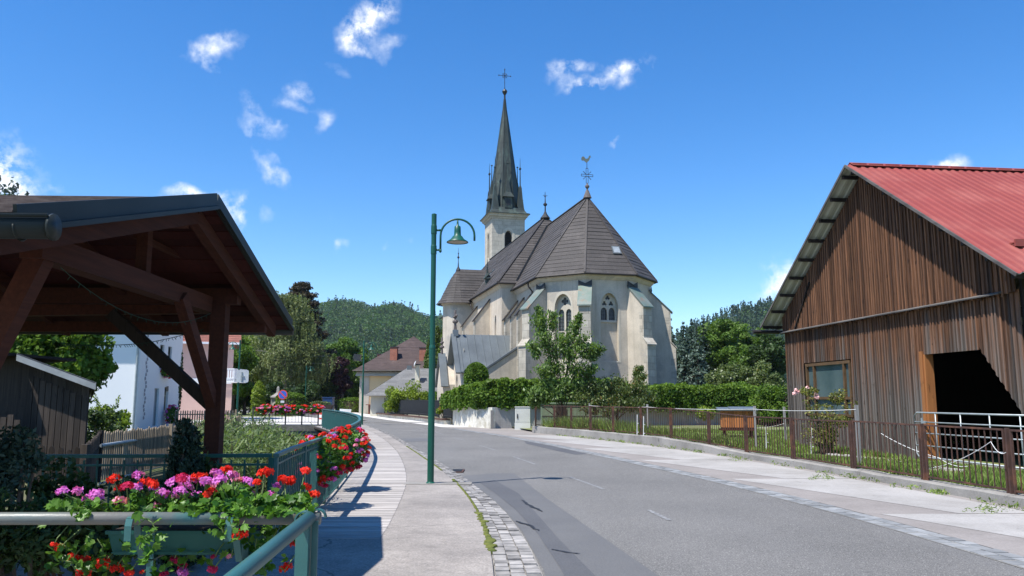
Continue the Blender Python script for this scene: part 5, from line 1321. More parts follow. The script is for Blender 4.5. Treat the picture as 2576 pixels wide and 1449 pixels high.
hanging_tree('young_tree', 'young fruit tree with drooping leaves in front of the apse', tx0, ty0, tg, .17, 'lf_cherry', 500, 3)
sg = []
for (px, py, Y, r) in ((1490, 975, 38.5, .6), (1530, 970, 38.8, .6), (1570, 985, 38.8, .6), (1605, 975, 39, .55), (1632, 1000, 39, .45), (1460, 1000, 38.2, .5), (1500, 1010, 38.3, .55), (1545, 1015, 38.5, .55), (1590, 1015, 38.5, .5), (1560, 960, 39.5, .4), (1618, 945, 39.5, .3), (1610, 925, 39.6, .18), (1480, 1030, 38, .4), (1530, 1035, 38, .4), (1470, 950, 38.9, .35)):
    p = W(px, py, Y); sg.append((tuple(p), (r, r * .8, r * .8)))
hanging_tree('apple_bush', 'broad leafy bush between the young tree and the long hedge', 5.1, 39.2, sg, .135, 'lf_shrub', 900, 4, .06)
# pale green metal shed under the trees
t = thing('metal_shed', 'low pale green metal shed half hidden behind the fence and foliage', 'shed', (2.6, 41.3, .05), 0)
m = MB(); x0, x1 = W(1363, 1000, 41).x, W(1534, 1000, 41).x; m.b2((x0, 41, .05), (x1, 43, 1.35)); 
k = x0
while k < x1: m.b2((k, 40.97, .1), (k + .06, 41, .68)); k += .13
m.build('body', 'shedgreen', t); MB().b2((x0 - .05, 40.93, 1.36), (x1 + .05, 43, 1.42)).build('lid', 'shedgreen', t); MB().b2((x0 + .0, 40.975, .72), (x1, 40.995, .76)).build('seam', 'black', t); MB().b2((W(1398, 1003, 41).x, 40.95, .05), (W(1425, 1003, 41).x, 40.965, 1.2)).build('opening', 'soil', t)

# ================================================================== TREES, RIGHT SIDE
def PXt(px, Y): return W(px, 1003, Y).x
def HT(py, Y): return W(1288, py, Y).z
gs = 'blue grey spruces right of the church'
for i, (px, py, Y, r, lb) in enumerate(((1686, 775, 74, 1.75, 'tall blue-grey spruce standing nearest the church wall, the highest of the spruces'), (1662, 812, 79, 1.3, 'spruce half hidden behind the right corner of the apse'), (1724, 808, 73, 1.6, 'dark spruce second from the tall one, in the middle of the row'), (1757, 822, 72, 1.7, 'silvery spruce at the right end of the row beside the round green tree'), (1745, 800, 84, 1.6, 'spruce behind the row with its tip between two others'), (1775, 806, 86, 1.5, 'dark spruce behind, touching the round green tree'))):
    conifer('spruce', lb, PXt(px, Y), Y, HT(py, Y), r * 1.12, 'lf_spruce' if i in (0, 2, 3) else 'lf_conifer', 20 + i, 24, .30, 24, gs)
def TR(name, label, px, top, Y, r, size, mat, seed, **k):
    return tree(name, label, PXt(px, Y), Y, HT(top, Y), r, size, mat, seed, **k)
g2 = 'broadleaf trees right of the church'
TR('broadleaf_tree', 'large round bright green tree beside the spruces', 1822, 800, 88, 3.3, .34, 'lf_green', 31, n=60, per=330, group=g2, k=.3)
TR('broadleaf_tree', 'bright green tree rising behind the long hedge near the barn', 1885, 812, 80, 2.5, .32, 'lf_green', 32, n=44, per=300, group=g2, k=.3)
TR('broadleaf_tree', 'darker green tree close to the barn eaves', 1940, 838, 76, 2.2, .30, 'lf_dark', 33, n=36, per=300, group=g2, k=.33)
TR('broadleaf_tree', 'low fruit tree in front of the round green tree', 1850, 905, 60, 1.9, .2, 'lf_shrub', 34, n=34, per=300, group=g2, base=.15, k=.33)
TR('broadleaf_tree', 'low fruit tree tucked against the barn corner', 1925, 900, 54, 1.6, .18, 'lf_shrub', 35, n=34, per=300, group=g2, base=.1, k=.33)
TR('broadleaf_tree', 'small dark leafy tree behind the end of the hedge', 1880, 955, 50, 1.5, .16, 'lf_hedge', 36, n=26, per=300, group=g2, base=.05, k=.36)
TR('broadleaf_tree', 'leafy bush right behind the orange hutch', 1925, 965, 45, 1.2, .14, 'lf_hedge', 37, n=22, per=280, group=g2, base=.02, k=.4)
TR('broadleaf_tree', 'tree seen between spruces and church, low and dark', 1700, 900, 95, 3.4, .34, 'lf_dark', 38, n=36, per=260, group=g2, base=.0, k=.33)
bp = [(px, 47.0) for px in (0,)]
P, N = hedge_pts([(14.4, 47.5), (17.5, 46.5), (20, 46)], .9, lambda s: .1, lambda s: 2.1, 6000); m = MB(); m.bulk(leafquads(P, .15, N, .8), 4, NR.random(len(P)) * .8)
t = thing('hedge', 'shaded bushes between the long hedge and the barn', 'hedge', (16, 46.5, 0)); m.build('leaves', 'lf_dark', t); core([(14.4, 47.5), (17.5, 46.5), (20, 46)], .5, .1, 1.8, t, 'bark')
m = MB(); P, N = blob(700, tuple(W(1775, 1040, 40)), (.5, .4, .38)); m.bulk(leafquads(P, .12, N, .6), 4, NR.random(700)); o = m.build('bush', 'lf_lime', origin=(9.8, 40, .1)); tag(o, 'small yellow-green bush left of the orange hutch', 'bush')

# ================================================================== HILLS
def hill(name, sil, Rd, depth, half, step, size, mat, seed, label, kind='broad', ntree=None, ext=60, cpt=34):
    """sil: list of (px, py) silhouette points for a ridge at distance Rd; real terrain with a wood on it"""
    g = np.random.default_rng(seed)
    sx = np.array([W(px, 1003, Rd).x for px, py in sil]); sz = np.array([HT(py, Rd) for px, py in sil])
    o_ = np.argsort(sx); sx, sz = sx[o_], sz[o_]
    xs = np.linspace(sx[0] - ext, sx[-1] + ext, 90); ys = np.linspace(Rd - depth, Rd + depth * .8, 40)
    def H(x, y):
        # along the ridge, sloping to the valley; spurs and gullies
        b = np.interp(x, sx, sz, left=sz[0], right=sz[-1]); edge = np.clip(np.minimum(x - (sx[0] - ext), sx[-1] + ext - x) / ext, 0, 1)
        f = 1 - np.abs(y - Rd) / depth; f = np.clip(f, 0, 1); f = f * f * (3 - 2 * f) * .5 + f * .5
        gl = 1 + .10 * np.sin(x / depth * 14 + y / depth * 3) * (1 - f) + .05 * np.sin(x / depth * 31)*(1-f)
        return (b - size * .8) * f * gl * (edge ** .5)
    X, Y = np.meshgrid(xs, ys); Z = H(X, Y) - 1; V = np.stack([X, Y, Z], -1).reshape(-1, 3); nx = len(xs)
    m = MB(); m.add(V, [(j * nx + i, j * nx + i + 1, (j + 1) * nx + i + 1, (j + 1) * nx + i) for j in range(len(ys) - 1) for i in range(nx - 1)], .5)
    struct(m.build(name, 'lf_blanket', smooth=True))
    n = ntree; tx = g.uniform(xs[0], xs[-1], n); ty = Rd - depth * .92 + depth * 1.0 * g.random(n) ** .8 * 1.0; tz = H(tx, ty) - 1
    f = MB(); fc = MB()
    for kind_i, mb_ in ((0, f), (1, fc)):
        sel = (g.random(n) < (.05 if kind == 'broad' else .8)) == bool(kind_i)
        q = np.nonzero(sel)[0]; q = q[tz[q] > -.5]
        if len(q) == 0: continue
        c = np.stack([tx[q], ty[q], tz[q]], 1); s = size * g.uniform(.65, 1.3, len(q)); tone = g.random(len(q)) * .4
        k = cpt; C_ = np.repeat(c, k, 0); S_ = np.repeat(s, k)
        if not kind_i:
            u = g.normal(size=(len(C_), 3)); u /= np.linalg.norm(u, axis=1)[:, None]; u[:, 2] = np.abs(u[:, 2]) * 1.0 - .15
            P = C_ + u * S_[:, None] * np.array([.55, .55, .75]) + np.array([0, 0, .45]) * S_[:, None]; mb_.bulk(leafquads(P, size * .22, u, .8, .3, g), 4, np.clip(np.repeat(tone, k) + g.random(len(P)) * .4, 0, 1))
        else:
            h = g.random(len(C_)) ** 1.1 * .97; a = g.uniform(0, 2 * pi, len(C_)); r = (1 - h) * .42 * S_ * g.uniform(.5, 1, len(C_)); u = np.stack([np.cos(a), np.sin(a), np.full(len(a), .3)], 1)
            P = C_ + np.stack([np.cos(a) * r, np.sin(a) * r, h * S_ * 1.75], 1); mb_.bulk(leafquads(P, size * .3, u, .6, .2, g, .5), 4, np.clip(np.repeat(tone, k) + g.random(len(P)) * .4, 0, 1))
    if f.v: tag(f.build('forest', mat[0]), label, 'forest', kind='stuff')
    if fc.v: tag(fc.build('conifer_forest', mat[1]), label.replace('wood', 'conifer wood').replace('trees', 'conifers'), 'forest', kind='stuff')
hill('hill', [(300, 900), (560, 860), (700, 815), (770, 792), (800, 770), (850, 759), (885, 758), (910, 766), (943, 782), (985, 768), (1010, 769), (1050, 788), (1085, 803), (1110, 797), (1130, 798), (1200, 812), (1320, 850), (1450, 900)], 1000, 520, 0, 0, 8, ('lf_wood', 'lf_woodc'), 5, 'broadleaf wood covering the far hill behind the village', 'broad', 14000, cpt=26)
hill('hill', [(1600, 880), (1700, 845), (1760, 812), (1800, 800), (1850, 777), (1900, 770), (1950, 762), (1980, 752), (2100, 735), (2500, 700), (3000, 680)], 760, 420, 0, 0, 6.5, ('lf_wood', 'lf_woodc'), 6, 'dark trees covering the hill behind the barn', 'conifer', 5200, 60)
hill('hill', [(-900, 380), (-400, 420), (-100, 455), (0, 488), (25, 505), (80, 560), (160, 640), (300, 760), (450, 880)], 420, 260, 0, 0, 8, ('lf_wood', 'lf_woodc'), 8, 'trees covering the steep hill at the far left', 'conifer', 1500, 40)

# ================================================================== PAVILION
PV_ = thing('pavilion', 'open timber pavilion with reddish brown beams and low gable roof', 'pavilion', (-4.5, 7.05, 0))
XF, XB = -2.62, -9.5; YC, YN, YF = 7.05, 4.02, 10.08; ZR, ZE = 3.40, 2.545
m = MB()
for yE in (YN, YF):
    m.extr([(XF, yE, ZE), (XB, yE, ZE), (XB, YC, ZR), (XF, YC, ZR)], (0, 0, -.045), .5)
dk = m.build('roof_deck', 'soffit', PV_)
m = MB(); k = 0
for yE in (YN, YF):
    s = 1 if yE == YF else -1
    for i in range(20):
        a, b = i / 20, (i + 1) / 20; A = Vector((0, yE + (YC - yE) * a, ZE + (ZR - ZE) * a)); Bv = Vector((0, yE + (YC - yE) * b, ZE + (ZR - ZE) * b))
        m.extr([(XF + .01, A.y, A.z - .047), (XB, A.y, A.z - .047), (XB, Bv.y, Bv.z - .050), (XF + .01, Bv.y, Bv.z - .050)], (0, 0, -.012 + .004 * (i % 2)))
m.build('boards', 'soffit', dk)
m = MB()
for yE in (YN, YF):
    for i in range(12):
        a, b = i / 12, (i + 1.0) / 12
        m.extr([(XF - .0, yE + (YC - yE) * a, ZE + (ZR - ZE) * a + .035), (XB, yE + (YC - yE) * a, ZE + (ZR - ZE) * a + .035), (XB, yE + (YC - yE) * b, ZE + (ZR - ZE) * b + .01), (XF - .0, yE + (YC - yE) * b, ZE + (ZR - ZE) * b + .01)], (0, 0, .012))
m.build('roof_shingles', 'pshingle', PV_)
m = MB()
for yE in (YN, YF):
    m.beam((XF + .02, yE - (.0 if yE > YC else .0), ZE + .0), (XF + .02, YC, ZR + .0), .02, .15, r=.5); m.beam((XF + .045, yE, ZE - .055), (XF + .045, YC, ZR - .055), .03, .03, r=.5)
m.build('verge_flashing', 'sheet', PV_)
m = MB(); m.tube([(XF + .28 - .05, YN - .03, ZE - .05), (XB, YN - .03, ZE - .05)], .062, 14, rv=.5); m.tube([(XF + .24, YN - .03, ZE - .05), (XF + .225, YN - .03, ZE - .05)], .070, 14); m.tube([(XF + .23, YN - .09, ZE + .0), (XB, YN - .09, ZE + .0)], .011, 6)
for x in (-2.55, -3.0, -3.6): m.tube([(x, YN - .03 + .075 * cos(a), ZE - .05 + .07 * sin(a)) for a in np.linspace(-pi, .1, 9)], .006, 4)
m.build('eaves_gutter', 'sheet', PV_, smooth=True)
m = MB(); m.tube([(XF + .03, YF + .05, ZE - .06), (XB, YF + .05, ZE - .06)], .062, 12); m.build('eaves_gutter', 'sheet', PV_, smooth=True)
XT = -3.2; zr_ = lambda y: ZR - .283 * abs(y - YC)
# tie beam, ridge post, strut
MB().beam((XT, 5.25, 2.64), (XT, 8.85, 2.64), .15, .17).build('tie_beam', 'timber', PV_)
MB().b2((XT - .07, YC - .05, 2.72), (XT + .03, YC + .05, 3.25)).build('king_post', 'timber', PV_)
# purlins and plates running back
for nm, y, z, x0 in (('ridge_purlin', YC, 3.25, -2.86), ('plate', 5.36, 2.78, -2.95), ('plate', 8.72, 2.74, -2.86), ('eaves_purlin', 9.55, 2.47, -2.78)):
    m = MB(); m.b2((x0, y - .07, z - .09), (XB, y + .07, z + .08)) if nm != 'eaves_purlin' else m.b2((x0, y - .05, z - .06), (XB, y + .05, z + .06)); m.build(nm, 'timber', PV_)
MB().beam((XT, 8.85, 2.64), (XB, 8.85, 2.52), .12, .15).build('rear_plate', 'timber', PV_)
# outer rafters
for s, ye in ((-1, 4.15), (1, 9.92)):
    MB().beam((-2.80, YC, zr_(YC) - .13), (-2.80, ye, zr_(ye) - .13), .09, .15).build('rafter', 'timber', PV_)
    MB().beam((-4.1, YC, zr_(YC) - .13), (-4.1, ye, zr_(ye) - .13), .08, .14).build('rafter', 'timber', PV_)
    MB().beam((-5.3, YC, zr_(YC) - .13), (-5.3, ye, zr_(ye) - .13), .08, .14).build('rafter', 'timber', PV_)
    MB().beam((-6.6, YC, zr_(YC) - .13), (-6.6, ye, zr_(ye) - .13), .08, .14).build('rafter', 'timber', PV_)
m = MB(); m.beam((XT - .1, YC, 3.08), (XT - .1, 8.3, 3.08), .05, .05, r=.5); m.build('rail', 'timber', PV_)
for (x, y) in ((-3.06, 8.72), (-3.9, 5.36), (-9.3, 8.72), (-9.3, 5.36)):
    MB().b2((x - .08, y - .08, .0), (x + .08, y + .08, 2.66)).build('post', 'timber', PV_)
MB().beam((-3.08, 8.70, 1.55), (-3.14, 7.75, 2.62), .10, .12).build('brace', 'timber', PV_)
MB().beam((-3.12, 8.76, 1.55), (-4.25, 8.76, 2.55), .12, .12).build('brace', 'barndark', PV_)
MB().beam((-3.87, 5.34, .9), (-3.20, 5.38, 2.60), .15, .13).build('brace', 'timber', PV_)
MB().beam((-9.3, 8.7, 1.6), (-8.2, 8.7, 2.55), .1, .1).build('brace', 'timber', PV_)
MB().beam((-9.3, 5.3, 2.6), (-9.3, 8.8, 2.6), .14, .16).build('tie_beam', 'timber', PV_)
PV_.rotation_euler = (0, 0, R(2.2)); PV_.location.y -= .06; PV_.location.x -= .09; MW[PV_.name] = Matrix.Translation(PV_.location) @ Matrix.Rotation(R(2.2), 4, 'Z')
def lights(name, pts, label, sag):
    m = MB()
    for a, b in zip(pts, pts[1:]):
        a = Vector(a); b = Vector(b); Q = [a.lerp(b, t) - Vector((0, 0, sag * 4 * t * (1 - t))) for t in np.linspace(0, 1, 22)]
        m.tube(Q, .0035, 4)
        for q in Q[1:-1]: e = q + Vector((rnd.uniform(-.02, .03), 0, -.028)); m.tube([q, e], .0028, 4)
    tag(m.build(name, 'bulb', origin=tuple(pts[0])), label, 'string lights')
lights('string_lights', [(-3.12, 5.42, 2.52), (-3.12, 8.2, 2.50)], 'string of small lights sagging below the tie beam of the pavilion', .22)
lights('string_lights', [tuple(W(150, 862, 7.6)), tuple(W(240, 868, 8.0)), tuple(W(372, 862, 8.6)), tuple(W(512, 828, 8.66))], 'string of small lights stretched in front of the white house', .01)

# ================================================================== LEFT SIDE: SHED, PICKET FENCES, SHRUBS
SH = thing('garden_shed', 'dark weathered board shed with sloping roof edged in pale sheet metal', 'shed', (-10, 17.6, 0))
def X17(px): return W(px, 1003, 17).x
xa, xb = X17(66), X17(222); za = W(66, 905, 17).z; zb = W(222, 965, 17).z
m = MB(); m.extr([(xa - 2.6, 17.05, -.1), (xb, 17.05, -.1), (xb, 17.05, zb), (xa, 17.05, za), (xa - 2.6, 17.05, za + .5)], (-1.22, 2.2, 0), .4); m.build('wall', 'shed', SH)
m = MB(); n = 10
for i in range(n):
    x = xa + (xb - xa) * (i + .5) / n; zt = za + (zb - za) * (i + .5) / n; m.b2((x - .062, 17.0, 0), (x + .055, 17.045, zt - .32)); 
for i in range(8):
    x0_ = xa + (xb - xa) * i / 8; x1_ = xa + (xb - xa) * (i + .97) / 8; m.extr([(x0_, 17.02, za + (zb - za) * i / 8 - .42), (x1_, 17.02, za + (zb - za) * (i + 1) / 8 - .42), (x1_, 17.02, za + (zb - za) * (i + 1) / 8), (x0_, 17.02, za + (zb - za) * i / 8)], (0, .025, 0))
m.build('boards', 'shed', SH)
m = MB(); e0 = W(42, 889, 16.7); e1 = W(240, 962, 16.7)
m.extr([e0, e1, e1 - Vector((0, 0, .15)), e0 - Vector((0, 0, .15))], (0, .02, 0)); m.extr([e0, e1, e1 + Vector((-1.5, 2.7, -.25)), e0 + Vector((-1.5, 2.7, -.25))], (0, 0, -.02)); m.extr([e1, e1 + Vector((-1.5, 2.7, -.25)), e1 + Vector((-1.5, 2.7, -.4)), e1 - Vector((0, 0, .15))], (.015, 0, 0)); m.build('fascia', 'zincbright', SH)
m = MB(); m.extr([e0 + Vector((-2.6, -.25, -.2)), e0 + Vector((-.1, -.25, -.05)), e0 + Vector((-.1, 2.5, -.05)), e0 + Vector((-2.6, 2.5, -.2))], (0, 0, .06)); m.build('side_roof', 'barndark', SH)
m = MB()
for k in range(9): x = X17(0) - .35 + k * .14; m.b2((x, 16.3, .2), (x + .115, 16.34, 1.25 + .06 * sin(k * 2.1)))
m.b2((X17(-40), 15.9, .86), (X17(48), 16.25, .93)); o = m.build('board_screen', 'shed', origin=(X17(0), 16.3, .2)); tag(o, 'pale grained boards and a shelf at the left end of the shed', 'screen')
t = thing('potted_plant', 'small yellow-green plant on the shelf at the far left', 'potted plant', (X17(8), 16.05, .93)); P, N = blob(240, (X17(8), 16.05, 1.18), (.13, .13, .14)); mm_ = MB(); mm_.bulk(leafquads(P, .07, N, .6), 4, NR.random(240)); mm_.build('leaves', 'lf_lime', t); MB().lathe((X17(8), 16.05, .93), [(.06, 0), (.09, .14), (.08, .14), (.07, .12)], 10).build('pot', 'rubber', t)
def picket(name, pts, label, h=.95, sp=.11, z0=0, mat='picket', railp=None):
    P = [Vector((a, b, 0)) for a, b in pts]; t = thing(name, label, 'fence', (P[0].x, P[0].y, z0)); pk = MB(); rl = MB()
    for a, b in zip(P, P[1:]):
        L = (b - a).length; d = (b - a).normalized(); nn = Vector((-d.y, d.x, 0)); n = int(L / sp)
        for z in (.22, .72): rl.beam(a + nn * .03 + Vector((0, 0, z0 + z)), b + nn * .03 + Vector((0, 0, z0 + z)), .03, .06)
        for i in range(n):
            p = a + d * (i + .5) * sp + Vector((0, 0, z0)); w = .033; hh = h + rnd.uniform(-.035, .03); pr = [(-w, .02), (w, .02), (w, hh - .05), (w * .6, hh - .015), (0, hh), (-w * .6, hh - .015), (-w, hh - .05)]
            tl = rnd.uniform(-.012, .012)
            pk.extr([p + d * (u + tl * z) + Vector((0, 0, z)) for u, z in pr], nn * .02)
        rl.box(b + Vector((0, 0, z0 + .5)), (.09, .09, 1.0))
    pk.build('pickets', mat, t); rl.build('rails', mat, t); return t
picket('picket_fence', [(-7.6, 10.7), (-5.85, 11.1), (-8.1, 15.9)], 'shaded picket fence running in front of the dark shed', h=.97, mat='shed')  # dark shed wood puts the shade into the colour of these pickets
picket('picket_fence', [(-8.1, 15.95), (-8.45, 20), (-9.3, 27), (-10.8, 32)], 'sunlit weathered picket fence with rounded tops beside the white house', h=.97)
picket('picket_fence', [(-19.5, 46.5), (-16.3, 47.5)], 'short picket fence far behind the pavilion post', h=.97, sp=.13)
m = MB(); m.beam((-5.95, 10.75, 0), (-5.95, 10.75, .5), .1, .1); m.extr([(-6.9, 10.6, 0), (-6.76, 10.6, 0), (-6.76, 10.6, .98), (-6.83, 10.6, 1.03), (-6.9, 10.6, .98)], (0, .12, 0)); o = m.build('fence_post', 'picket', origin=(-6.83, 10.65, 0)); tag(o, 'thick capped wooden post at the start of the shaded picket fence', 'post')
t = thing('pipe_rail', 'grey pipe rail on posts along the sunlit picket fence', 'railing', (-7.8, 18, -.2))
q = [W(255, 1121, 15.5), W(353, 1106, 18.2), W(436, 1095, 20.5)]; MB().tube(q, .035, 8).build('rail', 'galv', t); MB().tube([p - Vector((0, 0, .72)) for p in q], .025, 8).build('rail', 'galv', t)
for p in q[1:]: MB().beam(p - Vector((0, 0, 1.1)), p, .09, .07).build('post', 'black', t)

def bush(name, label, c, r, n, size, mat, aspect=.6, seed=None, droop=0, up=.3, clumpn=8, group=None, cat='bush', stems=True, ground=0):
    g = np.random.default_rng(seed or int(abs(c[0] * 100) + 1)); t = thing(name, label, cat, (c[0], c[1], ground), group=group)
    cl = clumps(c, r, clumpn, min(r) * .5, g, 1, -1); mb = MB()
    for cc, rr in cl + [(np.array(c), np.array(r) * .7)]:
        P, N = blob(n // (clumpn + 1), cc, rr, g, .3); mb.bulk(leafquads(P, size, N, aspect, up, g, droop), 4, np.clip(g.random(len(P)) * .7 + g.uniform(0, .3), 0, 1))
    mb.build('leaves', mat, t)
    if stems:
        s = MB()
        for cc, rr in cl: s.tube([(c[0], c[1], ground), ((c[0] + cc[0]) / 2 + .05, (c[1] + cc[1]) / 2, (ground + cc[2]) / 2), tuple(cc)], [.025, .018, .008], 4)
        s.build('stems', 'bark', t)
    return t
def WB(px, py, Y): return tuple(W(px, py, Y))
# big dark leafy tree behind the shed
tree('magnolia_tree', 'dark glossy leafed tree rising behind the shed roof', W(140, 1003, 24).x, 24, 4.6, 1.55, .19, 'lf_hedge', 51, n=34, per=330, base=.2, k=.42, trunk=.1)
bush('bush', 'bright yellow-green spiky bush in front of the white house', WB(262, 1062, 27), (1.1, .9, .55), 3200, .13, 'lf_lime', .45, 52, clumpn=12)
t = thing('bush_shoots', 'two long upright shoots sticking out of the bright bush', 'shoots', (W(262, 1003, 27).x, 27, .2)); m = MB(); l2 = MB()
for (a, b) in (((262, 1060), (238, 998)), ((275, 1060), (300, 998)), ((250, 1060), (268, 1035)), ((290, 1060), (322, 1040)), ((240, 1060), (228, 1030))):
    p, q_ = W(*a, 27), W(*b, 27); m.tube([p, p.lerp(q_, .5) + Vector((.02, 0, 0)), q_], [.012, .008, .004], 4)
    for s in np.linspace(.1, 1, 16): P, N = blob(5, p.lerp(q_, s), (.08, .08, .05)); l2.bulk(leafquads(P, .10, N, .4), 4, NR.random(5))
m.tube([W(230, 1060, 27), W(290, 1060, 27)], .012, 4); m.build('stems', 'stem', t); l2.build('leaves', 'lf_lime', t)
bush('bush', 'dark green bush below the shed corner', WB(245, 1090, 22), (.7, .6, .7), 1500, .12, 'lf_dark', .6, 53)
# little dark conifer in front of the pavilion post
g_ = []
for i, (px, py, h_, r_) in enumerate(((466, 985, 1.75, .30), (492, 1012, 1.55, .22))):
    conifer('dwarf_conifer', ['dark columnar dwarf conifer left of the pavilion post, the taller one', 'smaller dark dwarf conifer touching the pavilion post'][i], W(px, 1003, 7.6 + .15 * i).x, 7.6 + .15 * i, W(px, py, 7.6).z * .84, r_ * .62, 'lf_conifer', 60 + i, 30, .05, 34, 'dwarf conifers by the pavilion post', 0, -.55, 1.3)
bush('bush', 'leafy shrub filling the gap behind the dwarf conifers', WB(480, 1190, 7.9), (.34, .2, .35), 1100, .06, 'lf_dark', .6, 63, ground=.1)
# shaded greenery at the lower left
bush('mugwort_bush', 'grey-green feathery shrub at the left edge in the shade', WB(16, 1165, 5.9), (.24, .22, .27), 3800, .05, 'lf_arte', .45, 64, clumpn=14)
bush('fern_bush', 'dark feathery shrub low at the left edge beneath the pipe', WB(40, 1360, 4.7), (.5, .3, .28), 5000, .05, 'lf_dark', .35, 65, clumpn=16)
bush('creeper_bush', 'dark creeping foliage behind the planter box', WB(200, 1350, 4.9), (.42, .28, .30), 3000, .055, 'lf_dark', .7, 66, clumpn=12)
bush('shade_bush', 'dark leafy shrub low behind the geraniums on the left', WB(250, 1260, 6.5), (.8, .3, .28), 2600, .05, 'lf_dark', .6, 67, clumpn=12)
# willows and reeds in the stream bed
wl_ = [((600, 1130), 15, (.9, .9, .6), 'willow shrub nearest the pavilion post'), ((665, 1145), 14.5, (.8, .8, .42), 'willow shrub in the middle of the stream bed'), ((735, 1150), 15.5, (.7, .8, .42), 'willow shrub beside the hanging flowers'), ((590, 1090), 19, (1.1, 1, .5), 'tallest willow shrub, just right of the post'), ((625, 1110), 24, (1.2, 1.2, .5), 'willow shrub before the bridge abutment, left'), ((715, 1125), 24, (1.0, 1.2, .42), 'willow shrub before the bridge abutment, right'), ((690, 1175), 12.5, (.8, .6, .35), 'low willow shrub right behind the green railing'), ((590, 1170), 12, (.7, .6, .45), 'low willow shrub behind the post')]
for i, ((px, py), Y, r_, lb) in enumerate(wl_):
    g = np.random.default_rng(70 + i); c = W(px, py, Y); t = thing('willow_shrub', lb, 'shrub', (c.x, c.y, -1.6), group='willow shrubs in the stream bed'); st = MB(); lf = MB()
    for k in range(42):
        d = Vector(g.normal(size=3)); d.normalize(); tip = c + Vector((d.x * r_[0], d.y * r_[1], abs(d.z) * r_[2] * 1.0)); base = Vector((c.x + d.x * .25, c.y + d.y * .25, -1.6)); mid = base.lerp(tip, .6) + Vector((0, 0, .2)); st.tube([base, mid, tip], [.012, .008, .003], 3)
        n = 42; q = g.random(n)[:, None] ** .7; P = np.array(mid) * (1 - q) + np.array(tip) * q + g.normal(size=(n, 3)) * .09; lf.bulk(leafquads(P, .15, np.tile([0, 0, 1.], (n, 1)), .17, .4, g, -.3), 4, g.random(n))
        q = g.random(12)[:, None]; P = np.array(base) * (1 - q) + np.array(mid) * q + g.normal(size=(12, 3)) * .12; lf.bulk(leafquads(P, .14, np.tile([0, 0, 1.], (12, 1)), .17, .4, g, -.3), 4, g.random(12))
    st.build('stems', 'bark', t); lf.build('leaves', 'lf_willow', t)
m = MB(); n = 9000; Y = 9 + 36 * NR.random(n); X = np.array([BK(y) + (BL(y) - BK(y) + .3) * r for y, r in zip(Y, NR.random(n))]); P = np.stack([X, Y, np.full(n, -1.3) + NR.random(n) * .5], 1); m.bulk(leafquads(P, .32, None, .2, .2, NR, -1.5), 4, NR.random(n)); tag(m.build('undergrowth', 'lf_dark'), 'undergrowth covering the stream banks', 'undergrowth', kind='stuff')

# ================================================================== BRIDGE
BRt = thing('bridge', 'small concrete road bridge over the stream with dark bar railing', 'bridge', (-13.5, 48, 0))
m = MB(); xl, xr = W(640, 1003, 47).x, -11.2
m.b2((xl - 2, 46.6, -.28), (xr, 58, .14)); m.build('deck', 'plaza', BRt)
m = MB(); m.b2((xl - .1, 46.45, -.22), (xr + .1, 46.62, .12)); m.b2((xl - .3, 46.5, -.42), (xr + .1, 46.7, -.27)); m.build('edge_beam', 'rubble', BRt)
m = MB(); m.b2((W(690, 1003, 47.5).x, 47.2, -1.8), (W(785, 1003, 47.5).x, 47.9, -.3)); m.b2((xl - 3, 46.9, -1.8), (xl + .2, 57, -.28)); m.build('abutment', 'oldcon', BRt)
xs_ = np.linspace(xl + .1, xr + .0, 5)
for x in xs_: MB().beam((x, 46.55, -.2), (x, 46.55, 1.15), .07, .05).build('post', 'black', BRt)
for a, b in zip(xs_, xs_[1:]):
    m = MB(); m.beam((a, 46.55, 1.12), (b, 46.55, 1.12), .05, .04); m.beam((a, 46.55, .28), (b, 46.55, .28), .03, .03); m.beam((a, 46.55, .72), (b, 46.55, .72), .02, .02); n = int((b - a) / .16)
    for i in range(1, n): m.beam((a + (b - a) * i / n, 46.55, .28), (a + (b - a) * i / n, 46.55, 1.12), .014, .014)
    m.build('bar_panel', 'black', BRt)
# green board parapet at the far end of the boardwalk
t = thing('parapet_panel', 'blue-green boarded parapet curving from the bridge to the boardwalk', 'parapet', (BL(35), 35, 0)); ys = np.arange(25.0, 45.2, .7)
for i in range(0, len(ys) - 1, 2):
    m = MB()
    for j in range(i, min(i + 2, len(ys) - 1)):
        a, b = ys[j], ys[j + 1]; m.extr([(BL(a) + .08, a, .12), (BL(b) + .08, b, .12), (BL(b) + .08, b, 1.02), (BL(a) + .08, a, 1.02)], (.02, 0, 0), .5)
        for q in (.25, .5, .75): yq = a + (b - a) * q; m.beam((BL(yq) + .10, yq, .12), (BL(yq) + .10, yq, 1.0), .02, .03)
    m.build('panel', 'rail', t)
m = MB()
for a, b in zip(ys, ys[1:]): m.beam((BL(a) + .09, a, 1.05), (BL(b) + .09, b, 1.05), .06, .04)
m.build('handrail', 'rail', t)

# ================================================================== GERANIUMS
def ivyleaf(g):
    a = [(0, -.5), (.30, -.42), (.52, -.1), (.30, .02), (.36, .38), (.1, .22), (0, .55), (-.1, .22), (-.36, .38), (-.30, .02), (-.52, -.1), (-.30, -.42)]; return np.array([(x, y, -.25 * abs(x) + .05 * y) for x, y in a])
def leafshapes(P, size, g, up=.6, tilt=None):
    base = ivyleaf(g); n = len(P); K = len(base)
    z = g.normal(size=(n, 3)) * .55; z[:, 2] += up; z[:, 1] -= .35; z /= np.linalg.norm(z, axis=1)[:, None]
    d = g.normal(size=(n, 3)); x = np.cross(d, z); x /= np.linalg.norm(x, axis=1)[:, None]; y = np.cross(z, x); s = size * g.uniform(.6, 1.25, n)
    V = P[:, None, :] + s[:, None, None] * (base[None, :, 0:1] * x[:, None, :] + base[None, :, 1:2] * y[:, None, :] + base[None, :, 2:3] * z[:, None, :]); return V.reshape(-1, 3), K
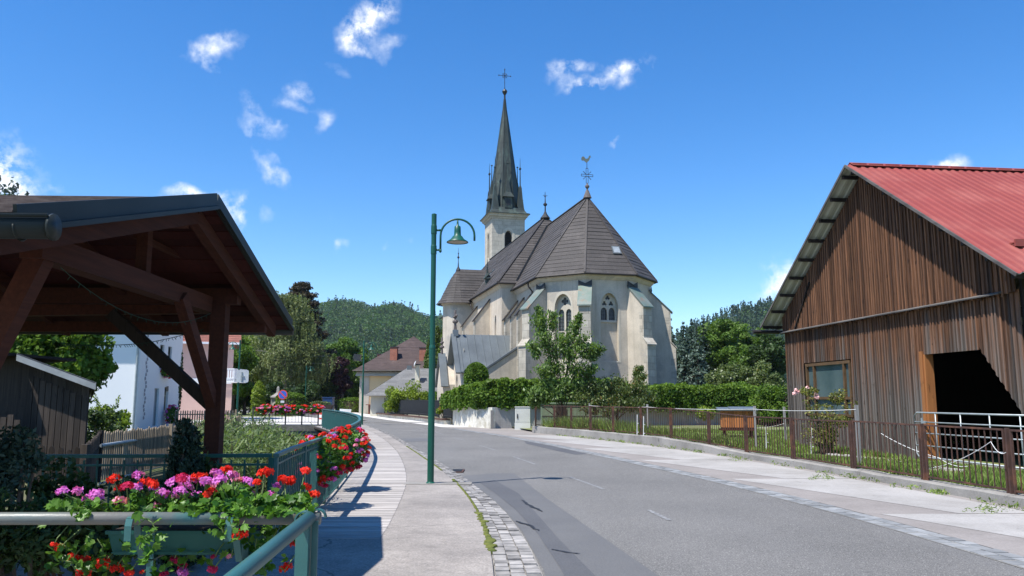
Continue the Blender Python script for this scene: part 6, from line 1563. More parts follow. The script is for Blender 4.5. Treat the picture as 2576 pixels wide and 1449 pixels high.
def flowerhead(r, nfl, pet, g, c=(0, 0, 0), loose=False):
    """umbel of five-petalled florets"""
    mb = MB(); u = g.normal(size=(nfl, 3)); u /= np.linalg.norm(u, axis=1)[:, None]; u[:, 2] = np.abs(u[:, 2]) * .8 - .1; 
    for i in range(nfl):
        o = np.array(c) + u[i] * r * g.uniform(.75, 1.05) * np.array([1, 1, .75]); z = u[i] + g.normal(size=3) * .35; z /= np.linalg.norm(z); x = np.cross(z, g.normal(size=3)); x /= np.linalg.norm(x); y = np.cross(z, x); tone = g.random()
        for k in range(5):
            a = 2 * pi * k / 5 + (.35 if k in (0, 1) else 0); d = x * cos(a) + y * sin(a); s = -x * sin(a) + y * cos(a); w = pet * .36
            pts = [o, o + d * pet * .55 + s * w + z * pet * .16, o + d * pet * 1.0 + s * w * .55 + z * pet * .1, o + d * pet * 1.0 - s * w * .55 + z * pet * .1, o + d * pet * .55 - s * w + z * pet * .16]
            mb.add(pts, [(0, 1, 2, 3, 4)], min(1, max(0, tone * .7 + g.random() * .3)))
    return mb
gF = np.random.default_rng(99)
heads = {}
for mt in ('f_red', 'f_mag', 'f_crim', 'f_pink'):
    for v in range(2):
        mb = flowerhead(.034, 15, .021, gF); me_o = mb.build('flower_head', mt); heads[(mt, v)] = me_o.data; bpy.data.objects.remove(me_o)
def put_head(parent, mt, p, s=1.0):
    o = bpy.data.objects.new('flower_head', heads[(mt, rnd.randint(0, 1))]); col.objects.link(o); o.parent = parent
    o.location = world_mat(parent).inverted() @ Vector(p); o.rotation_euler = (rnd.uniform(-.5, .3), rnd.uniform(-.4, .4), rnd.uniform(0, 6.3)); o.scale = (s,) * 3
FB = thing('flower_box', 'long dark green planter box of red and magenta geraniums hung on the nearest railing', 'flower box', (-1.9, 4.3, .6))
YB = 4.30
def wz(px, py, Y=YB): return W(px, py, Y)
bl_, br_ = wz(268, 1370), wz(658, 1370); zt, zb_ = wz(460, 1338).z, wz(460, 1398).z
m = MB(); d2 = .20
m.extr([(bl_.x, YB, zt), (bl_.x + .03, YB + .02, zb_), (bl_.x + .03, YB + d2, zb_), (bl_.x, YB + d2 + .02, zt)], (br_.x - bl_.x, 0, 0), .5); m.b2((bl_.x - .008, YB - .008, zt - .012), (br_.x + .008, YB + .006, zt + .006)); m.b2((bl_.x + .03, YB - .004, zb_ + .012), (br_.x, YB + .004, zb_ + .018)); m.build('trough', 'box', FB)
MB().b2((bl_.x + .02, YB + .01, zt - .05), (br_.x - .02, YB + d2, zt + .008)).build('soil', 'soil', FB)
for px in (343, 590):
    x = wz(px, 1300, 4.1).x; m = MB(); zc = 1.0; m.tube([(x, 4.05 + .0, .8)] * 1 + [(x, 4.05, .8)], .0, 3) if 0 else None
    pts = [(x, 4.02, .93), (x, 4.018, 1.0), (x, 4.03, 1.035), (x, 4.07, 1.047), (x, 4.11, 1.03), (x, 4.125, .95), (x, 4.20, .80), (x, 4.27, zb_ - .02)]
    for a, b in zip(pts, pts[1:]): m.beam(a, b, .034, .005, up=(0, -1, .3), r=.5)
    m.b2((x - .017, YB - .016, zb_ - .5), (x + .017, YB - .010, zt + .02)); m.b2((x - .017, YB - .016, zb_ - .02), (x + .017, YB + d2, zb_ - .014)); m.build('bracket', 'rail', FB)
hd = [(450,835,'m',1.0),(565,835,'m',1.0),(700,860,'m',1.25),(640,895,'m',1.1),(825,750,'r',1.05),(860,815,'r',.9),(915,805,'c',1.1),(1000,720,'m',1.0),(1060,780,'r',1.35),(990,805,'m',.95),(1110,815,'m',.8),(1170,855,'m',1.3),(870,915,'p',1.15),(1135,940,'p',1.0),(1310,745,'c',1.15),(1240,770,'m',1.0),(1430,735,'r',1.2),(1330,805,'m',1.3),(1300,835,'m',1.1),(1480,770,'m',1.2),(1410,870,'m',1.1),(1520,850,'r',1.15),(1545,905,'r',.9),(1555,710,'m',1.1),(1630,685,'r',1.15),(1580,760,'m',1.2),(1530,790,'p',1.1),(1480,935,'r',.7),(1790,770,'m',1.15),(1850,775,'r',.8),(1910,705,'r',1.3),(2080,765,'r',1.45),(2050,755,'r',1.1),(2200,690,'r',1.0),(2210,805,'r',.9),(2260,865,'r',1.1),(1990,800,'m',.85),(1955,865,'m',1.0),(1820,855,'p',.7),(1700,750,'p',1.0),(1680,720,'m',.9),(2025,940,'r',.6),(1380,760,'m',1.1),(1260,880,'p',.8),(1100,790,'r',1.0),
      (385,1222,'r',.6),(425,1245,'r',.75),(525,1315,'r',1.0),(600,1335,'r',1.15),(745,1350,'r',1.3),(835,1395,'r',1.3),(605,1420,'r',1.35),(930,1430,'r',.9),(1025,1420,'r',.5),(1250,1335,'c',.9),(1320,1385,'c',.9),(1310,1425,'m',1.2),(1530,1400,'c',.9),(1660,1308,'p',.6),(1720,1150,'r',1.2),(2120,1215,'r',.8),(2055,1390,'r',1.1),(1180,1440,'c',.8),(1540,1310,'c',.5)]
cmap = {'m': 'f_mag', 'r': 'f_red', 'c': 'f_crim', 'p': 'f_pink'}
ox = lambda q: (q[0] * .349, 943.4 + q[1] * .349)
LV = MB(); SM = MB()
def leaves_at(P, size):
    V, K = leafshapes(np.asarray(P), size, gF); LV.bulk(V, K, gF.random(len(P)))
for (zx, zy, cc, s) in hd:
    px, py = ox((zx, zy)); low = zy > 1100
    Y = 4.22 + rnd.uniform(-.1, .12) if not low else 4.28 + rnd.uniform(-.03, .12)
    if zy < 720 or (zx > 1880 and not low): Y = 4.42 + rnd.uniform(0, .08)
    if cc == 'r' and 1110 < zy < 1200: Y = 4.0
    p = W(px, py, Y); put_head(FB, cmap[cc], p, s * .78)
    root = Vector((min(max(p.x + rnd.uniform(-.08, .08), bl_.x + .1), br_.x + .55), YB + .08, zt + .05)) if not low else Vector((min(max(p.x + .1, bl_.x), br_.x), YB + .02, zt))
    root = root if not low else p + Vector((rnd.uniform(.02, .09), .03, .09)); mid = p.lerp(root, .5) + Vector((0, -.03, -.01)); SM.tube([root, mid, p - Vector((0, 0, .01))], .0032, 4)
    k = 2 if not low else 5; P = np.array(mid) + gF.normal(size=(k, 3)) * (.04 if not low else .055); leaves_at(P, .045)
def region(x0, y0, x1, y1, n, Ya, Yb, size=.045):
    P = []
    for _ in range(n):
        zx = rnd.uniform(x0, x1); zy = rnd.uniform(y0, y1); px, py = ox((zx, zy)); P.append(tuple(W(px, py, rnd.uniform(Ya, Yb))))
    leaves_at(P, size)
region(1100, 870, 2230, 985, 900, 4.2, 4.5); region(1500, 800, 1800, 985, 420, 4.2, 4.5); region(1300, 900, 1800, 1020, 260, 4.05, 4.3)
region(900, 930, 1300, 985, 150, 4.15, 4.45); region(960, 850, 1110, 900, 60, 4.2, 4.3); region(380, 900, 720, 985, 110, 4.1, 4.4); region(1780, 960, 2250, 1010, 120, 4.0, 4.4)
region(520, 980, 640, 1020, 16, 3.98, 4.05); region(1700, 980, 2100, 1010, 60, 4.0, 4.1); region(350, 905, 450, 960, 14, 4.2, 4.3, .05); region(600, 940, 1100, 985, 60, 4.2, 4.4)
# trailing shoots in front of the box
def trail(pts, n, size=.045, Y=4.16, w=.03):
    Q = [W(*ox(p), Y) for p in pts]; SM.tube(Q, .003, 4); P = []
    for _ in range(n):
        t = rnd.random() * (len(Q) - 1); k = int(t); P.append(tuple(Q[k].lerp(Q[k + 1], t - k) + Vector((rnd.gauss(0, w), rnd.gauss(0, w), rnd.gauss(0, w * .6)))))
    leaves_at(P, size)
trail([(1000, 1010), (1090, 1060), (1130, 1120), (1040, 1170), (1010, 1240), (1050, 1290), (1040, 1370)], 26, .05, 3.98)
trail([(1600, 1010), (1660, 1060), (1690, 1150), (1700, 1190)], 12, .042, 3.98); trail([(1590, 1040), (1600, 1110), (1610, 1140)], 14, .045, 4.05)
trail([(1850, 1180), (1840, 1260), (1850, 1330), (1880, 1440)], 44, .048, 4.2, .035); trail([(2000, 1010), (2040, 1060), (1990, 1130), (1930, 1240)], 60, .045, 4.25, .05); trail([(1900, 1020), (1960, 1060)], 30, .045, 4.2, .05)
trail([(430, 1210), (480, 1240), (540, 1290), (520, 1370), (560, 1430)], 26, .045, 4.25, .05); trail([(700, 1180), (740, 1240), (720, 1330), (800, 1360)], 22, .045, 4.32, .06); trail([(440, 1330), (560, 1360), (700, 1420)], 24, .045, 4.25, .04); trail([(1200, 1320), (1300, 1380), (1340, 1440)], 16, .045, 4.34, .06)
LV.build('leaves', 'lf_ivy', FB); SM.build('stems', 'stem', FB)

def hanging_box(label, c, r, seed, n=900, nh=55, group='flower boxes of geraniums', rz=0, trough=True, leafsz=.055, headsz=1.3, name='flower_box', bloomstuff=False):
    g = np.random.default_rng(seed); t = thing(name, label, 'flower box', (c[0], c[1], c[2] + .05), group=group); lv = MB(); R_ = Matrix.Rotation(rz, 3, 'Z')
    P, N = blob(n, (0, 0, 0), r, g, .5); P[:, 2] = np.where(P[:, 2] < 0, P[:, 2] * 1.15, P[:, 2] * .8); P = P @ np.array(R_).T + np.array(c)
    if leafsz > .07: lv.bulk(leafquads(P, leafsz * 1.2, N, .8, .3, g), 4, g.random(n))
    else: V, K = leafshapes(P, leafsz, g); lv.bulk(V, K, g.random(n))
    lv.build('leaves', 'lf_ivy', t)
    if trough: MB().box((c[0], c[1], c[2] - .02), (r[0] * 1.3, .18, .2), rz).build('trough', 'box', t)
    P, N = blob(nh, (0, 0, 0), np.array(r) * 1.05, g, .92); P[:, 2] = np.where(P[:, 2] < 0, P[:, 2] * 1.15, P[:, 2] * .85)
    Pw = P @ np.array(R_).T + np.array(c)
    if bloomstuff:
        for p in Pw: put_head(t, str(g.choice(['f_red', 'f_pink', 'f_mag'] if group else ['f_mag', 'f_crim', 'f_red'], p=[.5, .35, .15])), tuple(p), 2.1 * g.uniform(.8, 1.2))
        return t
    for p, q in zip(Pw, P):
        lo = q[2] < -r[2] * .25; mt = g.choice(['f_red', 'f_crim', 'f_mag'], p=[.35, .35, .3]) if lo else g.choice(['f_red', 'f_mag', 'f_pink', 'f_crim'], p=[.62, .18, .1, .1]); put_head(t, str(mt), tuple(p), headsz * g.uniform(.8, 1.15))
    return t
hanging_box('bushy hanging geraniums, red above and crimson below, nearer of the two on the boardwalk railing', (-2.76, 11.7, .80), (.44, .36, .36), 81, 1500, 85, rz=R(95), headsz=1.15)
hanging_box('bushy hanging geraniums, the farther of the two on the boardwalk railing', (-2.84, 14.0, .82), (.46, .36, .38), 82, 1400, 85, rz=R(98), headsz=1.2)
x0_, x1_ = W(652, 1003, 46.5).x, W(812, 1003, 46.5).x
for i in range(4):
    x = x0_ + (x1_ - x0_) * (i + .5) / 4; hanging_box(['leftmost flower box of the four on the bridge railing', 'second flower box from the left on the bridge railing', 'third flower box from the left on the bridge railing', 'rightmost flower box on the bridge railing, touching the green parapet'][i], (x, 46.5, 1.05), (.56, .22, .26), 85 + i, 800, 46, leafsz=.1, group='flower boxes on the bridge railing', bloomstuff=True)

# ================================================================== FOREGROUND RAILING
FR = thing('pipe_railing', 'worn blue-green pipe railing in the foreground, turning towards the viewer', 'railing', (-1.0, 4.07, 0))
YR = 4.075; zR = W(400, 1305, YR).z; xe = W(806, 1298, YR).x; rp_ = .031
m = MB(); m.tube([(-4.2, YR, zR), (xe + .0, YR, zR + .002)], rp_, 20, rv=.5); m.build('top_pipe', 'railworn', FR, smooth=True)
p1 = W(775, 1305, 3.98); p2 = W(560, 1480, 2.86); dd = (p2 - p1); 
m = MB(); m.tube([p1 + Vector((0, .02, 0)), p1 + dd * 1.0, p1 + dd * 2.2], .033, 20, rv=.5); m.build('side_pipe', 'rail', FR, smooth=True)
xp = W(770, 1380, 4.0).x
m = MB(); m.b2((xp - .042, 3.955, 0), (xp + .020, 3.965, zR + .005)); m.b2((xp - .042, 3.965, 0), (xp - .034, 4.02, zR)); m.b2((xp + .012, 3.965, 0), (xp + .020, 4.02, zR)); 
m.b2((xp + .024, 4.0, 0), (xp + .054, 4.012, zR + .0)); m.build('corner_post', 'rail', FR)
m = MB()
for x, y, r in ((xp - .012, 3.985, .042), (xp + .038, YR, .040)):
    a = np.linspace(0, pi, 11); pts = [(x + r * cos(q) * .9, y - .0, zR + .005 + r * sin(q)) for q in a]
    for u, v_ in zip(pts, pts[1:]): m.beam(u, v_, .05 if x < xp else .03, .007, up=(0, 0, 1) if 0 else (0.01, 0, 1), r=.5)
m.build('saddle', 'rail', FR)
MB().b2((-3.3, 4.05, 0), (-3.25, 4.10, zR)).build('post', 'rail', FR)

# ================================================================== HOUSES
def facebox(o, ex, L, D, z0, z1):
    """corners of a block: o corner, ex unit along the front, D depth backwards"""
    ex = Vector((*ex, 0)).normalized(); ey = Vector((-ex.y, ex.x, 0)); o = Vector((*o, 0)); return o, ex, ey
class House:
    def __init__(s, name, label, o, ang, L, D, H, mat, zb=0):
        s.o = Vector((o[0], o[1], 0)); s.ex = Vector((cos(ang), sin(ang), 0)); s.ey = Vector((-sin(ang), cos(ang), 0)); s.L, s.D, s.H = L, D, H
        s.t = thing(name, label, 'house', (o[0], o[1], 0), ang); s.mat = mat; s.zb = zb; s.holes = {0: [], 1: [], 2: [], 3: []}
    def p(s, a, b, z): return s.o + s.ex * a + s.ey * b + Vector((0, 0, z))
    def side(s, k):
        return [(s.p(0, 0, 0), s.ex, s.ey, s.L), (s.p(s.L, 0, 0), s.ey, -s.ex, s.D), (s.p(s.L, s.D, 0), -s.ex, -s.ey, s.L), (s.p(0, s.D, 0), -s.ey, s.ex, s.D)][k]
    def window(s, k, u, z, w, h, frame='trim', pane='glass', mull=True, name='window'):
        s.holes[k].append([(u, z), (u + w, z), (u + w, z + h), (u, z + h)]); o, ex, n, L = s.side(k); m = MB(); q = o + n * .10
        for a, b in (((u, z), (u + .07, z + h)), ((u + w - .07, z), (u + w, z + h)), ((u, z), (u + w, z + .07)), ((u, z + h - .07), (u + w, z + h))) + ((((u + w / 2 - .03, z), (u + w / 2 + .03, z + h)), ((u, z + h * .62), (u + w, z + h * .62 + .05))) if mull else ()):
            m.extr([q + ex * a[0] + Vector((0, 0, a[1])), q + ex * b[0] + Vector((0, 0, a[1])), q + ex * b[0] + Vector((0, 0, b[1])), q + ex * a[0] + Vector((0, 0, b[1]))], n * .05)
        f = m.build(name, frame, s.t); q = o + n * .17; MB().poly([q + ex * u + Vector((0, 0, z)), q + ex * (u + w) + Vector((0, 0, z)), q + ex * (u + w) + Vector((0, 0, z + h)), q + ex * u + Vector((0, 0, z + h))]).build('pane', pane, f); return f
    def surround(s, k, u, z, w, h, t=.12, mat='trim'):
        o, ex, n, L = s.side(k); m = MB(); q = o - n * .02
        m.panel(q, ex, [(u - t, z - t), (u + w + t, z - t), (u + w + t, z + h + t), (u - t, z + h + t)], [[(u + .01, z + .01), (u + w - .01, z + .01), (u + w - .01, z + h - .01), (u + .01, z + h - .01)]], n * .1, .5); return m.build('window_surround', mat, s.t)
    def walls(s):
        m = MB()
        for k in range(4): o, ex, n, L = s.side(k); m.panel(o, ex, [(0, -.3), (L, -.3), (L, s.H), (0, s.H)], s.holes[k], n * .2, .5)
        return m.build('wall', s.mat, s.t)
    def hip(s, oh, zr, inset, mat, row=.35, rise0=0):
        m = MB(); a, b, c, d = s.p(-oh, -oh, s.H - .05), s.p(s.L + oh, -oh, s.H - .05), s.p(s.L + oh, s.D + oh, s.H - .05), s.p(-oh, s.D + oh, s.H - .05)
        r0, r1 = s.p(inset, s.D / 2, zr), s.p(s.L - inset, s.D / 2, zr)
        course_face(m, a, b, r1, r0, row); course_face(m, b, c, r1, r1, row); course_face(m, c, d, r0, r1, row); course_face(m, d, a, r0, r0, row)
        m.poly([a, b, c, d], .3); return m.build('roof', mat, s.t)
    def gable(s, oh, zr, mat, row=.35, along='x'):
        m = MB(); e = s.H - .05
        if along == 'x':
            course_face(m, s.p(-oh, -oh, e), s.p(s.L + oh, -oh, e), s.p(s.L + oh, s.D / 2, zr), s.p(-oh, s.D / 2, zr), row); course_face(m, s.p(s.L + oh, s.D + oh, e), s.p(-oh, s.D + oh, e), s.p(-oh, s.D / 2, zr), s.p(s.L + oh, s.D / 2, zr), row)
        else:
            course_face(m, s.p(-oh, s.D + oh, e), s.p(-oh, -oh, e), s.p(s.L / 2, -oh, zr), s.p(s.L / 2, s.D + oh, zr), row); course_face(m, s.p(s.L + oh, -oh, e), s.p(s.L + oh, s.D + oh, e), s.p(s.L / 2, s.D + oh, zr), s.p(s.L / 2, -oh, zr), row)
        m.poly([s.p(-oh, -oh, e - .02), s.p(s.L + oh, -oh, e - .02), s.p(s.L + oh, s.D + oh, e - .02), s.p(-oh, s.D + oh, e - .02)], .3); return m.build('roof', mat, s.t)
def chimney(h, x, y, z0, z1, w, d, mat='brick', cap='black', ang=0):
    m = MB(); m.box((x, y, (z0 + z1) / 2), (w, d, z1 - z0), ang); c = m.build('chimney', mat, h); MB().box((x, y, z1 + .03), (w + .12, d + .12, .1), ang).build('cap', cap, c); return c
# yellow house with the great hipped roof
def PY(px, Y): return W(px, 1003, Y).x
Yh = 88; xl_ = PY(905, Yh)
h = House('yellow_house', 'yellow house with huge brown hipped roof and red brick chimneys', (xl_, Yh), R(2), 10.6, 11, 4.7, 'yellow')
h.window(0, PY(985, Yh) - xl_, 2.85, .95, 1.15); h.surround(0, PY(985, Yh) - xl_, 2.85, .95, 1.15); h.window(0, PY(1050, Yh) - xl_, 2.85, .95, 1.15); h.window(3, 4, 2.8, .95, 1.15); h.window(3, 7.5, 2.8, .95, 1.15)
h.walls(); h.hip(.75, 8.9, 5.29, 'roofbrown', .3)
m = MB(); m.extr([h.p(-.03, -.03, 0), h.p(1.0, -.03, 0), h.p(1.0, -.03, 4.6), h.p(-.03, -.03, 4.6)], -h.ey * .0 + h.ey * -.03); m.extr([h.p(-.06, 0, 0), h.p(-.06, 1.0, 0), h.p(-.06, 1.0, 4.6), h.p(-.06, 0, 4.6)], h.ex * .04); m.build('corner_pilaster', 'trim', h.t)
m = MB(); m.extr([h.p(-.5, -.5, 4.1), h.p(11.1, -.5, 4.1), h.p(10.9, -.25, 4.62), h.p(-.3, -.25, 4.62)], h.ey * .25); m.extr([h.p(-.1, -.06, 2.2), h.p(10.6, -.06, 2.2), h.p(10.6, -.06, 2.32), h.p(-.1, -.06, 2.32)], h.ey * .05); m.build('cornice', 'trim', h.t)
m = MB(); m.tube([h.p(-.75, -.8, 4.66), h.p(11.3, -.8, 4.66)], .09, 6); m.build('roof_gutter', 'gutter', h.t)
for px, pyt, pyb, yy in ((957, 892, 925, 91.5), (989, 874, 908, 89.6), (1063, 876, 908, 89.6)): c = W(px, 1003, yy).x; chimney(h.t, c, yy, HT(pyb, yy) - .6, HT(pyt, yy), .78, .9)
m = MB()
for px in (968, 985, 1003, 1020, 1037): p = W(px, 936, 88.4); m.beam(p - Vector((0, 0, .25)), p + Vector((0, 0, .3)), .05, .05)
m.beam(W(960, 933, 88.4) + Vector((0, 0, .15)), W(1045, 933, 88.4) + Vector((0, 0, .15)), .06, .12); m.build('snow_rail', 'galv', h.t)
m = MB(); p = W(937, 1018, 87.4); m.box((p.x, p.y, p.z), (1.3, .9, .08), 0, ry=.0); m.box((p.x, p.y + .3, p.z - .6), (.9, .6, 1.2)); m.build('porch', 'rooftile', h.t)
# grey roofed annexe
Ya = 74; xa_ = PY(932, Ya)
h = House('annexe_house', 'low cream annexe with grey slate hipped roof and satellite dish', (xa_, Ya), R(4), 10, 8, 1.95, 'cream')
h.window(0, 3.4, .6, .8, .9); h.walls(); h.hip(.5, 4.55, 3.0, 'roofgrey', .28)
c = chimney(h.t, W(1049, 1003, 76).x, 76, 2.5, HT(918, 76), .42, .42, 'cream', 'black')
m = MB(); dc = W(1043.5, 915, 75.6); m.lathe((0, 0, 0), [(0, .06), (.2, .03), (.34, -.04), (.35, -.05)], 16)
mm2 = Matrix.Translation(dc) @ Matrix.Rotation(R(-72), 4, 'Y') @ Matrix.Rotation(R(-20), 4, 'Z')
m.v = [np.array([list(mm2 @ Vector(q)) for q in a]) for a in m.v]; m.tube([dc, W(1048, 921, 76)], .03, 5); m.build('satellite_dish', 'carwhite', h.t, smooth=False)
MB().box(tuple(W(1030, 925, 76.0)), (.45, .3, .4)).build('dormer', 'zinc', h.t)
# white house on the left
o_ = (W(345, 1003, 42).x, 42); ang = R(8)
h = House('white_house', 'white rendered house with painted vertical ornament and flower boxes', (o_[0] - 9 * cos(ang), o_[1] - 9 * sin(ang)), ang, 9, 8.2, 7.2, 'housewhite')
def uof(px):  # distance along the right-hand side at a pixel column
    X = (px - 1288) / FPX; best = min(np.linspace(0, 8.2, 400), key=lambda u: abs((o_[0] - sin(ang) * u) / (o_[1] + cos(ang) * u) - X)); return float(best)
for (px0, px1, z0, z1) in ((404, 411, 3.35, 4.7), (424, 430, 3.35, 4.7)): a_, b_ = uof(px0), uof(px1); h.window(1, a_, z0, max(b_ - a_, .8), z1 - z0, 'black')
a_, b_ = uof(396), uof(404); h.window(1, a_, .1, max(.9, b_ - a_), 2.1, 'galv', 'signgrey', False, 'door'); a_ = uof(421); h.window(1, a_, .9, .8, 1.4, 'trim')
h.window(0, 4.6, 3.4, 1.1, 1.5, 'trim'); h.walls(); h.gable(1.0, 10.2, 'roofbrown', along='y')
for z in (3.35,): q = h.p(5.78, -.06, z); m = MB(); m.box(tuple(h.p(6.05, -.05, 4.15)), (.55, .05, 1.55), ang); m.build('green_shutter', 'green', h.t)
m = MB(); m.tube([h.p(8.9, -.08, 7.0), h.p(8.9, -.08, 0)], .055, 8); m.build('downpipe', 'galv', h.t)
m = MB(); u0 = uof(369); q = h.p(9, 0, 0); 
for k in range(26): z = .5 + k * .21; a = sin(k * 1.7) * .12; m.extr([h.p(9.015, u0 + .25 + a - .10, z), h.p(9.015, u0 + .25 + a + .12, z + .05), h.p(9.015, u0 + .3 + a, z + .2), h.p(9.015, u0 + .12 + a, z + .16)], h.ex * .006)
m.build('painted_ornament', 'sgraf' if 'sgraf' in M else 'signgrey', h.t)
MB().extr([h.p(9.02, uof(425), 2.05), h.p(9.02, uof(429), 2.05), h.p(9.02, uof(429), 2.35), h.p(9.02, uof(425), 2.35)], h.ex * .02).build('name_plate', 'black', h.t)
wc = W(418, 934, 46.5); hanging_box('magenta flowers in a window box on the white house', (wc.x + .15, wc.y, wc.z), (.35, .8, .32), 95, 900, 50, leafsz=.09, group=None, bloomstuff=True, trough=False)
wc = W(424, 1045, 47); hanging_box('red flowering pot plant beside the white house door', (wc.x + .2, wc.y, .75), (.35, .4, .6), 96, 800, 36, leafsz=.09, group=None, bloomstuff=True, trough=False)
m = MB(); P, N = blob(2600, (W(441, 1003, 50).x, 50, 2.6), (.35, .5, 2.6)); m.bulk(leafquads(P, .16, N, .8), 4, NR.random(2600)); tag(m.build('climbing_ivy', 'lf_dark', origin=(W(441, 1003, 50).x, 50, 0)), 'dark ivy climbing between the white house and the pink house', 'climber')
# pink house with white balcony
h = House('pink_house', 'pink rendered house with brown roof behind the pavilion post', (W(440, 1003, 60).x, 60), R(20), 4.0, 6, 5.9, 'pink')
h.window(0, 2.6, 3.4, .9, 1.2); h.window(0, 2.6, .9, .9, 1.2); h.walls(); h.gable(.5, 8.0, 'rooftile')
MB().extr([h.p(-.03, -.03, 2.75), h.p(3.93, -.03, 2.75), h.p(3.93, -.03, 3.15), h.p(-.03, -.03, 3.15)], h.ey * -.02).build('white_band', 'housewhite', h.t); m = MB(); m.extr([h.p(-.5, -.6, 5.72), h.p(4.4, -.6, 5.72), h.p(4.4, -.6, 5.88), h.p(-.5, -.6, 5.88)], h.ey * -.08); m.build('eaves_board', 'housewhite', h.t)
bx0, bx1 = W(548, 1003, 57.5).x, W(589, 1003, 57.5).x; z0, z1 = HT(958, 57.5), HT(927, 57.5)
m = MB(); m.b2((bx0, 57.3, z0 - .1), (bx1, 60, z0 + .05)); m.b2((bx0, 57.28, z1 - .08), (bx1, 57.42, z1)); m.b2((bx0, 57.28, z0 + .15), (bx1, 57.4, z0 + .22)); k = bx0
while k < bx1: m.b2((k, 57.3, z0), (k + .09, 57.36, z1)); k += .17
m.b2((bx1 - .1, 57.3, z0), (bx1, 57.42, z1)); m.b2((bx1 - .06, 57.42, z0 + .1), (bx1, 60, z1)); m.build('balcony', 'housewhite', h.t)
# road sign seen from behind on the left lamp
t = thing('road_sign', 'grey back of a rounded road sign fixed to the lamp post beside the white balcony', 'road sign', (W(606, 1003, 48.8).x, 48.8, 2.5))
sx0, sx1, sz0, sz1 = W(591, 1003, 48.8).x, W(622, 1003, 48.8).x, HT(962, 48.8), HT(931, 48.8); r = .09; pl = []
for cx, cz, a0 in ((sx1 - r, sz1 - r, 0), (sx0 + r, sz1 - r, pi / 2), (sx0 + r, sz0 + r, pi), (sx1 - r, sz0 + r, 1.5 * pi)):
    for q in range(5): a = a0 + q * pi / 8; pl.append((cx + r * cos(a), 48.85, cz + r * sin(a)))
MB().extr(pl, (0, .02, 0)).build('plate', 'signgrey', t); m = MB(); m.b2((sx0 + .3, 48.79, sz0 + .1), (sx0 + .38, 48.85, sz1 - .1)); m.b2((sx0 + .28, 48.78, sz0 + .35), (sx0 + .5, 48.84, sz0 + .40)); m.build('clamp', 'galv', t)
# no-parking sign
sY = 62; sx_, sz_ = W(711, 1003, sY).x, HT(993, sY)
t = thing('parking_sign', 'round blue no parking sign with red ring above the bridge flowers', 'road sign', (sx_, sY, 0)); MB().tube([(sx_, sY + .03, 0), (sx_, sY + .03, sz_)], .035, 8).build('pole', 'green', t)
disc = lambda r, y, mat, nm: MB().extr([(sx_ + r * cos(2 * pi * i / 28), y, sz_ + r * sin(2 * pi * i / 28)) for i in range(28)], (0, .012, 0)).build(nm, mat, t)
disc(.37, sY - .02, 'signred', 'ring'); disc(.30, sY - .03, 'blue', 'face'); MB().beam((sx_ - .20, sY - .036, sz_ + .20), (sx_ + .20, sY - .036, sz_ - .20), .012, .085, up=(1, 0, 1)).build('slash', 'signred', t)
MB().b2((sx_ - .14, sY - .03, sz_ - .62), (sx_ + .14, sY - .015, sz_ - .45)).build('plate', 'signgrey', t)

# ================================================================== FENCE AND LOW WALL BEFORE THE YELLOW HOUSE
LWp = [(-3.9, 51.2), (-4.9, 54.2), (-7.3, 61.5), (-9.6, 67), (-12.6, 76)]
m = MB(); wallrun(m, LWp, .4, -.1, [.26] * 5); o = m.build('low_wall', 'wallwhite', origin=(-5, 54, 0)); tag(o, 'low pale wall with dark coping below the black metal fence', 'wall'); m = MB(); wallrun(m, [(x - .04, y - .02) for x, y in LWp], .5, .262, [.34] * 5); m.build('coping', 'rust', o)
t = thing('metal_fence', 'black metal panel fence on the low wall before the annexe', 'fence', (-6, 57, .3))
def lwp(px):
    X = (px - 1288) / FPX; P = [Vector((a + .2, b, 0)) for a, b in LWp]; best = None
    for a, b in zip(P, P[1:]):
        for s in np.linspace(0, 1, 60):
            q = a.lerp(b, s); e = abs(q.x / q.y - X * 1.012)
            if best is None or e < best[0]: best = (e, q)
    return best[1]
for group_ in ([937, 955, 975, 995], [1003, 1031, 1060, 1095, 1109], [1121, 1141]):
    pts = [lwp(px) for px in group_]
    for p in pts: MB().beam(p + Vector((0, 0, .3)), p + Vector((0, 0, 1.72)), .07, .07).build('post', 'black', t)
    for a, b in zip(pts, pts[1:]):
        m = MB(); m.beam(a + Vector((0, 0, 1.5)), b + Vector((0, 0, 1.5)), .04, .05); m.beam(a + Vector((0, 0, .5)), b + Vector((0, 0, .5)), .04, .06); n = max(3, int((b - a).length / .11))
        for i in range(1, n): q = a.lerp(b, i / n); m.beam(q + Vector((0, 0, .38)), q + Vector((0, 0, 1.48)), .035, .02)
        m.build('panel', 'black', t)
m = MB(); c = lwp(1000); m.lathe((c.x + .3, c.y - 1.2, 0), [(.3, 0), (.38, .1), (.52, .36), (.56, .42), (.48, .42), (.4, .3)], 14); tag(m.build('planter_bowl', 'oldcon', origin=(c.x + .3, c.y - 1.2, 0)), 'round concrete planter bowl in front of the low wall', 'planter')
bush('bush', 'spreading green bush behind the black metal fence', (W(1018, 1003, 68).x, 68, 1.5), (2.3, 1.4, 1.3), 6000, .2, 'lf_lime', .5, 101, clumpn=18)
bush('climber_bush', 'dark climber filling the gap between the fence panels', tuple(lwp(999) + Vector((.1, .4, .9))), (.45, .4, .8), 1200, .14, 'lf_hedge', .7, 102)
bush('flowering_bush', 'small plant with orange flowers at the right end of the black fence', tuple(lwp(1116) + Vector((.1, .8, .9))), (.5, .5, .5), 900, .13, 'lf_lime', .6, 103)
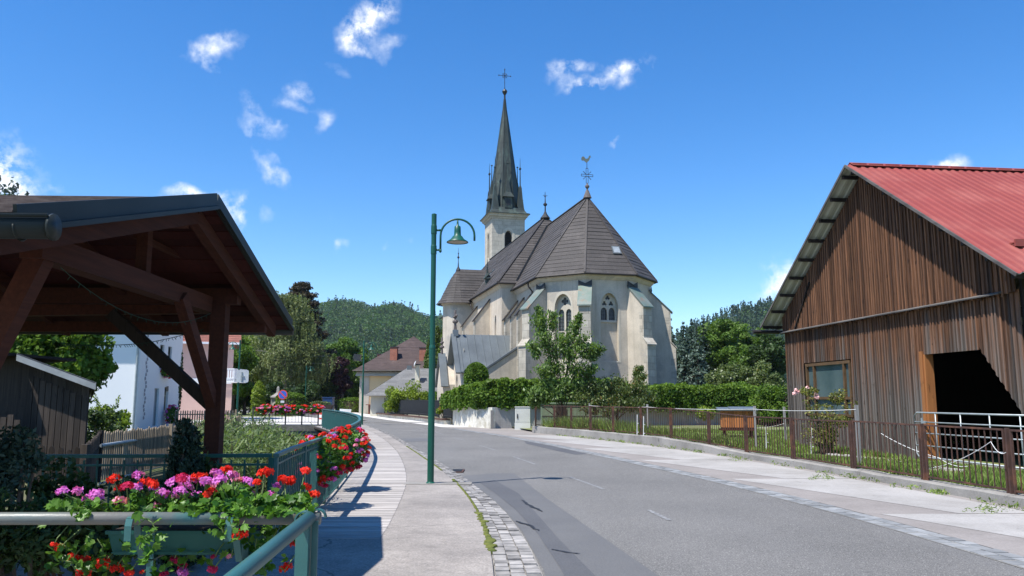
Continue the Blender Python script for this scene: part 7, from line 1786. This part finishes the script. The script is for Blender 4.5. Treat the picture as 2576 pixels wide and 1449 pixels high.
o = MB(); P, N = blob(60, tuple(lwp(1116) + Vector((.1, .6, 1.0))), (.45, .4, .35)); o.bulk(leafquads(P, .13, N, .9), 4, NR.random(60)); tag(o.build('orange_blooms', 'hive', origin=tuple(lwp(1116))), 'orange blooms on the small plant at the fence end', 'flowers')
P, N = hedge_pts([(W(1075, 1003, 71).x, 71), (W(1125, 1003, 66).x, 66)], .7, lambda s: .2, lambda s: 2.1, 4500); m = MB(); m.bulk(leafquads(P, .18, N, .8), 4, NR.random(len(P)) * .7); t = thing('hedge', 'clipped dark hedge behind the right part of the black fence', 'hedge', (W(1090, 1003, 69).x, 69, 0)); m.build('leaves', 'lf_hedge', t)
def column(px, top, Y, r, lb, seed, mat='lf_thuja', size=.22, n=5200):
    g = np.random.default_rng(seed); x = PY(px, Y); H = HT(top, Y); t = thing('columnar_thuja', lb, 'tree', (x, Y, 0), group='columnar thujas'); z = g.random(n) ** .9; u = g.normal(size=(n, 2)); u /= np.linalg.norm(u, axis=1)[:, None]
    rr = r * np.minimum(1, (1 - z) * 3.2) ** .6 * (1 + .12 * np.sin(z * 40 + np.arctan2(u[:, 1], u[:, 0]) * 3)) * g.uniform(.75, 1.04, n); P = np.stack([x + u[:, 0] * rr, Y + u[:, 1] * rr, z * H], 1); m = MB()
    m.bulk(leafquads(P, size, np.stack([u[:, 0], u[:, 1], np.full(n, .5)], 1), .6, .4, g, -.8), 4, g.random(n)); m.build('foliage', mat, t); MB().tube([(x, Y, 0), (x, Y, H * .85)], [.1, .02], 6).build('trunk', 'bark', t)
column(1098, 822, 80, .75, 'tall dark columnar thuja, left of the pair beside the church', 111); column(1116, 818, 79, .62, 'tall dark columnar thuja, touching the church turret', 112); column(1080, 850, 84, .6, 'columnar thuja hidden behind the tall lamp', 113)
column(650, 958, 75, .62, 'bright green clipped column left of the stone monument', 114, 'lf_lime', .16, 4000)
# round clipped hedge, second one farther right
for (px, top, Y, r, lb) in ((731, 988, 76, 1.35, 'dome topped clipped hedge right of the no parking sign'), (884, 1000, 96, 1.6, 'small clipped hedge far away beside the yellow house')):
    g = NR; n = 4500; x = PY(px, Y); H = HT(top, Y); u = g.normal(size=(n, 3)); u[:, 2] = np.abs(u[:, 2]); u /= np.linalg.norm(u, axis=1)[:, None]; z = np.where(u[:, 2] > .45, H * .78 + (u[:, 2] - .45) * H * .4, H * .78 * (u[:, 2] / .45)); q = r * np.where(u[:, 2] > .45, np.sqrt(np.clip(1 - ((u[:, 2] - .45) / .55) ** 2, 0, 1)), 1) * g.uniform(.9, 1.03, n); h2 = np.hypot(u[:, 0], u[:, 1]) + 1e-6
    P = np.stack([x + u[:, 0] / h2 * q, Y + u[:, 1] / h2 * q * .8, z], 1); m = MB(); m.bulk(leafquads(P, .16, u, .8, .5), 4, g.random(n)); t = thing('clipped_hedge', lb, 'hedge', (x, Y, 0)); m.build('leaves', 'lf_hedge', t); MB().lathe((x, Y, 0), [(r * .8, 0), (r * .8, H * .75), (0, H * .8)], 12).build('branches', 'bark', t)
# stone monument
mx, mY = PY(699, 77), 77; t = thing('stone_monument', 'pale stone shrine with round niche under the hanging birch branches', 'monument', (mx, mY, 0)); m = MB(); m.b2((mx - .55, mY - .4, 0), (mx + .55, mY + .4, 1.7)); m.lathe((mx, mY, 1.7), [(.8, 0), (.8, .12), (.4, .35), (.2, .5), (.14, 1.0), (.05, 1.1)], 4, pi / 4); m.build('shaft', 'oldcon', t); m = MB(); m.lathe((0, 0, 0), [(.38, 0), (.38, .08), (.24, .08), (.24, 0)], 16); mm2 = Matrix.Translation((mx, mY - .41, 1.0)) @ Matrix.Rotation(R(90), 4, 'X'); m.v = [np.array([list(mm2 @ Vector(q)) for q in a]) for a in m.v]; m.build('niche_ring', 'trim', t)
# small things in the square
x = PY(824, 82); m = MB(); m.b2((x - .5, 82, 0), (x + .5, 83, 1.7)); m.b2((x - .55, 81.95, 1.7), (x + .55, 83.05, 1.8)); tag(m.build('container', 'containerblue', origin=(x, 82, 0)), 'dark blue container under the trees in the square', 'container')
x = PY(860, 66); t = thing('traffic_bollard', 'red and white striped marker post at the far end of the boardwalk', 'bollard', (x - .3, 60, 0))
for k in range(5): MB().b2((x - .38, 60, .0 + k * .22), (x - .2, 60.1, .22 + k * .22)).build('band', 'signred' if k % 2 == 0 else 'tapewhite', t)
x = PY(869, 62); t = thing('barrier_board', 'small white barrier board beside the striped marker post', 'barrier', (x, 62, .03))
m = MB(); m.extr([(x - .42, 62, .35), (x + .4, 62, .35), (x + .48, 62, .8), (x - .42, 62, .85)], (0, .05, 0)); m.build('board', 'tapewhite', t)
for a in (-.3, .3): MB().b2((x + a - .03, 62, 0), (x + a + .03, 62.05, .36)).build('leg', 'galv', t)
x = PY(807, 80); t = thing('boat_planter', 'brown wooden planter full of flowers in front of the dark trees', 'planter', (x, 80, 0)); m = MB(); m.extr([(x - 1.3, 79.6, 1.0), (x - .9, 79.6, .3), (x + .9, 79.6, .3), (x + 1.3, 79.6, 1.0)], (0, .8, 0)); m.build('trough', 'shed', t); P, N = blob(400, (x, 80, 1.15), (1.2, .35, .25)); m = MB(); m.bulk(leafquads(P, .15, N, .8), 4, NR.random(400)); m.build('flowers', 'lf_shrub', t)
x = PY(752, 72); m = MB(); m.b2((x - .6, 72, 0), (x + .6, 72.5, 1.15)); 

# ================================================================== TREES, LEFT AND CENTRE
gl = 'park trees behind the bridge'
def weeping(name, label, px, top, Y, r, seed, mat='lf_birch', n=70, strands=26):
    g = np.random.default_rng(seed); x = PY(px, Y); H = HT(top, Y); t = thing(name, label, 'tree', (x, Y, 0), group=gl); m = MB(); br = MB(); br.tube([(x, Y, -.1), (x + .2, Y, H * .5), (x + .1, Y, H * .93)], [.32, .2, .05], 8)
    for i in range(n):
        f = g.uniform(.32, 1) ; a = g.uniform(0, 2 * pi); R0 = r * (1.05 - .75 * max(0, (f - .45) / .55) ** 1.2) * g.uniform(.35, 1); c = np.array([x + cos(a) * R0, Y + sin(a) * R0 * .8, H * f]); tone = g.uniform(0, .35)
        br.tube([(x, Y, H * f * .8), tuple((np.array([x, Y, H * f * .9]) + c) / 2 + np.array([0, 0, .3])), tuple(c)], [.06, .04, .015], 4)
        for k in range(strands):
            p0 = c + g.normal(size=3) * np.array([.55, .55, .22]); Ls = g.uniform(.7, 2.3) * min(1, .4 + f); q = g.random(14)[:, None]; P = p0 + np.array([0, 0, -1.]) * q * Ls + g.normal(size=(14, 3)) * .08; P = P[P[:, 2] > .8]
            if len(P): m.bulk(leafquads(P, .27, np.tile([cos(a), sin(a), .6], (len(P), 1)), .42, .2, g, 1.6), 4, np.clip(g.random(len(P)) * .55 + tone, 0, 1))
    m.build('crown', mat, t); br.build('trunk', 'birchbark', t)
weeping('weeping_birch', 'great weeping birch with drooping grey-green twigs behind the bridge', 712, 738, 95, 5.0, 121, n=150, strands=28)
g = np.random.default_rng(5); Yc = 104; x = PY(750, Yc); t = thing('copper_tree', 'tall dark reddish tree rising behind the weeping birch', 'tree', (x, Yc, 0), group=gl); m = MB(); br = MB(); br.tube([(x, Yc, 0), (x, Yc, HT(712, Yc))], [.4, .03], 8)
for k in range(210):
    f = g.uniform(.25, 1); a = g.uniform(0, 2 * pi); z = HT(712, Yc) * f; L = (.5 + 5.6 * (1 - f) ** .75) * g.uniform(.5, 1.1); c = (x + cos(a) * L, Yc + sin(a) * L, z - L * .12); P, N = blob(90, c, (.85, .85, .35), g, .2); m.bulk(leafquads(P, .33, N, .55, .4, g), 4, g.random(90)); br.tube([(x, Yc, z), c], [.07, .02], 4)
m.build('crown', 'lf_copper', t); br.build('trunk', 'bark', t)
def TL(name, label, px, top, Y, r, size, mat, seed, **k): return tree(name, label, PY(px, Y), Y, HT(top, Y), r, size, mat, seed, group=gl, **k)
TL('dark_tree', 'dark leafy tree right of the pavilion post behind the sign back', 585, 835, 78, 2.3, .26, 'lf_hedge', 131, n=44, per=330, k=.33, base=.1)
TL('yellow_tree', 'yellow-green tree between the post and the birch', 632, 838, 98, 2.6, .3, 'lf_lime', 132, n=36, per=300, k=.35, base=.1)
TL('dark_tree', 'dark low tree under the left of the birch', 615, 945, 80, 1.9, .22, 'lf_dark', 133, n=30, per=300, k=.35, base=0)
TL('green_tree', 'rounded green tree behind the purple tree', 862, 840, 118, 3.7, .36, 'lf_green', 134, n=64, per=320, k=.3, base=.1)
TL('green_tree', 'green tree close to the yellow house roof, behind the second lamp', 905, 890, 120, 2.6, .34, 'lf_green', 135, n=40, per=300, k=.33, base=.1)
TL('purple_tree', 'dark purple leafed tree in front of the green tree', 850, 885, 100, 1.65, .26, 'lf_purple', 136, n=46, per=330, k=.36, base=.12, zr=3.6)
TL('dark_tree', 'dark leafy tree between birch and purple tree', 805, 915, 99, 2.2, .28, 'lf_dark', 137, n=40, per=320, k=.34, base=.05)
TL('dark_tree', 'low dark tree below the birch, right of the dome hedge', 770, 960, 90, 2.0, .26, 'lf_dark', 138, n=34, per=300, k=.34, base=.0)
TL('dark_tree', 'dark shrubbery below the birch, behind the monument', 690, 960, 84, 1.9, .25, 'lf_dark', 139, n=34, per=300, k=.34, base=.0)
TL('green_tree', 'green tree seen over the grey road behind the purple trunk', 880, 965, 125, 2.6, .3, 'lf_dark', 140, n=36, per=300, k=.34, base=.0)
TL('copper_bush', 'brownish red tree peeping between birch and green tree', 812, 880, 112, 2.0, .3, 'lf_copper', 141, n=30, per=260, k=.34, base=.1)
P, N = hedge_pts([(-75, 112), (-50, 116), (-30, 126), (-18, 132)], 2.2, lambda s: 0, lambda s: 4.2, 14000); m = MB(); m.bulk(leafquads(P, .45, N, .7), 4, NR.random(len(P)) * .8); t = thing('tall_hedge', 'long dark row of bushes closing the far side of the square', 'hedge', (-40, 118, 0)); m.build('leaves', 'lf_dark', t)
P, N = hedge_pts([(-60, 78), (-40, 78), (-27, 84)], 1.2, lambda s: 0, lambda s: 2.6, 12000); m = MB(); m.bulk(leafquads(P, .28, N, .7), 4, NR.random(len(P)) * .8); t = thing('hedge', 'dark hedge behind the green area left of the monument', 'hedge', (-40, 78, 0)); m.build('leaves', 'lf_dark', t)

# ================================================================== HAZE
hz = MB(); hz.b2((-1600, -260, -3), (1600, 2600, 190)); ho = hz.build('haze', 'earth'); ho['kind'] = 'stuff'; ho['label'] = 'thin summer haze over the valley'
hm = bpy.data.materials.new('haze'); hm.use_nodes = True; hm.node_tree.nodes.clear()
_o = hm.node_tree.nodes.new('ShaderNodeOutputMaterial'); _v = hm.node_tree.nodes.new('ShaderNodeVolumePrincipled'); _v.inputs['Density'].default_value = .00008; _v.inputs['Color'].default_value = (.75, .86, 1, 1); _v.inputs['Anisotropy'].default_value = .2
hm.node_tree.links.new(_v.outputs[0], _o.inputs['Volume']); ho.data.materials.clear(); ho.data.materials.append(hm)
